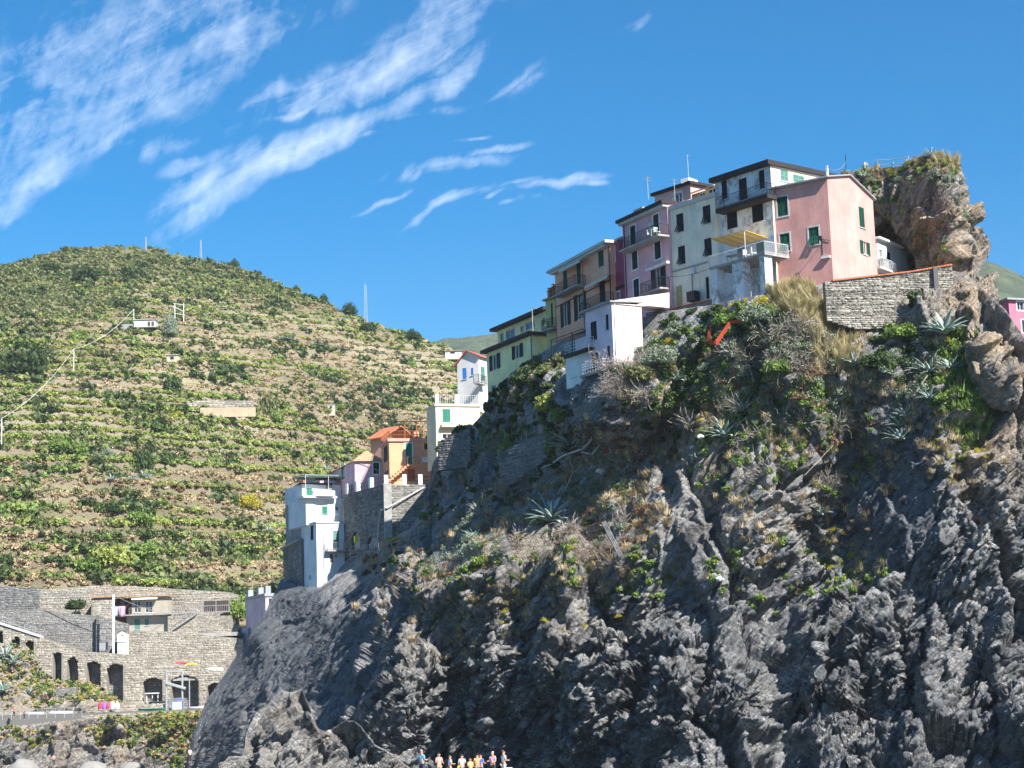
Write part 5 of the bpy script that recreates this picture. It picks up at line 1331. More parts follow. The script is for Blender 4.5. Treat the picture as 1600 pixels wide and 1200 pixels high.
# battered stone foot of the white house
fs_, wS_, zm2 = SIDE
r = thing('battered_wall', 'battered grey stone foot under the side wall of the white cliff house', 'wall', fs_.pt(wS_ / 2, zm2 - 4))
fo = Fac(471.5, 870, 249.2, 17, 'L')
stones('stone_foot', fo, 0, wS_ + 1.6, lambda s: zm2, lambda s: zm2 - 6.2, S_DARK, r, hh=.3, th=4)
b = MB(); fs_.box(b, -.1, wS_ + .5, zm2 - .25, zm2, -.5, .75); b.build('ledge', M_CONC, r)

# row base walls
fW = Fac(1112, 472, 171.2, 39, 'L')
wall_thing('stone wall with terracotta coping carrying the cream and rose houses', fW, 0, sx(fW, 1010, 500), line_on(fW, [(1112, 468), (1049, 482), (1008, 489)]), line_on(fW, [(1112, 498), (1010, 520)]), S_GREY, hh=.22, ll=.4)
b = MB(); a_, c_ = fW.sz(1112, 467.5), fW.sz(1049, 481.5)
b.hexa([fW.pt(0, a_[1] - .12, -.5), fW.pt(c_[0], c_[1] - .12, -.5), fW.pt(c_[0], c_[1] - .12, .12), fW.pt(0, a_[1] - .12, .12), fW.pt(0, a_[1], -.5), fW.pt(c_[0], c_[1], -.5), fW.pt(c_[0], c_[1], .12), fW.pt(0, a_[1], .12)])
tag(b.build('wall_coping', M_TERRA), 'terracotta coping laid on the stone wall before the cream house', 'coping')
fG = Fac(1302, 470, 162.4, 84, 'R')
gT = line_on(fG, [(1302, 439.5), (1420, 426), (1490, 414)]); gB = line_on(fG, [(1290, 500), (1340, 514), (1400, 513), (1462, 500), (1490, 480)])
rg = wall_thing('long pale rubble garden wall with brick coping, right of the pink gabled house', fG, sx(fG, 1290, 460), sx(fG, 1490, 450), gT, gB, S_PALE, hh=.13, ll=.27, th=.8, proud=.1)
n_ = 40; a0, a1 = 0, sx(fG, 1490, 450)
for k in range(n_):
    s_ = a0 + (a1 - a0) * k / n_; b = MB() if k == 0 else b
    fG.box(b, s_, s_ + (a1 - a0) / n_ - .02, float(gT(s_)), float(gT(s_)) + .13, -.85, .16)
b.build('coping', M_TERRA, rg)
b = MB(); s_ = sx(fG, 1462, 460); fG.box(b, s_ - .2, s_ + .2, gB(s_) - .5, gT(s_) + .0, 0, .45); b.build('buttress', S_DARK, rg)

# small walls in the gully
for (x0, y0, D0, an, side, x1, y1, tp_, bt_, mt, lab) in (
    (735, 690, 216, 60, 'L', 684, 715, [(735, 667), (684, 690)], [(735, 730), (684, 735)], S_DARK, 'shaded stone terrace wall right of the pale cream house'),
    (848, 700, 185.5, 35, 'L', 780, 730, [(848, 675), (740, 725)], [(848, 722), (780, 770)], S_DARK, 'dark shaded dry stone wall below the railing in the gully'),
    (848, 700, 185.5, 70, 'R', 872, 690, [(848, 664), (882, 664)], [(848, 720), (880, 700)], S_TAN, 'short pale stone pier at the head of the gully wall')):
    f_ = Fac(x0, y0, D0, an, side); wall_thing(lab, f_, 0, sx(f_, x1, y1), line_on(f_, tp_), line_on(f_, bt_), mt, hh=.24, ll=.42)

# ---- lower left: arcade, big walls, stone house
FD = Fac(180, 1040, 320, 90, 'R')
atop = line_on(FD, [(-30, 966), (0, 977), (63, 996), (130, 1018), (205, 1023), (280, 1038), (349, 1050), (372, 1054)])
abot = line_on(FD, [(-30, 1010), (30, 1018), (60, 1075), (130, 1100), (370, 1112)])
QUAYZ = FD.sz(250, 1111)[1]
AH = [arch(FD, -6, 7, 986, 1020, .8), arch(FD, 20, 31, 994, 1020, .6), arch(FD, 37.5, 54, 1001, 1030, .6), arch(FD, 82, 98, 1019, 1075, .7), arch(FD, 105, 121, 1026, 1075, .7), arch(FD, 133.5, 157, 1033, 1080, .8), arch(FD, 168, 193.5, 1037, 1095, .8), arch(FD, 224, 254.6, 1059, 1096, .7), arch(FD, 267, 310, 1055, 1113, .9), arch(FD, 323, 350, 1067, 1112, .9)]
arc = wall_thing('long stone arcade of ten arches carrying the ramped path at the lower left', FD, sx(FD, -30, 1000), sx(FD, 372, 1080), atop, abot, S_TAN, AH, name='stone_arcade', cat='arcade', hh=.24, ll=.4, th=2.4)
b = MB()
for (x0, y0), (x1, y1) in (((-30, 966), (63, 996)),):
    sa, za = FD.sz(x0, y0); sb, zb_ = FD.sz(x1, y1)
    b.hexa([FD.pt(sa, za, -2.5), FD.pt(sb, zb_, -2.5), FD.pt(sb, zb_, .25), FD.pt(sa, za, .25), FD.pt(sa, za + .3, -2.5), FD.pt(sb, zb_ + .3, -2.5), FD.pt(sb, zb_ + .3, .25), FD.pt(sa, za + .3, .25)])
b.build('ramp_edge', M_PALE, arc)
b = MB(); sa, za = FD.sz(-30, 966); sb, zb_ = FD.sz(63, 996)
for k in range(12):
    t = k / 11; FD.bar(b, sa + (sb - sa) * t, za + (zb_ - za) * t, -.2, sa + (sb - sa) * t, za + (zb_ - za) * t + 1.4, -.2, .03)
for z_ in (.7, 1.35): FD.bar(b, sa, za + z_, -.2, sb, zb_ + z_, -.2, .025)
b.build('railing', M_STEEL, arc)
# masonry filling at the back of the arches
fb = Fac(180, 1040, 322.6, 90, 'R')
wall_thing('stone back wall seen through the arches of the arcade', fb, sx(fb, -30, 1000), sx(fb, 372, 1080), line_on(fb, [(-30, 975), (0, 985), (63, 1004), (130, 1026), (205, 1031), (349, 1058), (372, 1062)]), line_on(fb, [(-30, 1118), (370, 1118)]), S_GREY, hh=.24, ll=.4, th=.6)
# big retaining wall under the stone house, and walls at the far left
fc = Fac(180, 1000, 329, 90, 'R')
wall_thing('broad sunlit tan retaining wall between the stone house and the arcade', fc, sx(fc, 196, 1010), sx(fc, 380, 1000), line_on(fc, [(196, 986), (270, 987), (330, 993), (380, 998)]), line_on(fc, [(196, 1032), (380, 1066)]), S_TAN, hh=.21, ll=.34, th=2)
wall_thing('rough grey terrace wall behind the ramp at the far left', fc, sx(fc, -30, 980), sx(fc, 152, 980), line_on(fc, [(-30, 952), (60, 953), (100, 958), (152, 962)]), line_on(fc, [(-30, 990), (60, 1010), (152, 1030)]), S_GREY, hh=.21, ll=.345, th=2)
fe = Fac(180, 960, 339, 90, 'R')
wall_thing('high tan stone wall behind the stone house with rusty coping', fe, sx(fe, 62, 940), sx(fe, 372, 940), line_on(fe, [(62, 921), (150, 915), (210, 916), (300, 922), (356, 925), (372, 930)]), line_on(fe, [(62, 960), (372, 985)]), S_TAN, hh=.21, ll=.34, th=1.5)
wall_thing('upper dark stone terrace wall at the far left edge', fe, sx(fe, -40, 940), sx(fe, 62, 940), line_on(fe, [(-40, 915), (62, 918)]), line_on(fe, [(-40, 955), (62, 960)]), S_DARK, hh=.3, ll=.5, th=1.5)
wall_thing('sunlit stone wall beneath the metal stairs', Fac(180, 960, 333, 90, 'R'), sx(Fac(180, 960, 333, 90, 'R'), 262, 970), sx(Fac(180, 960, 333, 90, 'R'), 372, 970), line_on(Fac(180, 960, 333, 90, 'R'), [(262, 962), (358, 962), (372, 985)]), line_on(Fac(180, 960, 333, 90, 'R'), [(262, 992), (372, 1002)]), S_TAN, hh=.21, ll=.34, th=3)
def platform(name, f, s0, s1, z, o0, o1, mat):
    b = MB(); f.box(b, s0, s1, z - (14 if name == 'lower_quay' else .6), z, o0, o1); return tag(b.build(name, mat), kind='structure')
platform('house_terrace', fc, sx(fc, 150, 986), sx(fc, 372, 986), fc.sz(200, 987)[1] - .6, -12, -.6, M_CONC)
platform('ramped_path', FD, sx(FD, 262, 1045), sx(FD, 375, 1050), FD.sz(330, 1056)[1], -9, -.3, M_CONC)
platform('lower_quay', FD, sx(FD, -40, 1115), sx(FD, 375, 1115), FD.sz(250, 1111)[1], -3, 12, S_GREY)

# stone house
hh_ = thing('stone_house', 'low stone house with a white awning, railed balcony and green shutters behind the arcade', 'house', W(220, 988, 334))
f0 = Fac(220, 960, 334, 90, 'R')
s0, s1 = sx(f0, 206, 945), sx(f0, 262, 945); zb_ = f0.sz(230, 960)[1]; zt_ = f0.sz(230, 932)[1]
hs_ = [win(hh_, f0, (210, 939.5), (220, 957), 'glass'), win(hh_, f0, (227, 939.5), (238, 957), 'glass')]
mb = MB(); facade(mb, f0, s1, zb_, [(s0, zt_), (s1, zt_)], hs_, s_start=s0); f0.box(mb, s0, s1, zb_, zt_, -4, -.25); mb.build('upper_wall', stucco('warm_stone_render', (.42, .37, .29), .3), hh_)
l0, l1 = sx(f0, 198, 970), sx(f0, 266, 970); lz = f0.sz(230, 988)[1]
hs_ = [win(hh_, f0, (210, 967), (218.8, 984), 'shut', M_TEAL), win(hh_, f0, (226.3, 967), (232.3, 977.5), 'shut', M_TEAL)]
mb = MB(); facade(mb, f0, l1, lz - 1, [(l0, zb_ - .2), (l1, zb_ - .2)], hs_, s_start=l0); f0.box(mb, l0, l1, lz - 1, zb_ - .2, -4, -.25); mb.build('lower_wall', stucco('grey_stone_render', (.40, .37, .32), .35), hh_)
b = MB(); f0.box(b, sx(f0, 191, 960), sx(f0, 268, 960), zb_ - .2, zb_, -.5, 1.3); b.build('balcony', M_CONC, hh_)
railing(hh_, f0, [(sx(f0, 204, 950), 1.25), (sx(f0, 268, 950), 1.25)], zb_, 1.1, M_STEEL, .3, r=.02)
b = MB(); q = [f0.pt(s0 - .2, zt_ + .2, -4), f0.pt(s1 + .5, zt_ + .2, -4), f0.pt(s1 + .5, zt_ - .05, .6), f0.pt(s0 - .2, zt_ - .05, .6)]; b.hexa(q + [(x, y, z + .16) for x, y, z in q]); b.build('roof', M_TILE, hh_)
a0, a1 = sx(f0, 207, 938), sx(f0, 247, 938)
b = MB(); q = [f0.pt(a0, zt_ - .1, .1), f0.pt(a1, zt_ - .1, .1), f0.pt(a1, zt_ - .55, 1.1), f0.pt(a0, zt_ - .55, 1.1)]; b.hexa(q + [(x, y, z + .05) for x, y, z in q]); b.build('awning', M_WHITE, hh_)
# left wing
b0, b1 = sx(f0, 143, 945), sx(f0, 176, 945); bz0, bz1 = f0.sz(160, 962)[1], f0.sz(160, 935)[1]
rr = thing('stone_shed', 'square stone block with a flat tan roof left of the white awning', 'shed', f0.pt((b0 + b1) / 2, bz0))
stones('shed', f0, b0, b1, lambda s: bz1, lambda s: bz0 - 1, S_TAN, rr, hh=.26, ll=.5, th=3, o=.3)
b = MB(); q = [f0.pt(b0 - .2, bz1 + .25, -4), f0.pt(sx(f0, 203, 932), bz1 + .3, -4), f0.pt(sx(f0, 203, 932), bz1 + .1, .7), f0.pt(b0 - .2, bz1 + .1, .7)]; b.hexa(q + [(x, y, z + .3) for x, y, z in q]); b.build('roof', M_TILE, rr)
b = MB(); f0.box(b, b1, s0 - .1, bz0 - 2, bz1 + .1, -3.4, -2.8); b.build('recess_wall', M_BROWN, rr)
b = MB(); f0.box(b, sx(f0, 183, 940), sx(f0, 190, 940), bz0, bz1, -2.8, -2.5); b.build('door', S_TAN, rr)
# metal stair and netted terrace
st = thing('metal_stair', 'grey metal stair rising right along the sunlit stone wall', 'stair', f0.pt(sx(f0, 270, 984), lz))
pa, pb = f0.sz(270, 984, 1.5), f0.sz(306, 960, 1.5)
for k in range(14):
    t = (k + .5) / 14; b = MB(); s_, z_ = pa[0] + (pb[0] - pa[0]) * t, pa[1] + (pb[1] - pa[1]) * t; f0.box(b, s_ - .14, s_ + .14, z_ - .03, z_ + .03, .6, 1.5); b.build('step', M_STEEL, st)
b = MB()
for o_ in (.6, 1.5):
    f0.bar(b, pa[0], pa[1], o_, pb[0], pb[1], o_, .09); f0.bar(b, pa[0], pa[1] + 1, o_, pb[0], pb[1] + 1, o_, .03)
    for k in range(6): t = k / 5; s_, z_ = pa[0] + (pb[0] - pa[0]) * t, pa[1] + (pb[1] - pa[1]) * t; f0.bar(b, s_, z_, o_, s_, z_ + 1, o_, .025)
b.build('handrail', M_STEEL, st)
wk = thing('steel_walkway', 'grey steel walkway with railings leading right from the balcony to the netted terrace', 'walkway', f0.pt(pb[0], pb[1]))
wz = zb_; b = MB(); f0.box(b, sx(f0, 268, 960), sx(f0, 360, 960), wz - .12, wz, .1, 1.3); b.build('deck', M_STEEL, wk)
railing(wk, f0, [(sx(f0, 269, 950), 1.25), (sx(f0, 359, 950), 1.25)], wz, 1.1, M_STEEL, .35, r=.02)
ng = thing('netted_enclosure', 'dark netted enclosure on posts at the right end of the walkway', 'enclosure', f0.pt(sx(f0, 336, 950), wz))
n0, n1 = sx(f0, 317, 940), sx(f0, 358, 940); nz_ = f0.sz(330, 937.5)[1]
b = MB(); f0.box(b, n0, n1, wz + .1, nz_ - .1, -.9, -.8); b.build('screen', plain('dark_brown_netting', (.07, .05, .04), .95, .4, 8), ng)
for s_ in (n0, (n0 + n1) / 2, n1):
    b = MB(); f0.bar(b, s_, wz, .1, s_, nz_, .1, .06); b.build('post', M_STEEL, ng)
b = MB(); f0.bar(b, n0, nz_, .1, n1, nz_, .1, .05); f0.bar(b, n0, (nz_ + wz) / 2, .1, n1, (nz_ + wz) / 2, .1, .03); b.build('rail', M_STEEL, ng)
# shrine
sf = Fac(190, 1005, 325.5, 90, 'R')
sh = thing('wayside_shrine', 'small white gabled shrine with a niche standing behind the arcade parapet', 'shrine', sf.pt(sx(sf, 191, 1021), sf.sz(191, 1021)[1]))
a0, a1 = sx(sf, 183.5, 1005), sx(sf, 198.5, 1005); z0_, z1_ = sf.sz(190, 1024)[1], sf.sz(190, 991)[1]; zr_ = sf.sz(191, 986.5)[1]
hole = (sx(sf, 189, 993), sx(sf, 193, 993), sf.sz(190, 997)[1], sf.sz(190, 991.5)[1])
mb = MB(); facade(mb, sf, a1, z0_, [(a0, z1_), ((a0 + a1) / 2, zr_), (a1, z1_)], [hole] if hole[3] < z1_ else [(hole[0], hole[1], hole[2], z1_ - .1)], s_start=a0); sf.box(mb, a0, a1, z0_, z1_, -1.5, -.25); mb.build('body', M_WHITE, sh)
b = MB(); sf.box(b, a0 - .1, a1 + .1, sf.sz(190, 1003)[1], sf.sz(190, 1002)[1], 0, .12); b.build('ledge', M_PALE, sh)
# chapel doors and dark gap by the shrine
b = MB(); sf.box(b, sx(sf, 155, 1000), sx(sf, 168, 1000), sf.sz(160, 1016)[1], sf.sz(160, 1004)[1], -.3, -.1); tag(b.build('notice_board', M_GREY), 'grey blue panel on the wall left of the tall pole', 'panel')
sx_ = Fac(165, 990, 328, 90, 'R')
wall_thing('shaded stone wall face between the terrace wall and the shrine', sx_, sx(sx_, 150, 990), sx(sx_, 200, 990), line_on(sx_, [(150, 962), (200, 975)]), line_on(sx_, [(150, 1030), (200, 1030)]), S_GREY, th=1)
# ------------------------------------------------------------------ rocks under the arcade and the quay
def rock_patch(name, x0, x1, ybot, topl, nu, nv, ctrl, attrs, ampv, back, rows=8):
    tf = poly_y(topl); uu = np.linspace(x0, x1, nu); v = np.linspace(0, 1, nv)
    px = np.repeat(uu[None], nv, 0); py = ybot - (ybot - tf(uu))[None] * v[:, None]
    e = np.clip((py - tf(px)) / 15.0, .15, 1)
    return sheet(name, px, py, tps(ctrl)(px, py), ampv * e, attrs, rows, back) + (px, py)
def low_attrs(px, py, P):
    nz_ = fbm(P.reshape(-1, 3) * .2, 3, 91).reshape(px.shape)
    return {'slab': 0 * px, 'soil': .35 + .4 * nz_, 'wet': np.clip(.55 * sstep(1150, 1200, py) + .15, 0, 1), 'brown': np.clip(.5 + .5 * nz_, 0, 1)}
LOWA = rock_patch('quay_rocks', -60, 330, 1240, [(-60, 1140), (0, 1136), (90, 1127), (140, 1121), (200, 1117), (330, 1112)], 420, 150, [(-60, 1140, 304), (0, 1136, 305), (150, 1120, 305), (330, 1115, 306), (-60, 1240, 298), (150, 1240, 296), (330, 1240, 296), (100, 1180, 302), (240, 1180, 301)], low_attrs, .7, 20)
def mid_attrs(px, py, P):
    nz_ = fbm(P.reshape(-1, 3) * .2, 3, 93).reshape(px.shape)
    return {'slab': 0 * px, 'soil': .7 + .4 * nz_, 'wet': 0 * px, 'brown': np.clip(.6 + .5 * nz_, 0, 1)}
LOWB = rock_patch('arcade_slope', -60, 215, 1120, [(-60, 1000), (0, 1004), (45, 1012), (60, 1032), (78, 1064), (130, 1064), (165, 1078), (190, 1098), (215, 1110)], 320, 170, [(-60, 1000, 317.5), (0, 1004, 317.8), (60, 1032, 318.4), (100, 1064, 318.5), (190, 1098, 318.5), (215, 1110, 318.5), (-60, 1120, 309), (60, 1120, 310), (150, 1120, 313), (215, 1120, 316), (40, 1070, 314), (120, 1090, 315.5)], mid_attrs, .5, 3)
fsl = Fac(180, 1090, 316.2, 90, 'R')
wall_thing('shaded rough stone wall in the slope below the two tall arches', fsl, sx(fsl, 60, 1090), sx(fsl, 118, 1090), line_on(fsl, [(60, 1080), (118, 1073)]), line_on(fsl, [(60, 1108), (118, 1110)]), S_GREY, th=1.5)
fq = Fac(180, 1115, 306.5, 90, 'R')
wall_thing('low stone parapet along the edge of the quay', fq, sx(fq, 128, 1115), sx(fq, 335, 1112), line_on(fq, [(128, 1118), (200, 1113.5), (335, 1108)]), line_on(fq, [(128, 1124), (335, 1118)]), S_TAN, th=.6, hh=.22, ll=.4)
fq2 = Fac(180, 1108, 316.5, 90, 'R')
wall_thing('low tan wall at the foot of the arcade', fq2, sx(fq2, 170, 1105), sx(fq2, 262, 1105), line_on(fq2, [(170, 1101), (262, 1100)]), line_on(fq2, [(170, 1116), (262, 1116)]), S_TAN, th=1.2)
# foreground crags in front of the slab
def crag_attrs(px, py, P):
    nz_ = fbm(P.reshape(-1, 3) * .3, 3, 95).reshape(px.shape)
    return {'slab': 0 * px, 'soil': -.3 + 0 * px, 'wet': np.clip(.45 + .4 * nz_ + .3 * sstep(1150, 1210, py), 0, 1), 'brown': np.clip(.5 + .8 * nz_, 0, 1) * .5}
rock_patch('foreground_crag', 368, 640, 1242, [(368, 1238), (376, 1180), (384, 1142), (400, 1112), (420, 1096), (440, 1078), (455, 1082), (470, 1074), (478, 1092), (486, 1112), (497, 1138), (508, 1143), (522, 1134), (535, 1127), (550, 1124), (562, 1132), (574, 1148), (586, 1162), (600, 1168), (620, 1182), (640, 1200)], 330, 260,
           [(368, 1238, 184), (368, 1140, 186), (460, 1078, 184), (460, 1160, 179), (500, 1165, 180), (550, 1122, 178), (550, 1242, 172), (400, 1242, 178), (640, 1200, 176), (640, 1242, 174), (480, 1242, 174)], crag_attrs, .85, 5, 6)
# ------------------------------------------------------------------ plants
RN = np.random.RandomState(11)
def leaves(P, size, RS_, aspect=1.7, up=0.3, N=None):
    """a quad leaf at each point, random orientation"""
    n = len(P); d = RS_.normal(size=(n, 3)); d /= np.linalg.norm(d, axis=1, keepdims=True)
    if N is not None: d = d * .9 + N * .8; d /= np.linalg.norm(d, axis=1, keepdims=True)
    t = RS_.normal(size=(n, 3)) + np.array([0, 0, up]); t -= (t * d).sum(1, keepdims=True) * d; t /= np.linalg.norm(t, axis=1, keepdims=True) + 1e-9
    b = np.cross(d, t); s = (size * RS_.uniform(.6, 1.4, n))[:, None]
    V = np.stack([P - b * s * .5, P + t * s * aspect * .5 - b * s * .15, P + b * s * .5 + t * s * .1, P - t * s * aspect * .4], 1).reshape(-1, 3)
    return V, np.arange(n * 4).reshape(n, 4), np.repeat(RS_.uniform(0, 1, n), 4)
def crown_pts(n, r, h, seed, lumps=9, shell=.55):
    R_ = np.random.RandomState(seed); c = R_.normal(size=(lumps, 3)); c /= np.linalg.norm(c, axis=1, keepdims=True); c *= R_.uniform(.25, .75, (lumps, 1)); c[:, 2] = np.abs(c[:, 2]) * 1.0
    cr = R_.uniform(.3, .52, lumps); k = R_.randint(0, lumps, n)
    d = R_.normal(size=(n, 3)); d /= np.linalg.norm(d, axis=1, keepdims=True)
    p = c[k] + d * (cr[k] * R_.uniform(shell, 1.0, n) ** .6)[:, None]
    p[:, 2] = np.where(p[:, 2] < 0, p[:, 2] * .25, p[:, 2])
    return p * np.array([r, r, h]), d, R_
def bush_mesh(name, n, size, mat, seed, r=1., h=1., aspect=1.7, lumps=9, up=.3):
    P, N, R_ = crown_pts(n, r, h, seed, lumps); V, Fq, T = leaves(P, size, R_, aspect, up, N)
    return np_mesh(name, V, Fq, [mat], attrs={'tone': T})
def blades_mesh(name, n, mat, seed, r=.5, h=1., w=.03, bend=.5, spread=.6):
    R_ = np.random.RandomState(seed); V = []; Fq = []; T = []
    for i in range(n):
        a = R_.uniform(0, 6.28); q = R_.uniform(0, r) ; b = np.array([math.cos(a) * q, math.sin(a) * q, 0]); l = h * R_.uniform(.5, 1.1)
        o = np.array([math.cos(a), math.sin(a), 0]) * spread * R_.uniform(.2, 1.0) * l; sd_ = np.array([-math.sin(a), math.cos(a), 0]) * w * R_.uniform(.6, 1.4)
        m_ = b + o * .35 + np.array([0, 0, l * .6]); e = b + o + np.array([0, 0, l * (1 - bend * R_.uniform(0, 1))]); k = len(V)
        V += [b - sd_, b + sd_, m_ + sd_ * .8, m_ - sd_ * .8, e, e + sd_ * .1]; Fq += [(k, k + 1, k + 2, k + 3), (k + 3, k + 2, k + 5, k + 4)]; T += [R_.uniform()] * 6
    return np_mesh(name, np.array(V), np.array(Fq), [mat], attrs={'tone': T})
def twig_mesh(name, n, mat, seed, r=1., h=1., w=.012):
    R_ = np.random.RandomState(seed); V = []; Fq = []
    for i in range(n):
        p = np.array([R_.uniform(-.2, .2) * r, R_.uniform(-.2, .2) * r, 0.]); d = R_.normal(size=3); d[2] = abs(d[2]) + .4; d /= np.linalg.norm(d)
        for j in range(4):
            q = p + d * h * R_.uniform(.2, .38); s = np.cross(d, R_.normal(size=3)); s = s / (np.linalg.norm(s) + 1e-9) * w; k = len(V)
            V += [p - s, p + s, q + s * .8, q - s * .8]; Fq.append((k, k + 1, k + 2, k + 3)); p = q; d = d + R_.normal(size=3) * .45; d[2] -= .12 * j; d /= np.linalg.norm(d)
    return np_mesh(name, np.array(V), np.array(Fq), [mat], attrs={'tone': RN.uniform(0, 1, len(V))})
L_DK = leafmat('dark_green_leaves', (0.028, 0.055, 0.018), (0.085, 0.13, 0.04)); L_GR = leafmat('fresh_green_leaves', (0.085, 0.16, 0.03), (0.25, 0.34, 0.08)); L_SAGE = leafmat('sage_green_leaves', (0.13, 0.17, 0.11), (0.28, 0.33, 0.23), .1)
L_YEL = leafmat('yellow_blossom', (0.22, 0.24, 0.03), (0.65, 0.52, 0.03)); L_DRY = leafmat('dry_straw_blades', (0.28, 0.21, 0.12), (0.62, 0.50, 0.31), .25); L_RED = leafmat('russet_stems', (0.14, 0.07, 0.04), (0.30, 0.17, 0.09), .1)
L_OLV = leafmat('olive_scrub_leaves', (0.09, 0.11, 0.045), (0.26, 0.27, 0.11)); L_VINE = leafmat('vine_leaves', (0.15, 0.20, 0.04), (0.42, 0.45, 0.12)); L_TWIG = leafmat('grey_twigs', (0.16, 0.13, 0.11), (0.38, 0.34, 0.29), 0); L_AGV = leafmat('agave_leaf', (0.20, 0.29, 0.25), (0.40, 0.49, 0.44), .05, .5)
L_PINE = leafmat('pine_needles', (0.02, 0.05, 0.012), (0.07, 0.12, 0.03)); L_REED = leafmat('reed_leaves', (0.26, 0.23, 0.10), (0.62, 0.52, 0.29), .3)
SRC = {}
def src(key, me):
    SRC[key] = bpy.data.objects.new('source_' + key, me)       # never linked: only its mesh is used
src('dk', bush_mesh('dark_bush', 260, .22, L_DK, 1, 1, .85)); src('gr', bush_mesh('green_bush', 240, .2, L_GR, 2, 1, .8)); src('sage', bush_mesh('sage_bush', 420, .11, L_SAGE, 3, 1, .75, 2.0, 14))
src('yel', bush_mesh('yellow_bush', 300, .12, L_YEL, 4, 1, .8, 1.3, 12)); src('dry', blades_mesh('dry_tuft', 46, L_DRY, 5, .5, 1.0, .035)); src('red', bush_mesh('russet_bush', 200, .13, L_RED, 6, 1, .7, 2.2, 12))
src('olv', bush_mesh('olive_bush', 300, .2, L_OLV, 7, 1, .75, 1.8, 12)); src('vine', bush_mesh('vine_clump', 120, .24, L_VINE, 8, 1, .8)); src('twig', twig_mesh('bare_twigs', 60, L_TWIG, 9, 1, 1)); src('grass', blades_mesh('green_tuft', 40, L_GR, 10, .5, .8, .04))
src('reed', blades_mesh('reed_clump', 120, L_REED, 12, .7, 3.2, .035, .35, .28)); src('olv2', bush_mesh('scrub_bush', 90, .36, L_OLV, 13, 1, .8, 1.4, 8)); src('dk2', bush_mesh('scrub_dark', 90, .36, L_DK, 14, 1, .9, 1.4, 8)); src('dry2', bush_mesh('dry_scrub', 80, .3, L_DRY, 15, 1, .6, 2.2, 8)); src('yel2', bush_mesh('yellow_scrub', 70, .26, L_YEL, 16, 1, .7, 1.4, 8)); src('gr2', bush_mesh('green_scrub', 80, .32, L_GR, 17, 1, .8, 1.4, 8)); src('red2', bush_mesh('russet_scrub', 70, .3, L_RED, 18, 1, .6, 1.6, 8)); src('vine2', bush_mesh('vine_scrub', 70, .3, L_VINE, 19, 1, .7, 1.4, 8))

def scatter(name, key, P, S, tilt=.25):
    """one stuff object: a point per plant, the plant drawn at each point"""
    P = np.asarray(P, np.float32)
    if len(P) == 0: return
    me = bpy.data.meshes.new(name); me.vertices.add(len(P)); me.vertices.foreach_set('co', P.ravel()); me.update()
    a = me.attributes.new('siz', 'FLOAT', 'POINT'); a.data.foreach_set('value', np.asarray(S, np.float32))
    rot = np.stack([RN.normal(0, tilt, len(P)), RN.normal(0, tilt, len(P)), RN.uniform(0, 6.28, len(P))], 1).astype(np.float32)
    a = me.attributes.new('rot', 'FLOAT_VECTOR', 'POINT'); a.data.foreach_set('vector', rot.ravel())
    o = link(bpy.data.objects.new(name, me)); tag(o, kind='stuff')
    ng = bpy.data.node_groups.new(name, 'GeometryNodeTree')
    ng.interface.new_socket('Geometry', in_out='INPUT', socket_type='NodeSocketGeometry'); ng.interface.new_socket('Geometry', in_out='OUTPUT', socket_type='NodeSocketGeometry')
    gi = ng.nodes.new('NodeGroupInput'); go = ng.nodes.new('NodeGroupOutput'); ip = ng.nodes.new('GeometryNodeInstanceOnPoints'); oi = ng.nodes.new('GeometryNodeObjectInfo')
    oi.inputs['Object'].default_value = SRC[key]; oi.inputs['As Instance'].default_value = True
    na = ng.nodes.new('GeometryNodeInputNamedAttribute'); na.data_type = 'FLOAT'; na.inputs['Name'].default_value = 'siz'
    nb = ng.nodes.new('GeometryNodeInputNamedAttribute'); nb.data_type = 'FLOAT_VECTOR'; nb.inputs['Name'].default_value = 'rot'
    L_ = ng.links; L_.new(gi.outputs[0], ip.inputs['Points']); L_.new(oi.outputs['Geometry'], ip.inputs['Instance']); L_.new(nb.outputs['Attribute'], ip.inputs['Rotation']); L_.new(na.outputs['Attribute'], ip.inputs['Scale']); L_.new(ip.outputs[0], go.inputs[0])
    md = o.modifiers.new('scatter', 'NODES'); md.node_group = ng
    return o

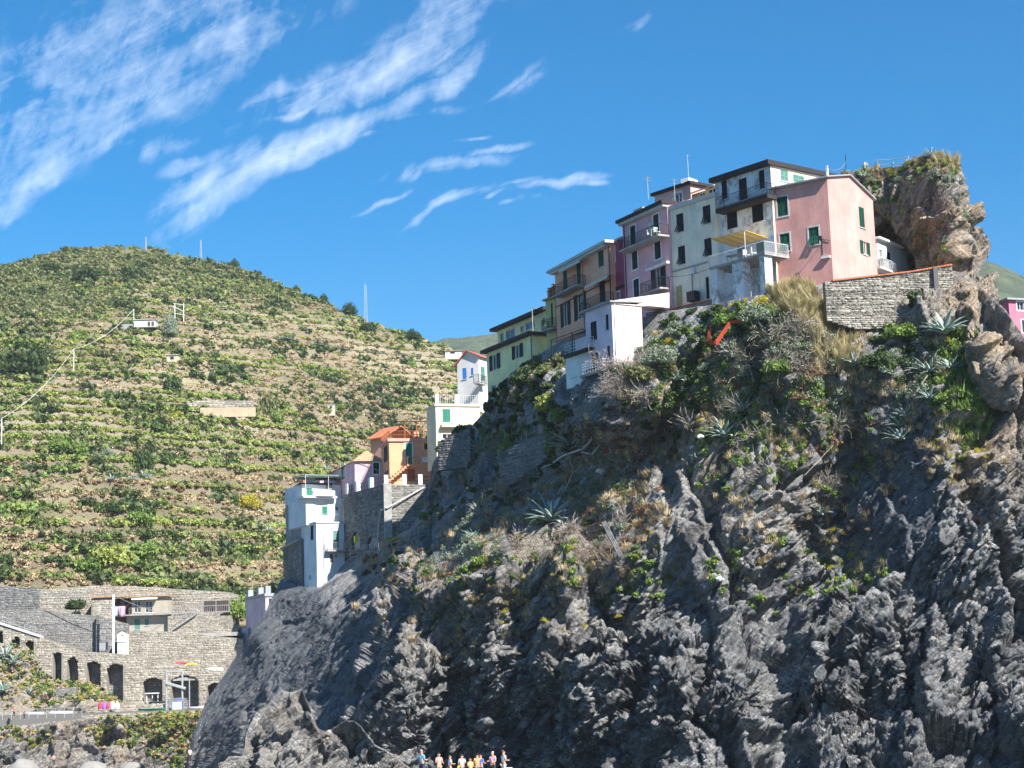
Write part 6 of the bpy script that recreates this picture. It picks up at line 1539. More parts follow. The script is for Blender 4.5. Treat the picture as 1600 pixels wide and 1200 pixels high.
# ---- hillside cover
def hill_plants():
    k = 5.0
    n = HQ.shape
    area_r = RN.randint(0, HV - 1, 190000); area_c = RN.randint(0, HU, 190000)
    p = HQ[area_r, area_c]; f_ = fr[area_r, area_c]; s_ = scrub[area_r, area_c]; px = HX[area_r, area_c]; py = HY[area_r, area_c]
    pn = fbm(p * .025, 3, 201); pn2 = fbm(p * .09, 3, 203); pn3 = fbm(p * .05 + 9, 3, 205); pz = fbm(p * np.array([.02, .02, .35]), 3, 207)
    lip = (f_ < .22) | (f_ > .86)
    L0 = np.floor(((p[:, 2] / STEP))); band = fbm(np.stack([p[:, 0] * .012, L0 * 1.7, p[:, 1] * .004], 1), 2, 209)
    green = .7 * pn + .4 * pn2 + .9 * band + .2 * sstep(460, 150, px) * sstep(470, 540, py) * sstep(760, 680, py) - .32 * sstep(690, 780, py) - .12 * sstep(380, 520, px)
    def put(name, key, m, smin, smax, frac):
        idx = np.where(m)[0]; idx = idx[RN.uniform(size=len(idx)) < frac]
        scatter(name, key, p[idx] - np.array([0, 0, .15]), RN.uniform(smin, smax, len(idx)) * RN.uniform(.7, 1.3, len(idx)))
    low = s_ < .75; up_ = RN.uniform(size=len(p)) < s_; upl = up_ & ((f_ < .5) | (f_ > .8) | (pn3 > .1))
    put('scrub_undergrowth', 'olv2', upl & (pn2 > -.3), .8, 2.0, .42); put('dark_undergrowth', 'dk2', upl & (pn3 > .02), 1.0, 2.6, .12); put('upper_green_undergrowth', 'gr2', upl & (pn3 < .15), .6, 1.6, .2); put('upper_dry_grass', 'dry2', up_, .5, 1.1, .1)
    put('vine_foliage', 'vine2', low & lip & (green > -.07), .7, 1.7, .85); put('green_undergrowth', 'gr2', low & lip & (green > -.15), .6, 1.5, .3)
    put('dry_grass', 'dry2', low & (green < .25), .45, 1.0, .2); put('russet_undergrowth', 'red2', low & (band < .1), .45, 1.0, .07)
    put('dark_leaves', 'dk2', low & lip & (pn3 > .12), .6, 1.8, .12); put('yellow_blossoms', 'yel2', low & lip & (pn3 * .7 + pn2 > .0), .5, 1.1, .22); put('olive_undergrowth', 'olv2', low & lip & (pn3 < .2), .5, 1.5, .12)
    loose = low & (pn2 + pn3 > .2); put('bramble_undergrowth', 'gr2', loose, .6, 2.0, .08); put('dark_bramble_undergrowth', 'dk2', low & (pn2 - pn3 > .26), .8, 2.3, .12); put('straw_undergrowth', 'dry2', low & lip & (green < -.05), .6, 1.3, .4); put('olive_clumps_undergrowth', 'olv2', low & (pn + pn2 > .25), .6, 2.2, .07)
hill_plants()

# ---- cliff cover
def grid_pt(px, py, Q=CQ):
    c = np.clip(np.searchsorted(u, px), 0, NU - 1); t = np.clip((1242 - py) / (1242 - topf(px)), 0, 1); r = np.clip((t * (NV - 1)).astype(int), 0, NV - 1)
    return Q[r, c]
def region(lst, key, name, smin, smax, tilt=.3):
    P = []; S = []
    mult = {'dry': .5, 'red': .7, 'sage': 2.6, 'dk': 1.1, 'gr': 2.6, 'yel': 1.5}.get(key, 1)
    for (x, y, rx, ry, n, *k) in lst:
        n = int(n * mult); a = RN.uniform(0, 6.28, n); q = np.sqrt(RN.uniform(0, 1, n)); px = x + rx * q * np.cos(a); py = y + ry * q * np.sin(a)
        ok = (py > topf(px) + 3) & (px < 1660) & (px > 330); px, py = px[ok], py[ok]
        pt = grid_pt(px, py); m = fbm(pt * .25, 2, hash(key) % 97 if 0 else len(key) * 7) > -.25
        pt = pt[m]; P.append(pt); S.append(RN.uniform(smin, smax, len(pt)) * (k[0] if k else 1))
    P = np.concatenate(P); scatter(name, key, P, np.concatenate(S), tilt)
region([(1130, 600, 170, 100, 500), (850, 820, 200, 60, 700), (950, 740, 110, 90, 380), (700, 960, 150, 60, 250), (1250, 740, 160, 130, 400), (1500, 640, 90, 130, 260), (1250, 620, 120, 80, 420), (640, 870, 90, 30, 240), (1380, 560, 90, 60, 200), (760, 740, 110, 90, 160), (1240, 900, 150, 60, 120), (850, 900, 150, 40, 160), (640, 930, 50, 60, 150)], 'dry', 'dry_grass', .4, 1.1)
region([(1130, 600, 150, 90, 170), (850, 820, 190, 55, 150), (950, 740, 100, 80, 90), (1250, 640, 120, 90, 90), (640, 880, 80, 25, 50), (700, 900, 80, 50, 50), (760, 720, 90, 80, 60)], 'red', 'russet_undergrowth', .3, .8)
region([(1110, 570, 140, 70, 80), (880, 790, 140, 50, 42), (980, 730, 60, 60, 26), (700, 900, 60, 50, 26), (740, 860, 50, 40, 22), (1250, 600, 120, 80, 40), (1440, 580, 60, 60, 20), (780, 700, 90, 60, 30), (690, 840, 60, 40, 22)], 'sage', 'sage_undergrowth', .3, 1.05)
region([(1140, 560, 140, 90, 150), (1050, 640, 60, 60, 60), (800, 690, 90, 70, 110), (740, 760, 80, 70, 80), (870, 680, 70, 50, 50), (1420, 540, 70, 60, 60), (880, 780, 120, 50, 25), (960, 590, 40, 60, 40), (620, 880, 70, 25, 30), (1540, 560, 50, 60, 20)], 'dk', 'dark_undergrowth', .35, 1.0)
region([(1130, 600, 150, 100, 130), (1210, 640, 90, 60, 60), (800, 690, 80, 40, 60), (1500, 600, 50, 110, 90), (1250, 900, 150, 60, 50), (870, 890, 160, 40, 30), (1150, 720, 80, 60, 40), (960, 900, 110, 40, 25), (700, 930, 70, 50, 40), (1190, 500, 60, 30, 50), (1300, 700, 90, 80, 40)], 'gr', 'green_undergrowth', .2, .75)
region([(1180, 590, 90, 60, 70), (1120, 660, 70, 50, 40), (860, 850, 170, 40, 60), (700, 950, 90, 60, 60), (1500, 640, 50, 120, 50), (1240, 880, 120, 60, 30), (1150, 480, 60, 15, 22), (900, 720, 60, 60, 20), (760, 830, 60, 40, 20), (1380, 450, 80, 15, 15), (860, 950, 120, 50, 30)], 'yel', 'yellow_blossoms', .18, .5)
region([(1400, 440, 90, 10, 30), (1380, 500, 80, 12, 40)], 'olv', 'wall_creepers', .2, .45)
region([(795, 600, 50, 40, 70), (850, 570, 30, 30, 40), (740, 670, 40, 30, 40)], 'olv', 'gully_undergrowth', .4, 1.0)
region([(795, 600, 50, 40, 60), (850, 590, 30, 30, 30)], 'dk', 'gully_dark_undergrowth', .4, 1.0)
region([(1180, 560, 50, 40, 16), (985, 600, 40, 50, 70), (1240, 560, 50, 50, 34), (1130, 640, 120, 60, 14), (1000, 800, 90, 80, 12), (1240, 720, 130, 80, 22), (870, 860, 120, 30, 16), (780, 760, 70, 60, 40)], 'twig', 'bare_branches', .7, 1.8)
region([(1500, 570, 34, 60, 160), (1520, 640, 34, 50, 110), (1180, 520, 40, 30, 40), (800, 700, 60, 25, 50)], 'grass', 'hanging_grass', .5, 1.2)
region([(1265, 480, 55, 50, 170), (1295, 545, 45, 55, 110), (1230, 460, 30, 20, 40)], 'reed', 'reeds', .22, .62, .35)
# pinnacle and lower left
def patch_scatter(Q, px, py, lst, key, name, smin, smax, tilt=.3):
    P = []; S = []
    for (x, y, rx, ry, n) in lst:
        m = np.argwhere(((px - x) / rx) ** 2 + ((py - y) / ry) ** 2 < 1)
        if len(m) == 0: continue
        k = m[RN.randint(0, len(m), n)]; P.append(Q[k[:, 0], k[:, 1]]); S.append(RN.uniform(smin, smax, n))
    scatter(name, key, np.concatenate(P), np.concatenate(S), tilt)
patch_scatter(TQ, TPX, TPY, [(1400, 270, 110, 18, 60), (1390, 400, 45, 40, 60), (1480, 255, 60, 12, 50), (1480, 380, 60, 80, 18), (1350, 290, 40, 40, 20)], 'dry', 'dry_grass', .25, .7)
patch_scatter(TQ, TPX, TPY, [(1400, 275, 100, 18, 26), (1395, 400, 40, 40, 24), (1470, 330, 50, 70, 20)], 'sage', 'sage_undergrowth', .25, .7)
patch_scatter(TQ, TPX, TPY, [(1360, 290, 60, 30, 26), (1395, 390, 40, 30, 20), (1480, 390, 50, 40, 20), (1460, 260, 50, 16, 30)], 'gr', 'green_undergrowth', .25, .7)
patch_scatter(TQ, TPX, TPY, [(1385, 330, 30, 20, 10), (1400, 400, 40, 30, 14), (1420, 260, 60, 14, 12)], 'yel', 'yellow_blossoms', .2, .5)
patch_scatter(TQ, TPX, TPY, [(1485, 254, 34, 12, 12)], 'reed', 'tall_dry_stalks', .2, .42, .25)
for (Q_, lst_) in ((LOWA, [(30, 1150, 60, 14, 60), (200, 1140, 70, 25, 120), (280, 1130, 60, 30, 260), (270, 1165, 40, 30, 120)]), (LOWB, [(30, 1040, 60, 35, 140), (150, 1085, 50, 20, 110), (100, 1070, 50, 10, 60), (30, 1090, 70, 20, 60)])):
    for key, nm, a_, b_, fr_ in (('gr2', 'green_undergrowth', .3, .8, .5), ('yel2', 'yellow_blossoms', .25, .6, .5), ('dry2', 'dry_grass', .3, .7, .5), ('red2', 'russet_undergrowth', .3, .6, .25), ('dk2', 'dark_undergrowth', .3, .8, .2)):
        patch_scatter(Q_[0], Q_[3], Q_[4], [(x, y, rx, ry, max(1, int(n * fr_))) for x, y, rx, ry, n in lst_], key, nm, a_, b_)
# ------------------------------------------------------------------ agaves
def agave_leaf_mesh(seed):
    R_ = np.random.RandomState(seed); n = 6; V = []; Fq = []
    for i in range(n + 1):
        t = i / n; wdt = .085 * (1 - t) ** .6 * (.55 + 1.2 * min(t, .35)) + .002; x = t; z = .12 * math.sin(t * 2.2) - .10 * t * t
        V += [(x, -wdt, z + wdt * .45), (x, 0, z), (x, wdt, z + wdt * .45), (x, 0, z - wdt * .35)]
    for i in range(n):
        a, b = i * 4, i * 4 + 4
        Fq += [(a, a + 1, b + 1, b), (a + 1, a + 2, b + 2, b + 1), (a + 2, a + 3, b + 3, b + 2), (a + 3, a, b, b + 3)]
    V = np.array(V); V[:, 2] += R_.normal(0, .005, len(V))
    return np_mesh('agave_leaf', V, np.array(Fq), [L_AGV], smooth=True, attrs={'tone': np.tile([.2, .5, .8, .4], n + 1) * R_.uniform(.6, 1.2)})
ALEAF = [agave_leaf_mesh(k) for k in range(3)]
def agave(p, r, label, group=None, n=26, rz=None, lean=(0, -.25)):
    o = thing('agave_plant', label, 'agave', p, group=group); o.rotation_euler = (-lean[1], lean[0], 0)
    for k in range(n):
        lf = bpy.data.objects.new('leaf', ALEAF[k % 3]); link(lf); lf.parent = o
        az = k * 2.39996 + RN.uniform(-.2, .2); el = math.radians(78 - 72 * math.sqrt((k + .5) / n)) + RN.uniform(-.1, .1)
        lf.rotation_euler = (0, -el, az); s = r * RN.uniform(.8, 1.12); lf.scale = (s, s * 1.5, s)
        lf.location = (.06 * r * math.cos(az), .06 * r * math.sin(az), .05 * r)
    return o
AG = [(1476, 535, 33, 'largest blue green agave, high on the slope under the garden wall', None), (1452, 575, 28, 'broad agave just below the largest one near the top right', None), (1485, 578, 22, 'smaller agave to the right of the broad agave under the garden wall', None),
      (1333, 578, 24, 'agave with drooping leaves in the dark bushes below the reeds', None), (1410, 650, 20, 'agave at the top of the blue green cascade on the shaded rock', None), (1398, 668, 22, 'dense agave in the middle of the cascade on the shaded rock', None), (1404, 690, 22, 'lowest agave of the cascade hanging over the shaded slab', None), (1450, 622, 20, 'agave on the crest left of the hanging ivy', None),
      (1133, 690, 28, 'solitary agave beside the white sack on the mid slope', None), (1163, 650, 24, 'tall pale agave above the solitary one, on the sunny mid slope', None), (1180, 690, 12, 'little agave tucked right below the tall pale one', None), (1283, 808, 22, 'agave clinging to the rock edge beside the long shaded slab', None),
      (862, 822, 34, 'great sprawling agave on the ledge above the russet fence', None), (748, 705, 26, 'spiky pale agave in the shaded gully beside the gully wall', None), (895, 705, 30, 'dark agave under the white pipes in the gully', None), (838, 748, 20, 'agave on the shoulder left of the fallen log', None), (745, 852, 18, 'pale agave behind the first fence post', None), (752, 815, 16, 'grey agave in the shade below the gully slope', None), (1055, 592, 18, 'small pale agave under the grey bush by the sunlit wall', None)]
AG2 = [(1228, 600), (1245, 625), (1180, 578), (1010, 735), (1215, 645), (1250, 705), (1150, 735), (1360, 600), (1490, 600), (905, 765), (1092, 725), (780, 832), (700, 790), (985, 770), (1300, 680), (1072, 612)]
def on_cliff(px, py, up=.1):
    p = grid_pt(np.array([px]), np.array([py]))[0]; return p + np.array([0, -.15, up])
for x, y, r, lab, g in AG:
    p = on_cliff(x, y); agave(p, r / F * p[1] * 1.35, lab, g)
for x, y in AG2:
    p = on_cliff(x, y); agave(p, RN.uniform(10, 15) / F * p[1], 'small agave rosette dotted on the sunny part of the cliff', 'small agaves on the cliff', n=15)
def low_pt(Q, px, py, x, y):
    d = (px - x) ** 2 + (py - y) ** 2; k = np.unravel_index(np.argmin(d), d.shape); return Q[k]
for x, y, r, lab in ((8, 1028, 26, 'pale agave at the left frame edge under the arcade'), (20, 1040, 24, 'agave in the slope just right of the one at the frame edge'), (45, 1080, 24, 'agave at the foot of the slope left of the rough stone wall'), (4, 1085, 28, 'dark agave at the left frame edge above the quay railing')):
    p = low_pt(LOWB[0], LOWB[3], LOWB[4], x, y); agave(p, r / F * p[1] * .8, lab, None, 20)
for x, y, r, lab in ((1348, 282, 14, 'agave on the pinnacle just right of the pink gable roof'), (1390, 300, 14, 'yellowed agave on the pinnacle face'), (1452, 246, 16, 'spiky agave on the very top of the pinnacle'), (1400, 362, 14, 'agave above the ice blue house on the pinnacle'), (1505, 285, 14, 'agave near the right shoulder of the pinnacle')):
    p = low_pt(TQ, TPX, TPY, x, y); agave(p + np.array([0, -.2, .1]), r / F * p[1] * 1.1, lab, None, 18)

# ------------------------------------------------------------------ single shrubs and trees
def shrub(p, key, r, label, cat='shrub', name='shrub', h=None, group=None):
    o = bpy.data.objects.new(name, SRC[key].data); link(o); o.location = tuple(p); o.scale = (r, r, h or r); o.rotation_euler = (0, 0, RN.uniform(0, 6))
    return tag(o, label, cat, group)
BIG = {k: bush_mesh(k, n, s, m, sd_, 1, h_, a_, l_) for k, n, s, m, sd_, h_, a_, l_ in (
    ('dense_green', 1500, .12, L_GR, 31, .85, 1.7, 20), ('dense_dark', 1500, .12, L_DK, 32, .85, 1.7, 20), ('dense_sage', 2200, .06, L_SAGE, 33, .8, 2.2, 22), ('dense_yellow', 1600, .07, L_YEL, 34, .8, 1.4, 18), ('dense_olive', 1600, .11, L_OLV, 35, .85, 2.0, 20), ('dense_pine', 1800, .1, L_PINE, 36, 1.3, 2.4, 22), ('dense_dry', 1500, .07, L_DRY, 37, .8, 3.0, 20), ('dense_vine', 1300, .13, L_VINE, 38, .8, 1.4, 20))}
for k, me_ in BIG.items(): SRC[k] = bpy.data.objects.new('source_' + k, me_)
for x, y, r, key, lab in ((1180, 490, 34, 'dense_sage', 'big sage green shrub below the terrace piers of the blue house'), (1135, 490, 24, 'dense_green', 'leafy green shrub left of the big sage shrub'), (1185, 466, 18, 'dense_yellow', 'yellow flowering shrub at the foot of the blue house parapet'), (1045, 524, 12, 'dense_yellow', 'bright yellow round shrub beside the sunlit white wall'), (1110, 525, 26, 'dense_dark', 'dark bush framed by the orange netting'), (1225, 500, 30, 'dense_dark', 'dark shaded bush left of the tall reeds'),
                          (1030, 560, 34, 'dense_sage', 'pale grey green bush spilling over the crag right of the white wall'), (1000, 585, 30, 'dense_olive', 'olive bush with bare twigs below the white wall'), (1405, 520, 30, 'dense_green', 'rounded green bush under the right end of the garden wall'), (1372, 560, 32, 'dense_dark', 'dark bush left of the top agaves'), (1160, 575, 22, 'dense_sage', 'sage green dome shrub in the upper slope'), (1105, 568, 15, 'dense_sage', 'small blue grey dome shrub under the orange netting'), (1215, 590, 26, 'dense_green', 'bright green shrub in the middle of the upper slope'),
                          (860, 615, 36, 'dense_vine', 'sunlit yellow green bush under the lilac house railings'), (828, 575, 40, 'dense_dark', 'dark tangled bush under the lemon house'), (808, 600, 30, 'dense_dry', 'straw coloured feathery bush left of the lilac house'), (850, 580, 24, 'dense_dry', 'straw coloured plume bush in front of the dark tangle'), (882, 638, 30, 'dense_green', 'fresh green bush above the gully wall pier'), (800, 690, 30, 'dense_green', 'green garden bush behind the wire railing in the gully'), (870, 690, 24, 'dense_green', 'green bush to the right of the gully wall pier'), (722, 650, 22, 'dense_dark', 'vine covered pergola bush beside the pale cream house'), (690, 655, 14, 'dense_vine', 'russet vine bush hanging by the cream house window'),
                          (905, 785, 20, 'dense_sage', 'round sage shrub above the great agave'), (945, 740, 14, 'dense_dry', 'straw bush under the ladder'), (1035, 745, 16, 'dense_sage', 'pair forming grey green shrub at the right of the ladder slope'), (1015, 758, 14, 'dense_sage', 'blue green shrub just below the rocky lip'), (720, 800, 18, 'dense_sage', 'grey green shrub at the end of the walkway'), (690, 830, 16, 'dense_sage', 'grey green shrub above the walkway fence'), (735, 860, 26, 'dense_sage', 'large grey green shrub behind the leaning fence post'), (665, 885, 20, 'dense_olive', 'olive bush at the left end of the netting fence'), (757, 885, 20, 'dense_green', 'prickly pear like green clump left of the fence'), (620, 838, 13, 'dense_yellow', 'yellow green bush by the niche arches'), (663, 800, 15, 'dense_green', 'green bush at the foot of the sunlit retaining wall'), (607, 840, 10, 'dense_yellow', 'small yellow green bush at the walkway fence'),
                          (1378, 445, 12, 'dense_vine', 'trailing plant over the coping of the garden wall, left one'), (1458, 432, 11, 'dense_yellow', 'yellow trailing plant on the garden wall end'), (1395, 455, 10, 'dense_dry', 'dry hanging plant on the garden wall face'), (930, 835, 12, 'dense_sage', 'small sage shrub right of the great agave'), (1500, 520, 18, 'dense_green', 'climbing green plant at the wall buttress')):
    p = on_cliff(x, y + r * .5, -.1); shrub(p, key, r / F * p[1], lab)

def tree(px, py, hpx, label, kind='dense_dark', wfac=.5, base=None, group='trees on the terraced hill'):
    """py is the foot of the trunk"""
    p = hill_at(px, py) if base is None else base; H = hpx / F * p[1]
    o = thing('hillside_tree', label, 'tree', p - np.array([0, 0, .2]), group=group)
    b = MB(); b.path([p, p + np.array([.03 * H, 0, H * .35]), p + np.array([0, .02 * H, H * .8])], H * .035, H * .012, 6)
    for k in range(5):
        a = k * 1.3; s_ = p + np.array([.03 * H, 0, H * (.3 + .08 * k)]); b.tube(s_, s_ + np.array([math.cos(a) * H * .25, math.sin(a) * H * .25, H * .18]), H * .012, H * .004, 5)
    b.build('trunk', M_BROWN, o)
    c = bpy.data.objects.new('crown', SRC[kind].data); link(c); c.parent = o; c.location = (0, 0, H * .18); r_ = H * wfac; c.scale = (r_, r_, H * .82 / (1.3 if 'pine' in kind else .95)); c.rotation_euler = (0, 0, RN.uniform(0, 6))
    return o
for t_ in ((207, 443, 36, 'large round dark holm oak below the summit of the hill', 'dense_dark', .72), (135, 440, 34, 'broad dark tree left of the round oak near the summit', 'dense_dark', .8), (75, 428, 26, 'low dark tree at the far left below the ridge', 'dense_dark', .8), (101, 396, 14, 'small pine on the skyline, left of the summit', 'dense_pine', .4), (117, 400, 17, 'second small pine on the skyline, just right of the first', 'dense_pine', .45),
           (366, 415, 18, 'lone pine on the skyline right of the summit', 'dense_pine', .45), (405, 428, 10, 'tiny pine on the skyline between two larger ones', 'dense_pine', .45), (462, 455, 12, 'small dark pine on the descending skyline', 'dense_pine', .5), (505, 468, 16, 'pine on the descending skyline above the huts', 'dense_pine', .5), (546, 492, 22, 'bushy pine left of the lattice mast', 'dense_pine', .6), (643, 530, 18, 'wide pine right of the lattice mast', 'dense_pine', .8), (575, 520, 22, 'dark rounded tree at the foot of the lattice mast', 'dense_dark', .9),
           (642, 578, 22, 'round green tree standing alone on the right hill face', 'dense_green', .5), (270, 615, 36, 'dark tree on the terraces below the small hut', 'dense_dark', .5), (265, 525, 40, 'grey green tree beside the white farm house', 'dense_sage', .42), (122, 540, 34, 'green tree at the edge of the left scrub', 'dense_green', .6), (30, 590, 60, 'big bushy tree at the left frame edge', 'dense_dark', .8), (65, 570, 40, 'dark green tree beside the big bushy one at left', 'dense_dark', .7),
           (235, 715, 36, 'dark cypress like tree above the agave row', 'dense_dark', .34), (222, 735, 45, 'dark tree in front of the cypress like one', 'dense_dark', .45), (418, 655, 52, 'dark olive tree at the end of the tan wall', 'dense_olive', .4), (432, 662, 26, 'fresh green tree beside the dark olive tree', 'dense_green', .6), (90, 708, 30, 'green bushy tree on the left terraces', 'dense_green', .8), (125, 715, 34, 'fresh green tree right of the bushy one on the left terraces', 'dense_green', .5), (150, 730, 24, 'dark green tree at the grey shrubs', 'dense_dark', .7), (218, 820, 30, 'green fig tree against the low terrace wall', 'dense_green', .8), (370, 975, 44, 'green tree right of the netted enclosure', 'dense_green', .5)):
    x, y, hp, lab, kd, wf = t_
    tree(x, y, hp, lab, kd, wf, base=(W(370, 968, 337) if x == 370 else None))
for x, y, r, key, lab in ((175, 880, 40, 'dense_vine', 'sprawling yellow green bramble thicket above the stone house'), (225, 870, 32, 'dense_green', 'right part of the bramble thicket above the stone house'), (140, 888, 26, 'dense_green', 'left foot of the bramble thicket'), (140, 795, 26, 'dense_dark', 'long low dark shrub on the middle terrace'), (170, 798, 20, 'dense_dark', 'low dark shrub right of the long one'), (165, 712, 16, 'dense_sage', 'grey rounded shrub on the left terraces'), (145, 715, 12, 'dense_sage', 'small grey shrub near the rounded one'), (385, 790, 26, 'dense_yellow', 'yellow flowering shrub near the white cliff house'), (425, 785, 16, 'dense_yellow', 'yellow shrub at the side wall of the white cliff house'), (245, 778, 9, 'dense_yellow', 'small yellow shrub at the start of the vine row'), (350, 775, 9, 'dense_yellow', 'small yellow shrub below the vine row'), (405, 660, 16, 'dense_vine', 'light green shrub by the dark olive tree'), (485, 790, 12, 'dense_olive', 'olive shrub against the hill') , (530, 640, 14, 'dense_green', 'leafy shrub below the tiny grey hut'), (545, 655, 14, 'dense_dark', 'dark shrub left of the tiled roof house'), (480, 655, 14, 'dense_dark', 'dark round shrub on the slope above the white house'), (487, 672, 12, 'dense_vine', 'bright shrub below the dark round one'), (315, 653, 10, 'dense_vine', 'bright green shrub under the tan wall, left one'), (270, 652, 16, 'dense_yellow', 'yellow olive shrub left of the tan wall'), (430, 570, 16, 'dense_green', 'green shrub strip on the middle hill'), (120, 950, 20, 'dense_dark', 'shrub on the roof terrace left of the stone shed'), (60, 800, 14, 'dense_olive', 'olive coloured shrub at far left terrace')):
    if x == 485: continue
    p = hill_at(x, y) if y < 905 else W(120, 950, 336.5); shrub(p, key, r / F * p[1], lab, 'shrub', 'terrace_shrub')
for x, y in ((175, 752), (190, 750), (208, 751), (225, 748), (232, 752), (405, 825), (420, 830), (510, 735)):
    p = hill_at(x, y); agave(p + np.array([0, -.4, .2]), 11 / F * p[1] * 1.1, 'grey agave in the row along the terrace edge of the hill', 'agaves on the hill terraces', 14)

# ------------------------------------------------------------------ things on the hill
def hp_(x, y): return hill_at(x, y)
def hut(x, y, wpx, hpx, label, col, roof=None, D=None, rz=0.0, name='stone_hut', win_=True):
    p = hp_(x, y); s = p[1] / F; w_, h_ = wpx * s, hpx * s
    o = thing(name, label, 'hut', p); b = MB(); c = (p[0], p[1], p[2] + h_ / 2 - .3); b.box(c, (w_, w_ * .8, h_ + .6), rz=rz); b.build('wall', col, o)
    b = MB(); b.box((p[0], p[1], p[2] + h_ + .08), (w_ * 1.12, w_ * .95, .16), rz=rz); b.build('roof', roof or M_CONC, o)
    if win_: b = MB(); b.box((p[0] - w_ * .05, p[1] - w_ * .4 - .02, p[2] + h_ * .72), (w_ * .28, .08, h_ * .28)); b.build('window', M_DARK, o)
    return o
ST_HUT = stucco('hut_render', (.5, .45, .36), .4); ST_HW = stucco('farm_white', (.7, .7, .66), .2)
hut(270, 571, 19, 15, 'tiny pale stone hut with one dark opening in the middle of the vineyard', ST_HUT)
hut(518, 646, 11, 14, 'tiny grey hut with a tin roof on the slope above the tiled roof house', ST_HUT, M_STEEL)
hut(708, 559, 26, 10, 'low pale farm building on the right shoulder of the hill', ST_HW, M_TILE)
hut(536, 504, 11, 6, 'tiny white hut under the pines on the ridge', ST_HW)
hut(305, 727, 22, 6, 'low stone tank with a slab roof on the middle terrace', ST_HUT, M_CONC)
p = hp_(228, 511); s = p[1] / F; o = thing('farm_house', 'small white farm house with a low annexe high on the terraces', 'house', p)
b = MB(); b.box((p[0], p[1], p[2] + 1), (34 * s, 4, 12 * s)); b.build('wall', ST_HW, o); b = MB(); b.box((p[0], p[1], p[2] + 1 + 6 * s), (37 * s, 4.6, .25)); b.build('roof', M_CONC, o)
b = MB(); b.box((p[0] - 28 * s, p[1], p[2] + .3), (18 * s, 3.6, 7 * s)); b.build('annexe', M_GREY, o)
for dx in (7, 13): b = MB(); b.box((p[0] + dx * s, p[1] - 2.05, p[2] + .8), (4 * s, .1, 7 * s)); b.build('door', M_BROWN, o)
def mast(x, y, hpx, wpx, label, D=None):
    p = hp_(x, y); s = p[1] / F; H = hpx * s; w_ = wpx * s; o = thing('lattice_mast', label, 'mast', p); b = MB()
    for (i, j) in ((-1, -1), (1, -1), (1, 1), (-1, 1)): b.tube((p[0] + i * w_ / 2, p[1] + j * w_ / 2, p[2] - 1), (p[0] + i * w_ / 4, p[1] + j * w_ / 4, p[2] + H), .07, n=4)
    n = int(H / (w_ * 1.2))
    for k in range(n):
        z0, z1 = p[2] + H * k / n, p[2] + H * (k + 1) / n; q = w_ / 2 * (1 - .5 * k / n)
        for (a, c) in (((-1, -1), (1, -1)), ((1, -1), (1, 1)), ((1, 1), (-1, 1)), ((-1, 1), (-1, -1))):
            b.tube((p[0] + a[0] * q, p[1] + a[1] * q, z0), (p[0] + c[0] * q, p[1] + c[1] * q, z1), .04, n=3); b.tube((p[0] + a[0] * q, p[1] + a[1] * q, z0), (p[0] + c[0] * q, p[1] + c[1] * q, z0), .04, n=3)
    b.build('lattice', M_STEEL, o); b = MB(); b.tube((p[0], p[1], p[2] + H), (p[0], p[1], p[2] + H * 1.06), .05, n=4); b.build('tip', M_STEEL, o)
mast(571, 508, 66, 5, 'tall grey lattice mast on the descending skyline'); mast(228, 392, 24, 2.5, 'thin dark mast on the summit, left of the other'); mast(313, 405, 30, 3, 'thin mast on the skyline right of the summit')
b = MB(); p = hp_(278, 505); s = p[1] / F; o = thing('cableway_frame', 'white angular cableway frame beside the farm house', 'frame', p)
for x_ in (-6, 8):
    bb = MB(); bb.tube((p[0] + x_ * s, p[1], p[2] - 1), (p[0] + x_ * s, p[1], p[2] + 32 * s), .13, n=5); bb.build('post', M_WHITE, o)
for z_, d_ in ((32, 0), (24, -3), (16, 0)): b.tube((p[0] - 8 * s, p[1], p[2] + (z_ - d_) * s), (p[0] + 9 * s, p[1], p[2] + (z_ + d_ - 3) * s), .1, n=4)
b.build('beam', M_WHITE, o)
poles = [(209, 506, 24, 'white cable pole beside the farm house roof'), (115, 588, 44, 'white cable pole in the middle of the vineyard slope'), (1, 703, 50, 'white cable pole at the left frame edge')]
tops = []
for x, y, hp, lab in poles:
    p = hp_(x, y); s = p[1] / F; o = thing('cable_pole', lab, 'pole', p); b = MB(); b.tube((p[0], p[1], p[2] - 1), (p[0], p[1], p[2] + hp * s), .12, .09, 6); b.build('shaft', M_WHITE, o); tops.append(np.array([p[0], p[1], p[2] + hp * s]))
def cable(label, a, b_, sag, r=.05, mat=None, n=14, name='cable'):
    b = MB(); a = np.array(a, float); b_ = np.array(b_, float); b.path([a + (b_ - a) * k / n - np.array([0, 0, 4 * sag * (k / n) * (1 - k / n)]) for k in range(n + 1)], r, n=4)
    return tag(b.build(name, mat or M_WHITE), label, 'cable')
cable('pale cable from the farm house pole down to the middle pole', tops[0], tops[1], 2.0, .045); cable('pale cable from the middle pole down to the left edge pole', tops[1], tops[2], 2.0, .045)
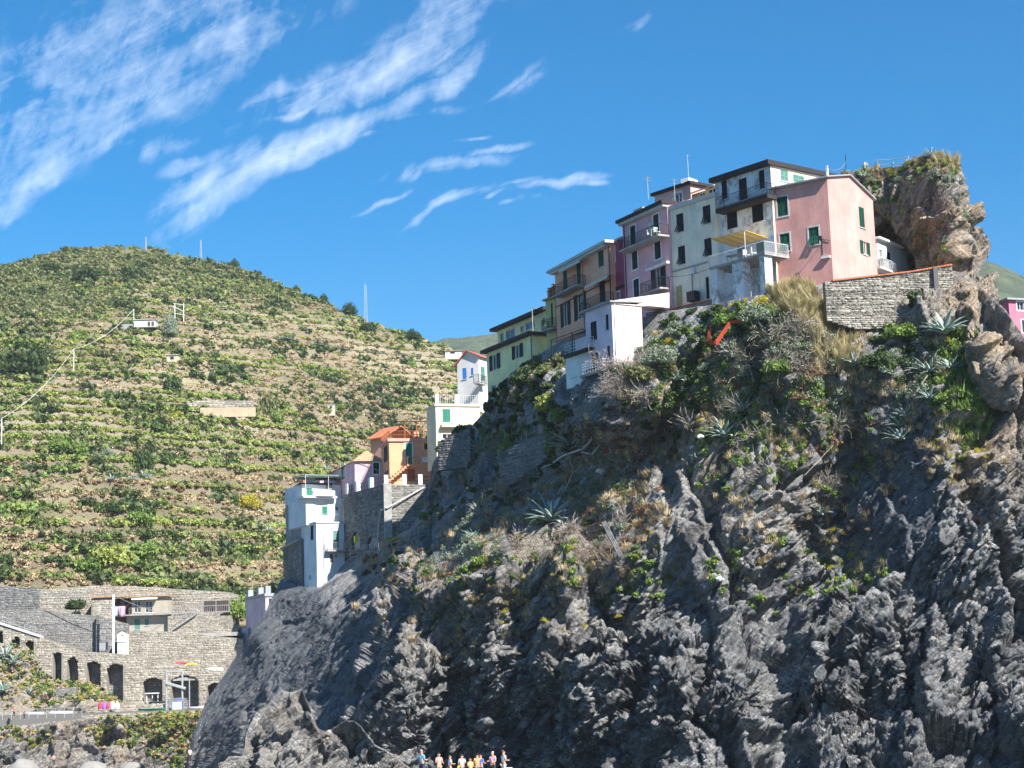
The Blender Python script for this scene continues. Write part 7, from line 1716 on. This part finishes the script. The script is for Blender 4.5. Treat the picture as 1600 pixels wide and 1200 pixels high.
# dry stone walls on the hill that read as walls of their own
def hill_wall(x0, y0, x1, y1, hpx, label, mat, n=26, name='terrace_wall'):
    xs = np.linspace(x0, x1, n); ys = np.linspace(y0, y1, n); P = [hp_(x, y) for x, y in zip(xs, ys)]; h_ = hpx / F * P[0][1]
    d = np.array(P); ref = np.median(d[:, 1]); f = Fac(x0, y0, ref - 1.2, 90, 'R'); a, z = f.sz(x0, y0); c, z2_ = f.sz(x1, y1)
    return wall_thing(label, f, a, c, lambda s: np.interp(s, [a, c], [z, z2_]) + h_, lambda s: np.interp(s, [a, c], [z, z2_]) - .5, mat, name=name, hh=.4, ll=.8, th=1.0)
hill_wall(222, 640, 396, 640, 15, 'pale dry stone wall band under the small hut, the widest on the hill', S_TAN)
f_ = Fac(313, 645, hp_(350, 645)[1] - 6, 90, 'R'); o = thing('tan_panel_wall', 'smooth tan wall of eight panels on the hill', 'wall', hp_(350, 648)); a_, b__ = sx(f_, 313, 645), sx(f_, 400, 650)
for k in range(8):
    b = MB(); q0 = a_ + (b__ - a_) * k / 8; f_.box(b, q0, q0 + (b__ - a_) / 8 - .06, f_.sz(350, 649)[1] - .04 * k - .3, f_.sz(350, 636)[1] - .05 * k, 0, .2); b.build('panel', stucco('tan_panel', (.55, .42, .28), .2), o)
# vine row with its long straight canopy
o = thing('vine_row', 'long clipped yellow green vine row on the middle terrace', 'vine row', hp_(330, 765))
for k in range(16):
    x = 243 + 195 * k / 15; y = 758 + 8 * k / 15; p = hp_(x, y + 4)
    c = bpy.data.objects.new('vine', SRC['dense_vine'].data); link(c); c.parent = o; c.location = tuple(np.array(p) - np.array(o.location) + np.array([0, -.3, .6])); c.scale = (1.1, .7, 1.0); c.rotation_euler = (0, 0, k)

# ------------------------------------------------------------------ things on the cliff
def pole_thing(name, label, cat, a, b_, r, mat, part='shaft'):
    o = thing(name, label, cat, a); b = MB(); b.tube(a, b_, r, n=6); b.build(part, mat, o); return o
def ccp(x, y, d=0.5): p = on_cliff(x, y, 0); return p + np.array([0, -d, 0])
def ipole(x0, y0, x1, y1, label, d=.6):
    """steel I-beam leaning from its foot (x0, y0) to its head (x1, y1)"""
    a = ccp(x0, y0, d); b_ = W(x1, y1, a[1] - .6); o = thing('netting_post', label, 'post', a)
    ax = (b_ - a) / np.linalg.norm(b_ - a); sd_ = np.cross(ax, [0, 1, 0]); sd_ /= np.linalg.norm(sd_)
    for k, nm in ((-1, 'flange'), (0, 'web'), (1, 'flange')):
        b = MB(); b.tube(a + sd_ * .14 * k, b_ + sd_ * .14 * k, .05 if k else .03, n=4); b.build(nm, M_STEEL, o)
    return a, b_
FP = [ipole(640, 912, 619, 895, 'short leaning steel post, lowest left of the netting fence'), ipole(693, 902, 680, 862, 'leaning steel post at the left end of the wire fence'), ipole(802, 880, 785, 834, 'leaning steel post in the middle of the wire fence'), ipole(970, 872, 943, 815, 'long leaning steel post at the right end of the wire fence')]
for i, (k0, k1, lab) in enumerate(((0, 1, 'wire netting panel between the two left posts'), (1, 2, 'wire netting panel in the middle of the fence'), (2, 3, 'rusty wire netting panel before the russet bushes'))):
    b = MB(); (a0, b0), (a1, b1) = FP[k0], FP[k1]; n_ = 40 if k0 else 14
    for k in range(n_ + 1):
        t = k / n_; sg = np.array([0, 0, -1.6 * t * (1 - t)]); lo = a0 + (a1 - a0) * t + sg * .3; hi = b0 + (b1 - b0) * t + sg
        b.tube(lo, hi, .012, n=3, caps=False)
    for v in np.linspace(0, 1, 7):
        b.path([(a0 + (a1 - a0) * t + np.array([0, 0, -1.6 * t * (1 - t)]) * .3) * (1 - v) + (b0 + (b1 - b0) * t + np.array([0, 0, -1.6 * t * (1 - t)])) * v for t in np.linspace(0, 1, 10)], .014 if v < 1 else .03, n=3)
    tag(b.build('wire_netting', M_RUST if i == 2 else M_GREY), lab, 'netting')
# ladder
a = ccp(960, 722, .6); b_ = W(953, 690, a[1] - .3); o = thing('ladder', 'white aluminium ladder leaning on the slope above the straw bushes', 'ladder', a)
for q in (-.25, .25):
    b = MB(); b.tube(a + np.array([q, 0, 0]), b_ + np.array([q, 0, 0]), .035, n=5); b.build('rail', M_WHITE, o)
for k in range(8):
    t = (k + .5) / 8; c = a + (b_ - a) * t; b = MB(); b.tube(c - np.array([.25, 0, 0]), c + np.array([.25, 0, 0]), .025, n=5); b.build('rung', M_WHITE, o)
b = MB(); p = ccp(948, 713, .4); b.lathe(tuple(p), [(0, 0), (.3, 0), (.33, .25), (.26, .5), (.1, .58), (0, .6)], 10); tag(b.build('plastic_drum', plain('red_plastic', (.45, .02, .03), .5)), 'red plastic drum left of the ladder', 'drum')
def sack(x, y, r, label):
    p = ccp(x, y, .3); k = bush_mesh('x', 4, .1, M_WHITE, 1) if 0 else None; n = 16; V = []; Fq = []
    R_ = np.random.RandomState(int(x)); 
    for i in range(9):
        for j in range(n):
            th, ph = math.pi * i / 8, 2 * math.pi * j / n; q = np.array([math.sin(th) * math.cos(ph), math.sin(th) * math.sin(ph), math.cos(th) * .6]); V.append(p + q * r * (1 + .55 * float(vnoise((q * 3.2 + x)[None], 3)[0])))
    for i in range(8):
        for j in range(n): Fq.append((i * n + j, i * n + (j + 1) % n, (i + 1) * n + (j + 1) % n, (i + 1) * n + j))
    me = np_mesh('sack', np.array(V), np.array(Fq), [M_WHITE]); tag(link(bpy.data.objects.new('white_sack', me)), label, 'sack')
sack(1098, 690, .3, 'crumpled white sack beside the solitary agave'); sack(1078, 697, .22, 'small white scrap left of the crumpled sack'); sack(937, 737, .4, 'white bag in the straw under the ladder'); sack(1124, 911, .32, 'small white slab lying on the dark rock')
# pipes and logs
for pts, r, mat, lab in (([(928, 674), (918, 695), (905, 705), (885, 716), (860, 724), (835, 734), (800, 752)], .1, M_PALE, 'long white pipe descending left across the gully'), ([(905, 708), (925, 712), (935, 695), (928, 676)], .06, M_PALE, 'short white branch pipe above the dark agave'), ([(845, 682), (840, 700), (836, 724)], .07, M_PALE, 'thin vertical pipe against the gully wall'), ([(706, 692), (704, 712), (690, 735)], .06, M_PALE, 'thin bent pipe on the shaded wall by the cream house')):
    b = MB(); b.path([ccp(x, y, .9) for x, y in pts], r, n=6); tag(b.build('pipe', mat), lab, 'pipe')
for pts, r, lab in (([(1175, 598), (1168, 570)], .06, 'bare dead agave stalk in the upper slope'), ([(1420, 618), (1445, 582)], .07, 'pale bare stalk below the top agaves'), ([(1148, 672), (1165, 655)], .05, 'pale stalk between the two mid slope agaves'), ([(890, 712), (898, 740), (884, 765)], .06, 'dead white stalk below the gully agave'), ([(1265, 770), (1282, 800)], .04, 'thin leaning stalk over the shaded slab agave'), ([(1250, 745), (1290, 700)], .04, 'long thin leaning stick on the mid slope'), ([(1225, 650), (1250, 590)], .05, 'thin dry stick left of the reeds foot')):
    b = MB(); b.path([ccp(x, y, .9) for x, y in pts], r, n=5); tag(b.build('dead_stalk', M_WOODLT), lab, 'stalk')
# orange netting
netm = plain('orange_plastic_netting', (.5, .07, .03), .8, .4, 20)
b = MB(); pts = [(1152, 503, 3), (1140, 520, 7), (1128, 536, 9), (1113, 551, 10), (1102, 548, 7), (1100, 535, 8), (1101, 522, 3)]
for (x0, y0, w0), (x1, y1, w1) in zip(pts[:-1], pts[1:]):
    a, c = ccp(x0, y0, 1.6), ccp(x1, y1, 1.6); a[1] = c[1] = 163.6; s = a[1] / F; nrm = np.array([(c - a)[2], 0, -(c - a)[0]]); nrm /= np.linalg.norm(nrm)
    pa, pb, pc, pd = a + nrm * w0 * s * .33, a - nrm * w0 * s * .33, c - nrm * w1 * s * .33, c + nrm * w1 * s * .33; pb = pb + [0, .3, 0]; pc = pc + [0, .3, 0]
    b.hexa([pa, pb, pc, pd] + [q + np.array([0, .04, 0]) for q in (pa, pb, pc, pd)])
tag(b.build('orange_netting', netm), 'crumpled orange plastic netting hanging in a V below the terrace wall', 'netting')
# wire railings in the gully and walkway fence
def fence(label, pts, h_, n, mat, off=.8, name='wire_fence'):
    P = [ccp(x, y, off) for x, y in pts]; o = thing(name, label, 'fence', P[0]); L_ = [0]
    for a, c in zip(P[:-1], P[1:]): L_.append(L_[-1] + np.linalg.norm(c - a))
    A = np.array(P); at = lambda t: np.array([np.interp(t * L_[-1], L_, A[:, i]) for i in range(3)])
    for k in range(n + 1):
        p = at(k / n); b = MB(); b.tube(p - [0, 0, .3], p + [0, 0, h_], .04, n=5); b.build('post', mat, o)
    b = MB()
    for z_ in (.35, .7, 1.0): b.path([at(k / 30) + [0, 0, h_ * z_] for k in range(31)], .018, n=3)
    b.build('wire', mat, o); return o
fence('grey mesh fence along the sloping walkway below the arched niches', [(548, 872), (580, 868), (610, 862), (640, 850), (668, 840)], 1.3, 12, M_GREY); fence('pale wire railing stepping down the gully wall', [(848, 683), (825, 694), (800, 706), (775, 720), (762, 735)], 1.1, 8, M_STEEL)
fence('crossed wire railing above the pale stone pier', [(850, 664), (882, 662)], .8, 5, M_STEEL, 1.2)
tf_ = [low_pt(TQ, TPX, TPY, x, y) for x, y in ((1372, 266), (1395, 264), (1420, 262))]
o = thing('summit_railing', 'thin grey railing standing on top of the pinnacle', 'railing', tf_[0])
for p in tf_: b = MB(); b.tube(p - [0, 0, .3], p + np.array([0, 0, 1.1]), .04, n=5); b.build('post', M_STEEL, o)
b = MB()
for z_ in (.6, 1.05): b.path([p + np.array([0, 0, z_]) for p in tf_], .035, n=4)
b.build('rail', M_STEEL, o)
p = low_pt(TQ, TPX, TPY, 1323, 270); pole_thing('summit_mast', 'thin dark mast on the rock behind the pink gable', 'mast', p, p + np.array([0, 0, 1.9]), .04, M_IRON)
p = low_pt(TQ, TPX, TPY, 1352, 268); pole_thing('summit_mast', 'short white post on the rock, right of the thin mast', 'mast', p, p + np.array([0, 0, .9]), .06, M_WHITE)
# rock bolts on the smooth slab
bolt = MB(); bolt.box((0, 0, 0), (.28, .2, .28)); bolt.tube((0, -.1, 0), (0, -.25, 0), .05, n=5); bo = bolt.build('rock_bolt', M_ROOFDK); 
tag(bo, 'small dark rock bolt plate set in the smooth grey slab', 'rock bolt', 'rock bolts in the slab'); first = True
for i in range(9):
    for j in range(7):
        x = 350 + j * 32 + 14 * (i % 2) + RN.uniform(-4, 4); y = 935 + i * 24 + RN.uniform(-4, 4)
        if y < float(topf(x)) + 14 or x > 548 + (1120 - y) * .42 - 12 or y > 1075 + (x < 420) * 40: continue
        p = grid_pt(np.array([x]), np.array([y]))[0] + np.array([-.06, -.08, 0])
        q = bo if first else bo.copy(); first = False if q is bo else first
        if q is not bo: link(q)
        q.location = tuple(p)

# ------------------------------------------------------------------ poles, laundry, boats and goods on the left shore
def vpole(label, x, y0, y1, D, r, mat, name='utility_pole'):
    a = W(x, y1, D); b_ = W(x, y0, D); b_[0], b_[1] = a[0], a[1]; return pole_thing(name, label, 'pole', a, b_, r, mat), a, b_
vp, a_, b_ = vpole('tall white utility pole in front of the stone house', 177, 929, 1021, 324, .2, M_WHITE)
_, c_, d_ = vpole('grey metal gantry post, left one, before the arcade', 260, 1050, 1112, 316, .16, M_STEEL, 'gantry_post'); _, e_, g_ = vpole('grey metal gantry post, right one, before the arcade', 285, 1049, 1112, 316, .16, M_STEEL, 'gantry_post'); vpole('thin lamp post right of the gantry', 296, 1060, 1106, 316, .09, M_STEEL, 'lamp_post')
b = MB(); b.tube(d_, g_, .12, n=5); tag(b.build('gantry_beam', M_STEEL), 'horizontal beam joining the two gantry posts', 'beam')
b = MB(); b.tube(W(259, 1067, 315.8), W(290, 1076, 315.8), .25, n=5); tag(b.build('crane_arm', M_STEEL), 'sloping grey arm hung between the gantry posts', 'crane arm')
cable('wire running from the white utility pole to the stone house corner', b_, W(268, 958, 333), .6, .04, M_STEEL); cable('wire running left from the white utility pole', b_, W(-20, 908, 330), 1.0, .05, M_STEEL)
for x0, x1, y0, y1, col, lab in ((174, 184, 948, 964, (.35, .5, .62), 'pale blue sheet drying on the line'), (184.7, 195.3, 947.5, 964, (.75, .35, .5), 'pink sheet drying on the line')):
    a0, a1 = W(x0, y0, 331), W(x1, y1, 331); n = 8; V = []; Fq = []
    for i in range(n + 1):
        for j in range(5): t = i / n; V.append((a0[0] + (a1[0] - a0[0]) * t * (1 - .08 * j / 4) + .03 * j, a0[1] + .15 * math.sin(t * 9 + j * .4), a0[2] + (a1[2] - a0[2]) * j / 4))
    for i in range(n):
        for j in range(4): q = i * 5 + j; Fq.append((q, q + 1, q + 6, q + 5))
    o = link(bpy.data.objects.new('laundry_sheet', np_mesh('laundry_sheet', np.array(V), np.array(Fq), [plain('cloth_' + lab[:4], col, .9, .1)]))); md = o.modifiers.new('cloth', 'SOLIDIFY'); md.thickness = .02; tag(o, lab, 'laundry')
cable('clothes line carrying the blue and pink sheets', W(170, 947, 331), W(198, 947, 331), .02, .02, M_GREY, 4, 'clothes_line')
def quay(x, D): q = W(x, 1111, D); q[2] = QUAYZ + .02; return q
def boat(p, L_, w_, h_, mat, label, rz=0.0, flip=False, name='rowing_boat'):
    o = thing(name, label, 'boat', p, 0); n = 12; m = 8; V = []; Fq = []; ca, sa = math.cos(rz), math.sin(rz)
    for i in range(n + 1):
        t = i / n * 2 - 1; ww = w_ / 2 * (1 - abs(t) ** 2.6) ** .6 + .02; sh = .18 * h_ * t * t
        for j in range(m + 1):
            a = math.pi * j / m; x, y, z = t * L_ / 2, -ww * math.cos(a), -math.sin(a) ** .7 * h_ + sh
            if flip: z = -z
            z += 0 if flip else h_
            V.append((p[0] + x * ca - y * sa, p[1] + x * sa + y * ca, p[2] + z))
    for i in range(n):
        for j in range(m): q = i * (m + 1) + j; Fq.append((q, q + 1, q + m + 2, q + m + 1))
    me = np_mesh('hull', np.array(V) - np.array(p), np.array(Fq), [mat], smooth=True); hu_ = link(bpy.data.objects.new('hull', me)); hu_.parent = o
    b = MB()
    for t in (-.3, .3): b.box((p[0] + t * L_ * ca * .8, p[1] + t * L_ * sa * .8, p[2] + h_ * (.2 if flip else .8)), (.2, w_ * .8, .04), rz=rz)
    b.build('thwart', M_WOODLT, o); return o
boat(np.array(FD.pt(sx(FD, 333, 1045), float(atop(sx(FD, 333, 1045))), -1.2)), 2.9, 1.3, .5, plain('pale_inflatable', (.62, .64, .68), .5, .1), 'pale grey dinghy lying upside down on the ramped path', 0, True)
boat(quay(306, 315.5), 2.6, 1.0, .45, M_WHITE, 'white rowing boat on the quay right of the lamp post')
boat(quay(237, 310.5), 4.2, 1.1, .35, plain('green_boat_cover', (.02, .2, .15), .7, .3, 6), 'long boat under a dark green cover on the quay'); boat(quay(95, 309.5), 3.6, 1.2, .4, plain('grey_boat_cover', (.45, .5, .56), .8, .15), 'grey covered boat on the quay near the left end', .1, True); boat(quay(55, 309.5), 2.8, 1.2, .4, plain('blue_grey_cover', (.38, .46, .58), .8, .15), 'blue grey covered boat left of the grey covered one', .1, True)
for x, y, c, lab in ((206, 1027, (.6, .1, .1), 'red kayak end lying on the ramped path'), (222, 1031, (.6, .55, .1), 'yellow bundle on the ramped path left of the dinghy')):
    xx = x + 75; p = np.array(FD.pt(sx(FD, xx, 1040), float(atop(sx(FD, xx, 1040))) + .1, -.9)); b = MB(); b.path([p + np.array([-.9, 0, .1]), p + np.array([-.4, 0, .25]), p + np.array([.4, 0, .25]), p + np.array([1.0, 0, .1])], .18, n=8); tag(b.build('kayak', plain('kayak_' + lab[:3], c, .6)), lab, 'kayak')
crate_cols = [((.6, .05, .12), 'crimson'), ((.25, .12, .45), 'violet'), ((.55, .08, .1), 'red'), ((.7, .7, .72), 'white'), ((.65, .66, .7), 'pale grey')]
for k, (c, nm) in enumerate(crate_cols):
    x = (157, 163, 170, 176, 183)[k]; p = quay(x, 309.2) + [0, 0, .5]; o = thing('tarpaulin_bundle', f'{nm} bundle in the row of goods on the quay wall', 'bundle', p); b = MB(); b.lathe(tuple(p), [(0, 0), (.38, 0), (.42, .35), (.34, .7), (.2, .95), (0, 1.0)], 9); b.build('body', plain('bundle_' + nm.replace(' ', '_'), c, .8, .2), o); b = MB(); b.box((p[0], p[1], p[2] + 1.02), (.25, .25, .12)); b.build('knot', plain('bundle_' + nm.replace(' ', '_'), c, .8, .2), o)
o = thing('quay_railing', 'thin metal railing along the quay at the lower left', 'railing', W(40, 1125, 305))
pa, pb = W(-10, 1126, 305), W(128, 1120, 305)
for k in range(11): t = k / 10; p = pa + (pb - pa) * t; b = MB(); b.tube(p, p + [0, 0, 1.5], .05, n=5); b.build('post', M_STEEL, o)
b = MB()
for z_ in (.75, 1.45): b.tube(pa + [0, 0, z_], pb + [0, 0, z_], .04, n=4)
b.build('rail', M_STEEL, o)
p = quay(277, 315); o = thing('blue_stall', 'blue framed stall against the arcade beside the right gantry post', 'stall', p); b = MB()
for x_ in (-.9, .9): b.tube(p + [x_, 0, 0], p + [x_, 0, 1.7], .06, n=5)
b.tube(p + [-.9, 0, 1.7], p + [.9, 0, 1.7], .07, n=5); b.build('frame', M_BLUE, o); b = MB(); b.box(tuple(p + [0, .2, .7]), (1.6, .1, 1.2)); b.build('panel', plain('pale_panel', (.5, .55, .6)), o)
p = W(338, 1100, 316); o = thing('wooden_shelter', 'brown lean-to shelter in the last arch beside the dark slab', 'shelter', p); b = MB(); b.box(tuple(p + [0, 0, 1.1]), (2.8, 1.4, .2)); b.build('roof', M_BROWN, o); b = MB(); b.box(tuple(p + [0, .5, -.2]), (2.4, .1, 2.4)); b.build('back', M_ROOFDK, o)
p = W(238, 1096, 319.6); o = thing('stone_bench_table', 'white topped table in the fifth arch', 'table', p); b = MB(); b.box(tuple(p + [0, 0, 1.3]), (2.2, .6, .15)); b.build('tabletop', M_WHITE, o)
for x_ in (-.9, 0, .9): b = MB(); b.tube(p + [x_, 0, 0], p + [x_, 0, 1.3], .07, n=5); b.build('leg', M_WHITE, o)

# ------------------------------------------------------------------ people
SKIN = plain('skin', (.5, .29, .2), .6, .08); HAIRC = {'grey': (.45, .43, .4), 'brown': (.08, .05, .03), 'dark': (.02, .018, .016), 'blond': (.4, .28, .12), 'red': (.3, .08, .03)}
def person(p, H, rz, top, bottom, hair, label, arm=.25, back=False, hat=None):
    """standing figure grown from a skeleton; clothes follow the body"""
    o = thing('person', label, 'person', p, rz)
    s = H / 1.72
    def skin(name, pts, edges, rad, mat, root_=0):
        me = bpy.data.meshes.new(name); me.from_pydata([tuple(c * s for c in q) for q in pts], edges, []); me.materials.append(mat)
        ob = link(bpy.data.objects.new(name, me)); ob.parent = o
        md = ob.modifiers.new('skin', 'SKIN'); sl = me.skin_vertices[0] if me.skin_vertices else None
        if sl is None: me.update(); 
        for i, r in enumerate(rad):
            v = me.skin_vertices[0].data[i]; v.radius = (r[0] * s, r[1] * s) if isinstance(r, tuple) else (r * s, r * s); v.use_root = (i == root_)
        sb = ob.modifiers.new('sub', 'SUBSURF'); sb.levels = 1; sb.render_levels = 1; return ob
    A = arm
    body = [(0, 0, .95), (0, 0, 1.15), (0, 0, 1.38), (0, 0, 1.48), (0, -.01, 1.56), (0, -.01, 1.66), (-.17, 0, 1.40), (-.24, -.02, 1.14), (-.22, -.06 - A, .93 + A * .8), (.17, 0, 1.40), (.24, -.02, 1.14), (.22, -.06 - A * .6, .93 + A * .5), (-.09, 0, .88), (-.10, -.01, .5), (-.11, .02, .08), (-.12, -.1, .03), (.09, 0, .88), (.11, .02, .5), (.12, .03, .08), (.13, -.09, .03)]
    E = [(0, 1), (1, 2), (2, 3), (3, 4), (4, 5), (2, 6), (6, 7), (7, 8), (2, 9), (9, 10), (10, 11), (0, 12), (12, 13), (13, 14), (14, 15), (0, 16), (16, 17), (17, 18), (18, 19)]
    rad = [(.14, .1), (.13, .09), (.15, .1), (.055, .055), (.085, .095), (.07, .085), .052, .038, .03, .052, .038, .03, .085, .06, .042, .04, .085, .06, .042, .04]
    skin('body', body, E, rad, SKIN)
    skin('shirt', [(0, 0, .92), (0, 0, 1.15), (0, 0, 1.39), (-.17, 0, 1.40), (-.225, -.015, 1.2), (.17, 0, 1.40), (.225, -.015, 1.2)], [(0, 1), (1, 2), (2, 3), (3, 4), (2, 5), (5, 6)], [(.165, .12), (.155, .11), (.17, .115), .07, .062, .07, .062], top)
    skin('trousers', [(0, 0, .95), (-.09, 0, .86), (-.10, -.01, .5), (-.11, .02, .15), (.09, 0, .86), (.11, .02, .5), (.12, .03, .15)], [(0, 1), (1, 2), (2, 3), (0, 4), (4, 5), (5, 6)], [(.155, .115), .1, .075, .06, .1, .075, .06], bottom)
    skin('hair', [(0, .015, 1.60), (0, .02, 1.69), (0, .0, 1.725)], [(0, 1), (1, 2)], [(.08, .085), (.085, .1), (.05, .06)], plain('hair_' + hair, HAIRC[hair], .7, .2))
    b = MB(); q = parent_loc(o)
    fx_ = [(0, -.105, 1.60, .014, .03), (-.032, -.092, 1.625, .012, .012), (.032, -.092, 1.625, .012, .012), (0, -.095, 1.555, .03, .01), (-.088, 0, 1.61, .012, .03), (.088, 0, 1.61, .012, .03)]
    for (x, y, z, a, c) in fx_: b.box((q[0] + x * s, q[1] + y * s, q[2] + z * s), (a * 2 * s, .02 * s, c * 2 * s))
    b.build('face', SKIN, o)
    return o
def cl(n, c): return plain('cloth_' + n, c, .85, .12)
PZ = 4.05
for (x, H, rz, tc, bc, hr, lab, ex_) in ((659, 1.85, 2.4, ('sky', (.12, .42, .6)), ('navy', (.03, .04, .08)), 'grey', 'grey haired person in a turquoise shirt at the left end of the group', .55), (686, 1.72, .5, ('coral', (.62, .3, .26)), ('tan', (.4, .3, .2)), 'brown', 'person in a coral top sitting height behind the pale rocks', .35), (703, 1.62, 2.0, ('white', (.72, .74, .76)), ('grey', (.3, .3, .3)), 'brown', 'person in a white shirt with arms on hips', .2), (719, 1.25, .2, ('neon', (.75, .8, .02)), ('green', (.1, .3, .1)), 'blond', 'child in a bright yellow vest', 0), (722, 1.66, 3.3, ('pale_blue', (.4, .5, .66)), ('black', (.02, .02, .02)), 'brown', 'person in a pale blue shirt behind the child in yellow', .15), (735, 1.5, .6, ('mustard', (.7, .5, .16)), ('yellow', (.7, .62, .1)), 'brown', 'person in a mustard top bending over a bag', .0), (746, 1.68, 3.0, ('orange', (.62, .35, .12)), ('brown', (.2, .12, .08)), 'dark', 'person in an orange top behind the one in blue', .12), (751, 1.66, 2.6, ('blue', (.1, .16, .5)), ('blue2', (.06, .1, .3)), 'brown', 'person in a deep blue dress turned away', .12), (770, 1.76, -.6, ('pinkcheck', (.66, .38, .48)), ('dark', (.04, .04, .05)), 'grey', 'stout grey haired person in a pink checked shirt', .2), (787, 1.8, 2.1, ('ice', (.62, .68, .74)), ('cream', (.7, .68, .6)), 'red', 'red haired person in a pale shirt at the right end of the group', .2)):
    p = W(x, 1195, 125.5 - (ex_ > .3) * 1.2); p[2] = PZ + ex_ * .5; person(p, H, rz, cl(*tc), cl(*bc), hr, lab)
b = MB(); b.box((*W(795, 1200, 124.8)[:2], PZ + .6), (.45, .3, .5)); tag(b.build('white_bag', M_WHITE), 'white shopping bag beside the red haired person', 'bag')
for (x, y, D, H, rz, tc, hr, lab) in ((22, 1121, 306.5, 1.7, 1, ('scarlet', (.6, .08, .05)), 'brown', 'person in a scarlet shirt at the quay railing'), (38, 1125, 304.6, 1.7, 2, ('crimson', (.5, .06, .08)), 'dark', 'person in crimson walking below the quay railing'), (84, 1197, 294, 1.75, 0, ('salmon', (.65, .3, .28)), 'brown', 'person in a salmon shirt at the bottom edge on the left'), (297, 1192, 240, 1.75, .5, ('whitish', (.6, .65, .72)), 'dark', 'person in white at the foot of the dark slab'), (294, 1172, 270, 1.7, .8, ('grey2', (.25, .27, .3)), 'dark', 'person in grey climbing the shaded steps by the slab')):
    p = W(x, y, D); person(p, H, rz, cl(*tc), cl('trs', (.04, .04, .05)), hr, lab)
# promenade the people stand on
b = MB(); b.box((W(720, 1200, 125)[0], 126, PZ - 1.0), (14, 6, 2.0), rz=-.03); tag(b.build('rock_path', M_CONC), kind='structure')
b = MB(); b.box((W(200, 1200, 250)[0] + 4, 262, 1.5), (60, 60, 1.6)); tag(b.build('harbour_path', M_CONC), kind='structure')
for x, y, D, r, lab in ((35, 1196, 288, 2.3, 'large pale boulder at the bottom left edge'), (145, 1199, 288, 2.2, 'pale flat boulder at the bottom, right of the salmon shirted person'), (206, 1197, 285, 1.9, 'rounded pale boulder at the bottom near the slab')):
    p = W(x, y + 6, D); n = 22; V = []; Fq = []
    for i in range(13):
        for j in range(n):
            th, ph = math.pi * i / 12, 2 * math.pi * j / n; q = np.array([math.sin(th) * math.cos(ph), math.sin(th) * math.sin(ph), math.cos(th) * .6]); V.append(p + q * r * (1 + .25 * float(fbm((q * 1.6 + x)[None], 3, 3)[0])))
    for i in range(12):
        for j in range(n): Fq.append((i * n + j, i * n + (j + 1) % n, (i + 1) * n + (j + 1) % n, (i + 1) * n + j))
    tag(link(bpy.data.objects.new('boulder', np_mesh('boulder', np.array(V), np.array(Fq), [stucco('pale_boulder', (.26, .25, .23), .6)]))), lab, 'boulder')
# cables at the village
cable('long thin cable sloping down over the right hill face', W(380, 512, 470), W(715, 556, 560), 2, .05, M_GREY)

cable('thin dark cable sagging across the front of the cream and rose houses', W(1046, 432, 176.5), W(1120, 414, 171.6), .3, .02, M_IRON, 10)
cable('thin wire between the antenna mast and the pinnacle post', W(1294, 262, 165.8), W(1323, 252, 178), .5, .015, M_GREY, 10)
for x0, y0, D0, w_, h_, c, lab in ((1016, 354, 180.5, .5, .7, (.5, .62, .58), 'pale green towel hung on the top balcony rail of the rose house'),):
    p = W(x0, y0, D0); b = MB(); b.box(tuple(p), (w_, .05, h_), rz=.5); tag(b.build('towel', plain('towel_' + lab[:4], c, .9, .15)), lab, 'towel')
# ------------------------------------------------------------------ thin sea haze
m_ = bpy.data.materials.new('haze'); m_.use_nodes = True; t_ = NT(m_.node_tree); t_.n.clear()
o_ = t_.node('ShaderNodeOutputMaterial'); v_ = t_.node('ShaderNodeVolumePrincipled', ins={'Color': (0.80, 0.88, 1.0, 1), 'Density': 0.00007}); t_.l.new(v_.outputs[0], o_.inputs['Volume'])
b = MB(); b.box((0, 0, 239), (19000, 19000, 480)); tag(b.build('haze', m_), kind='stuff')
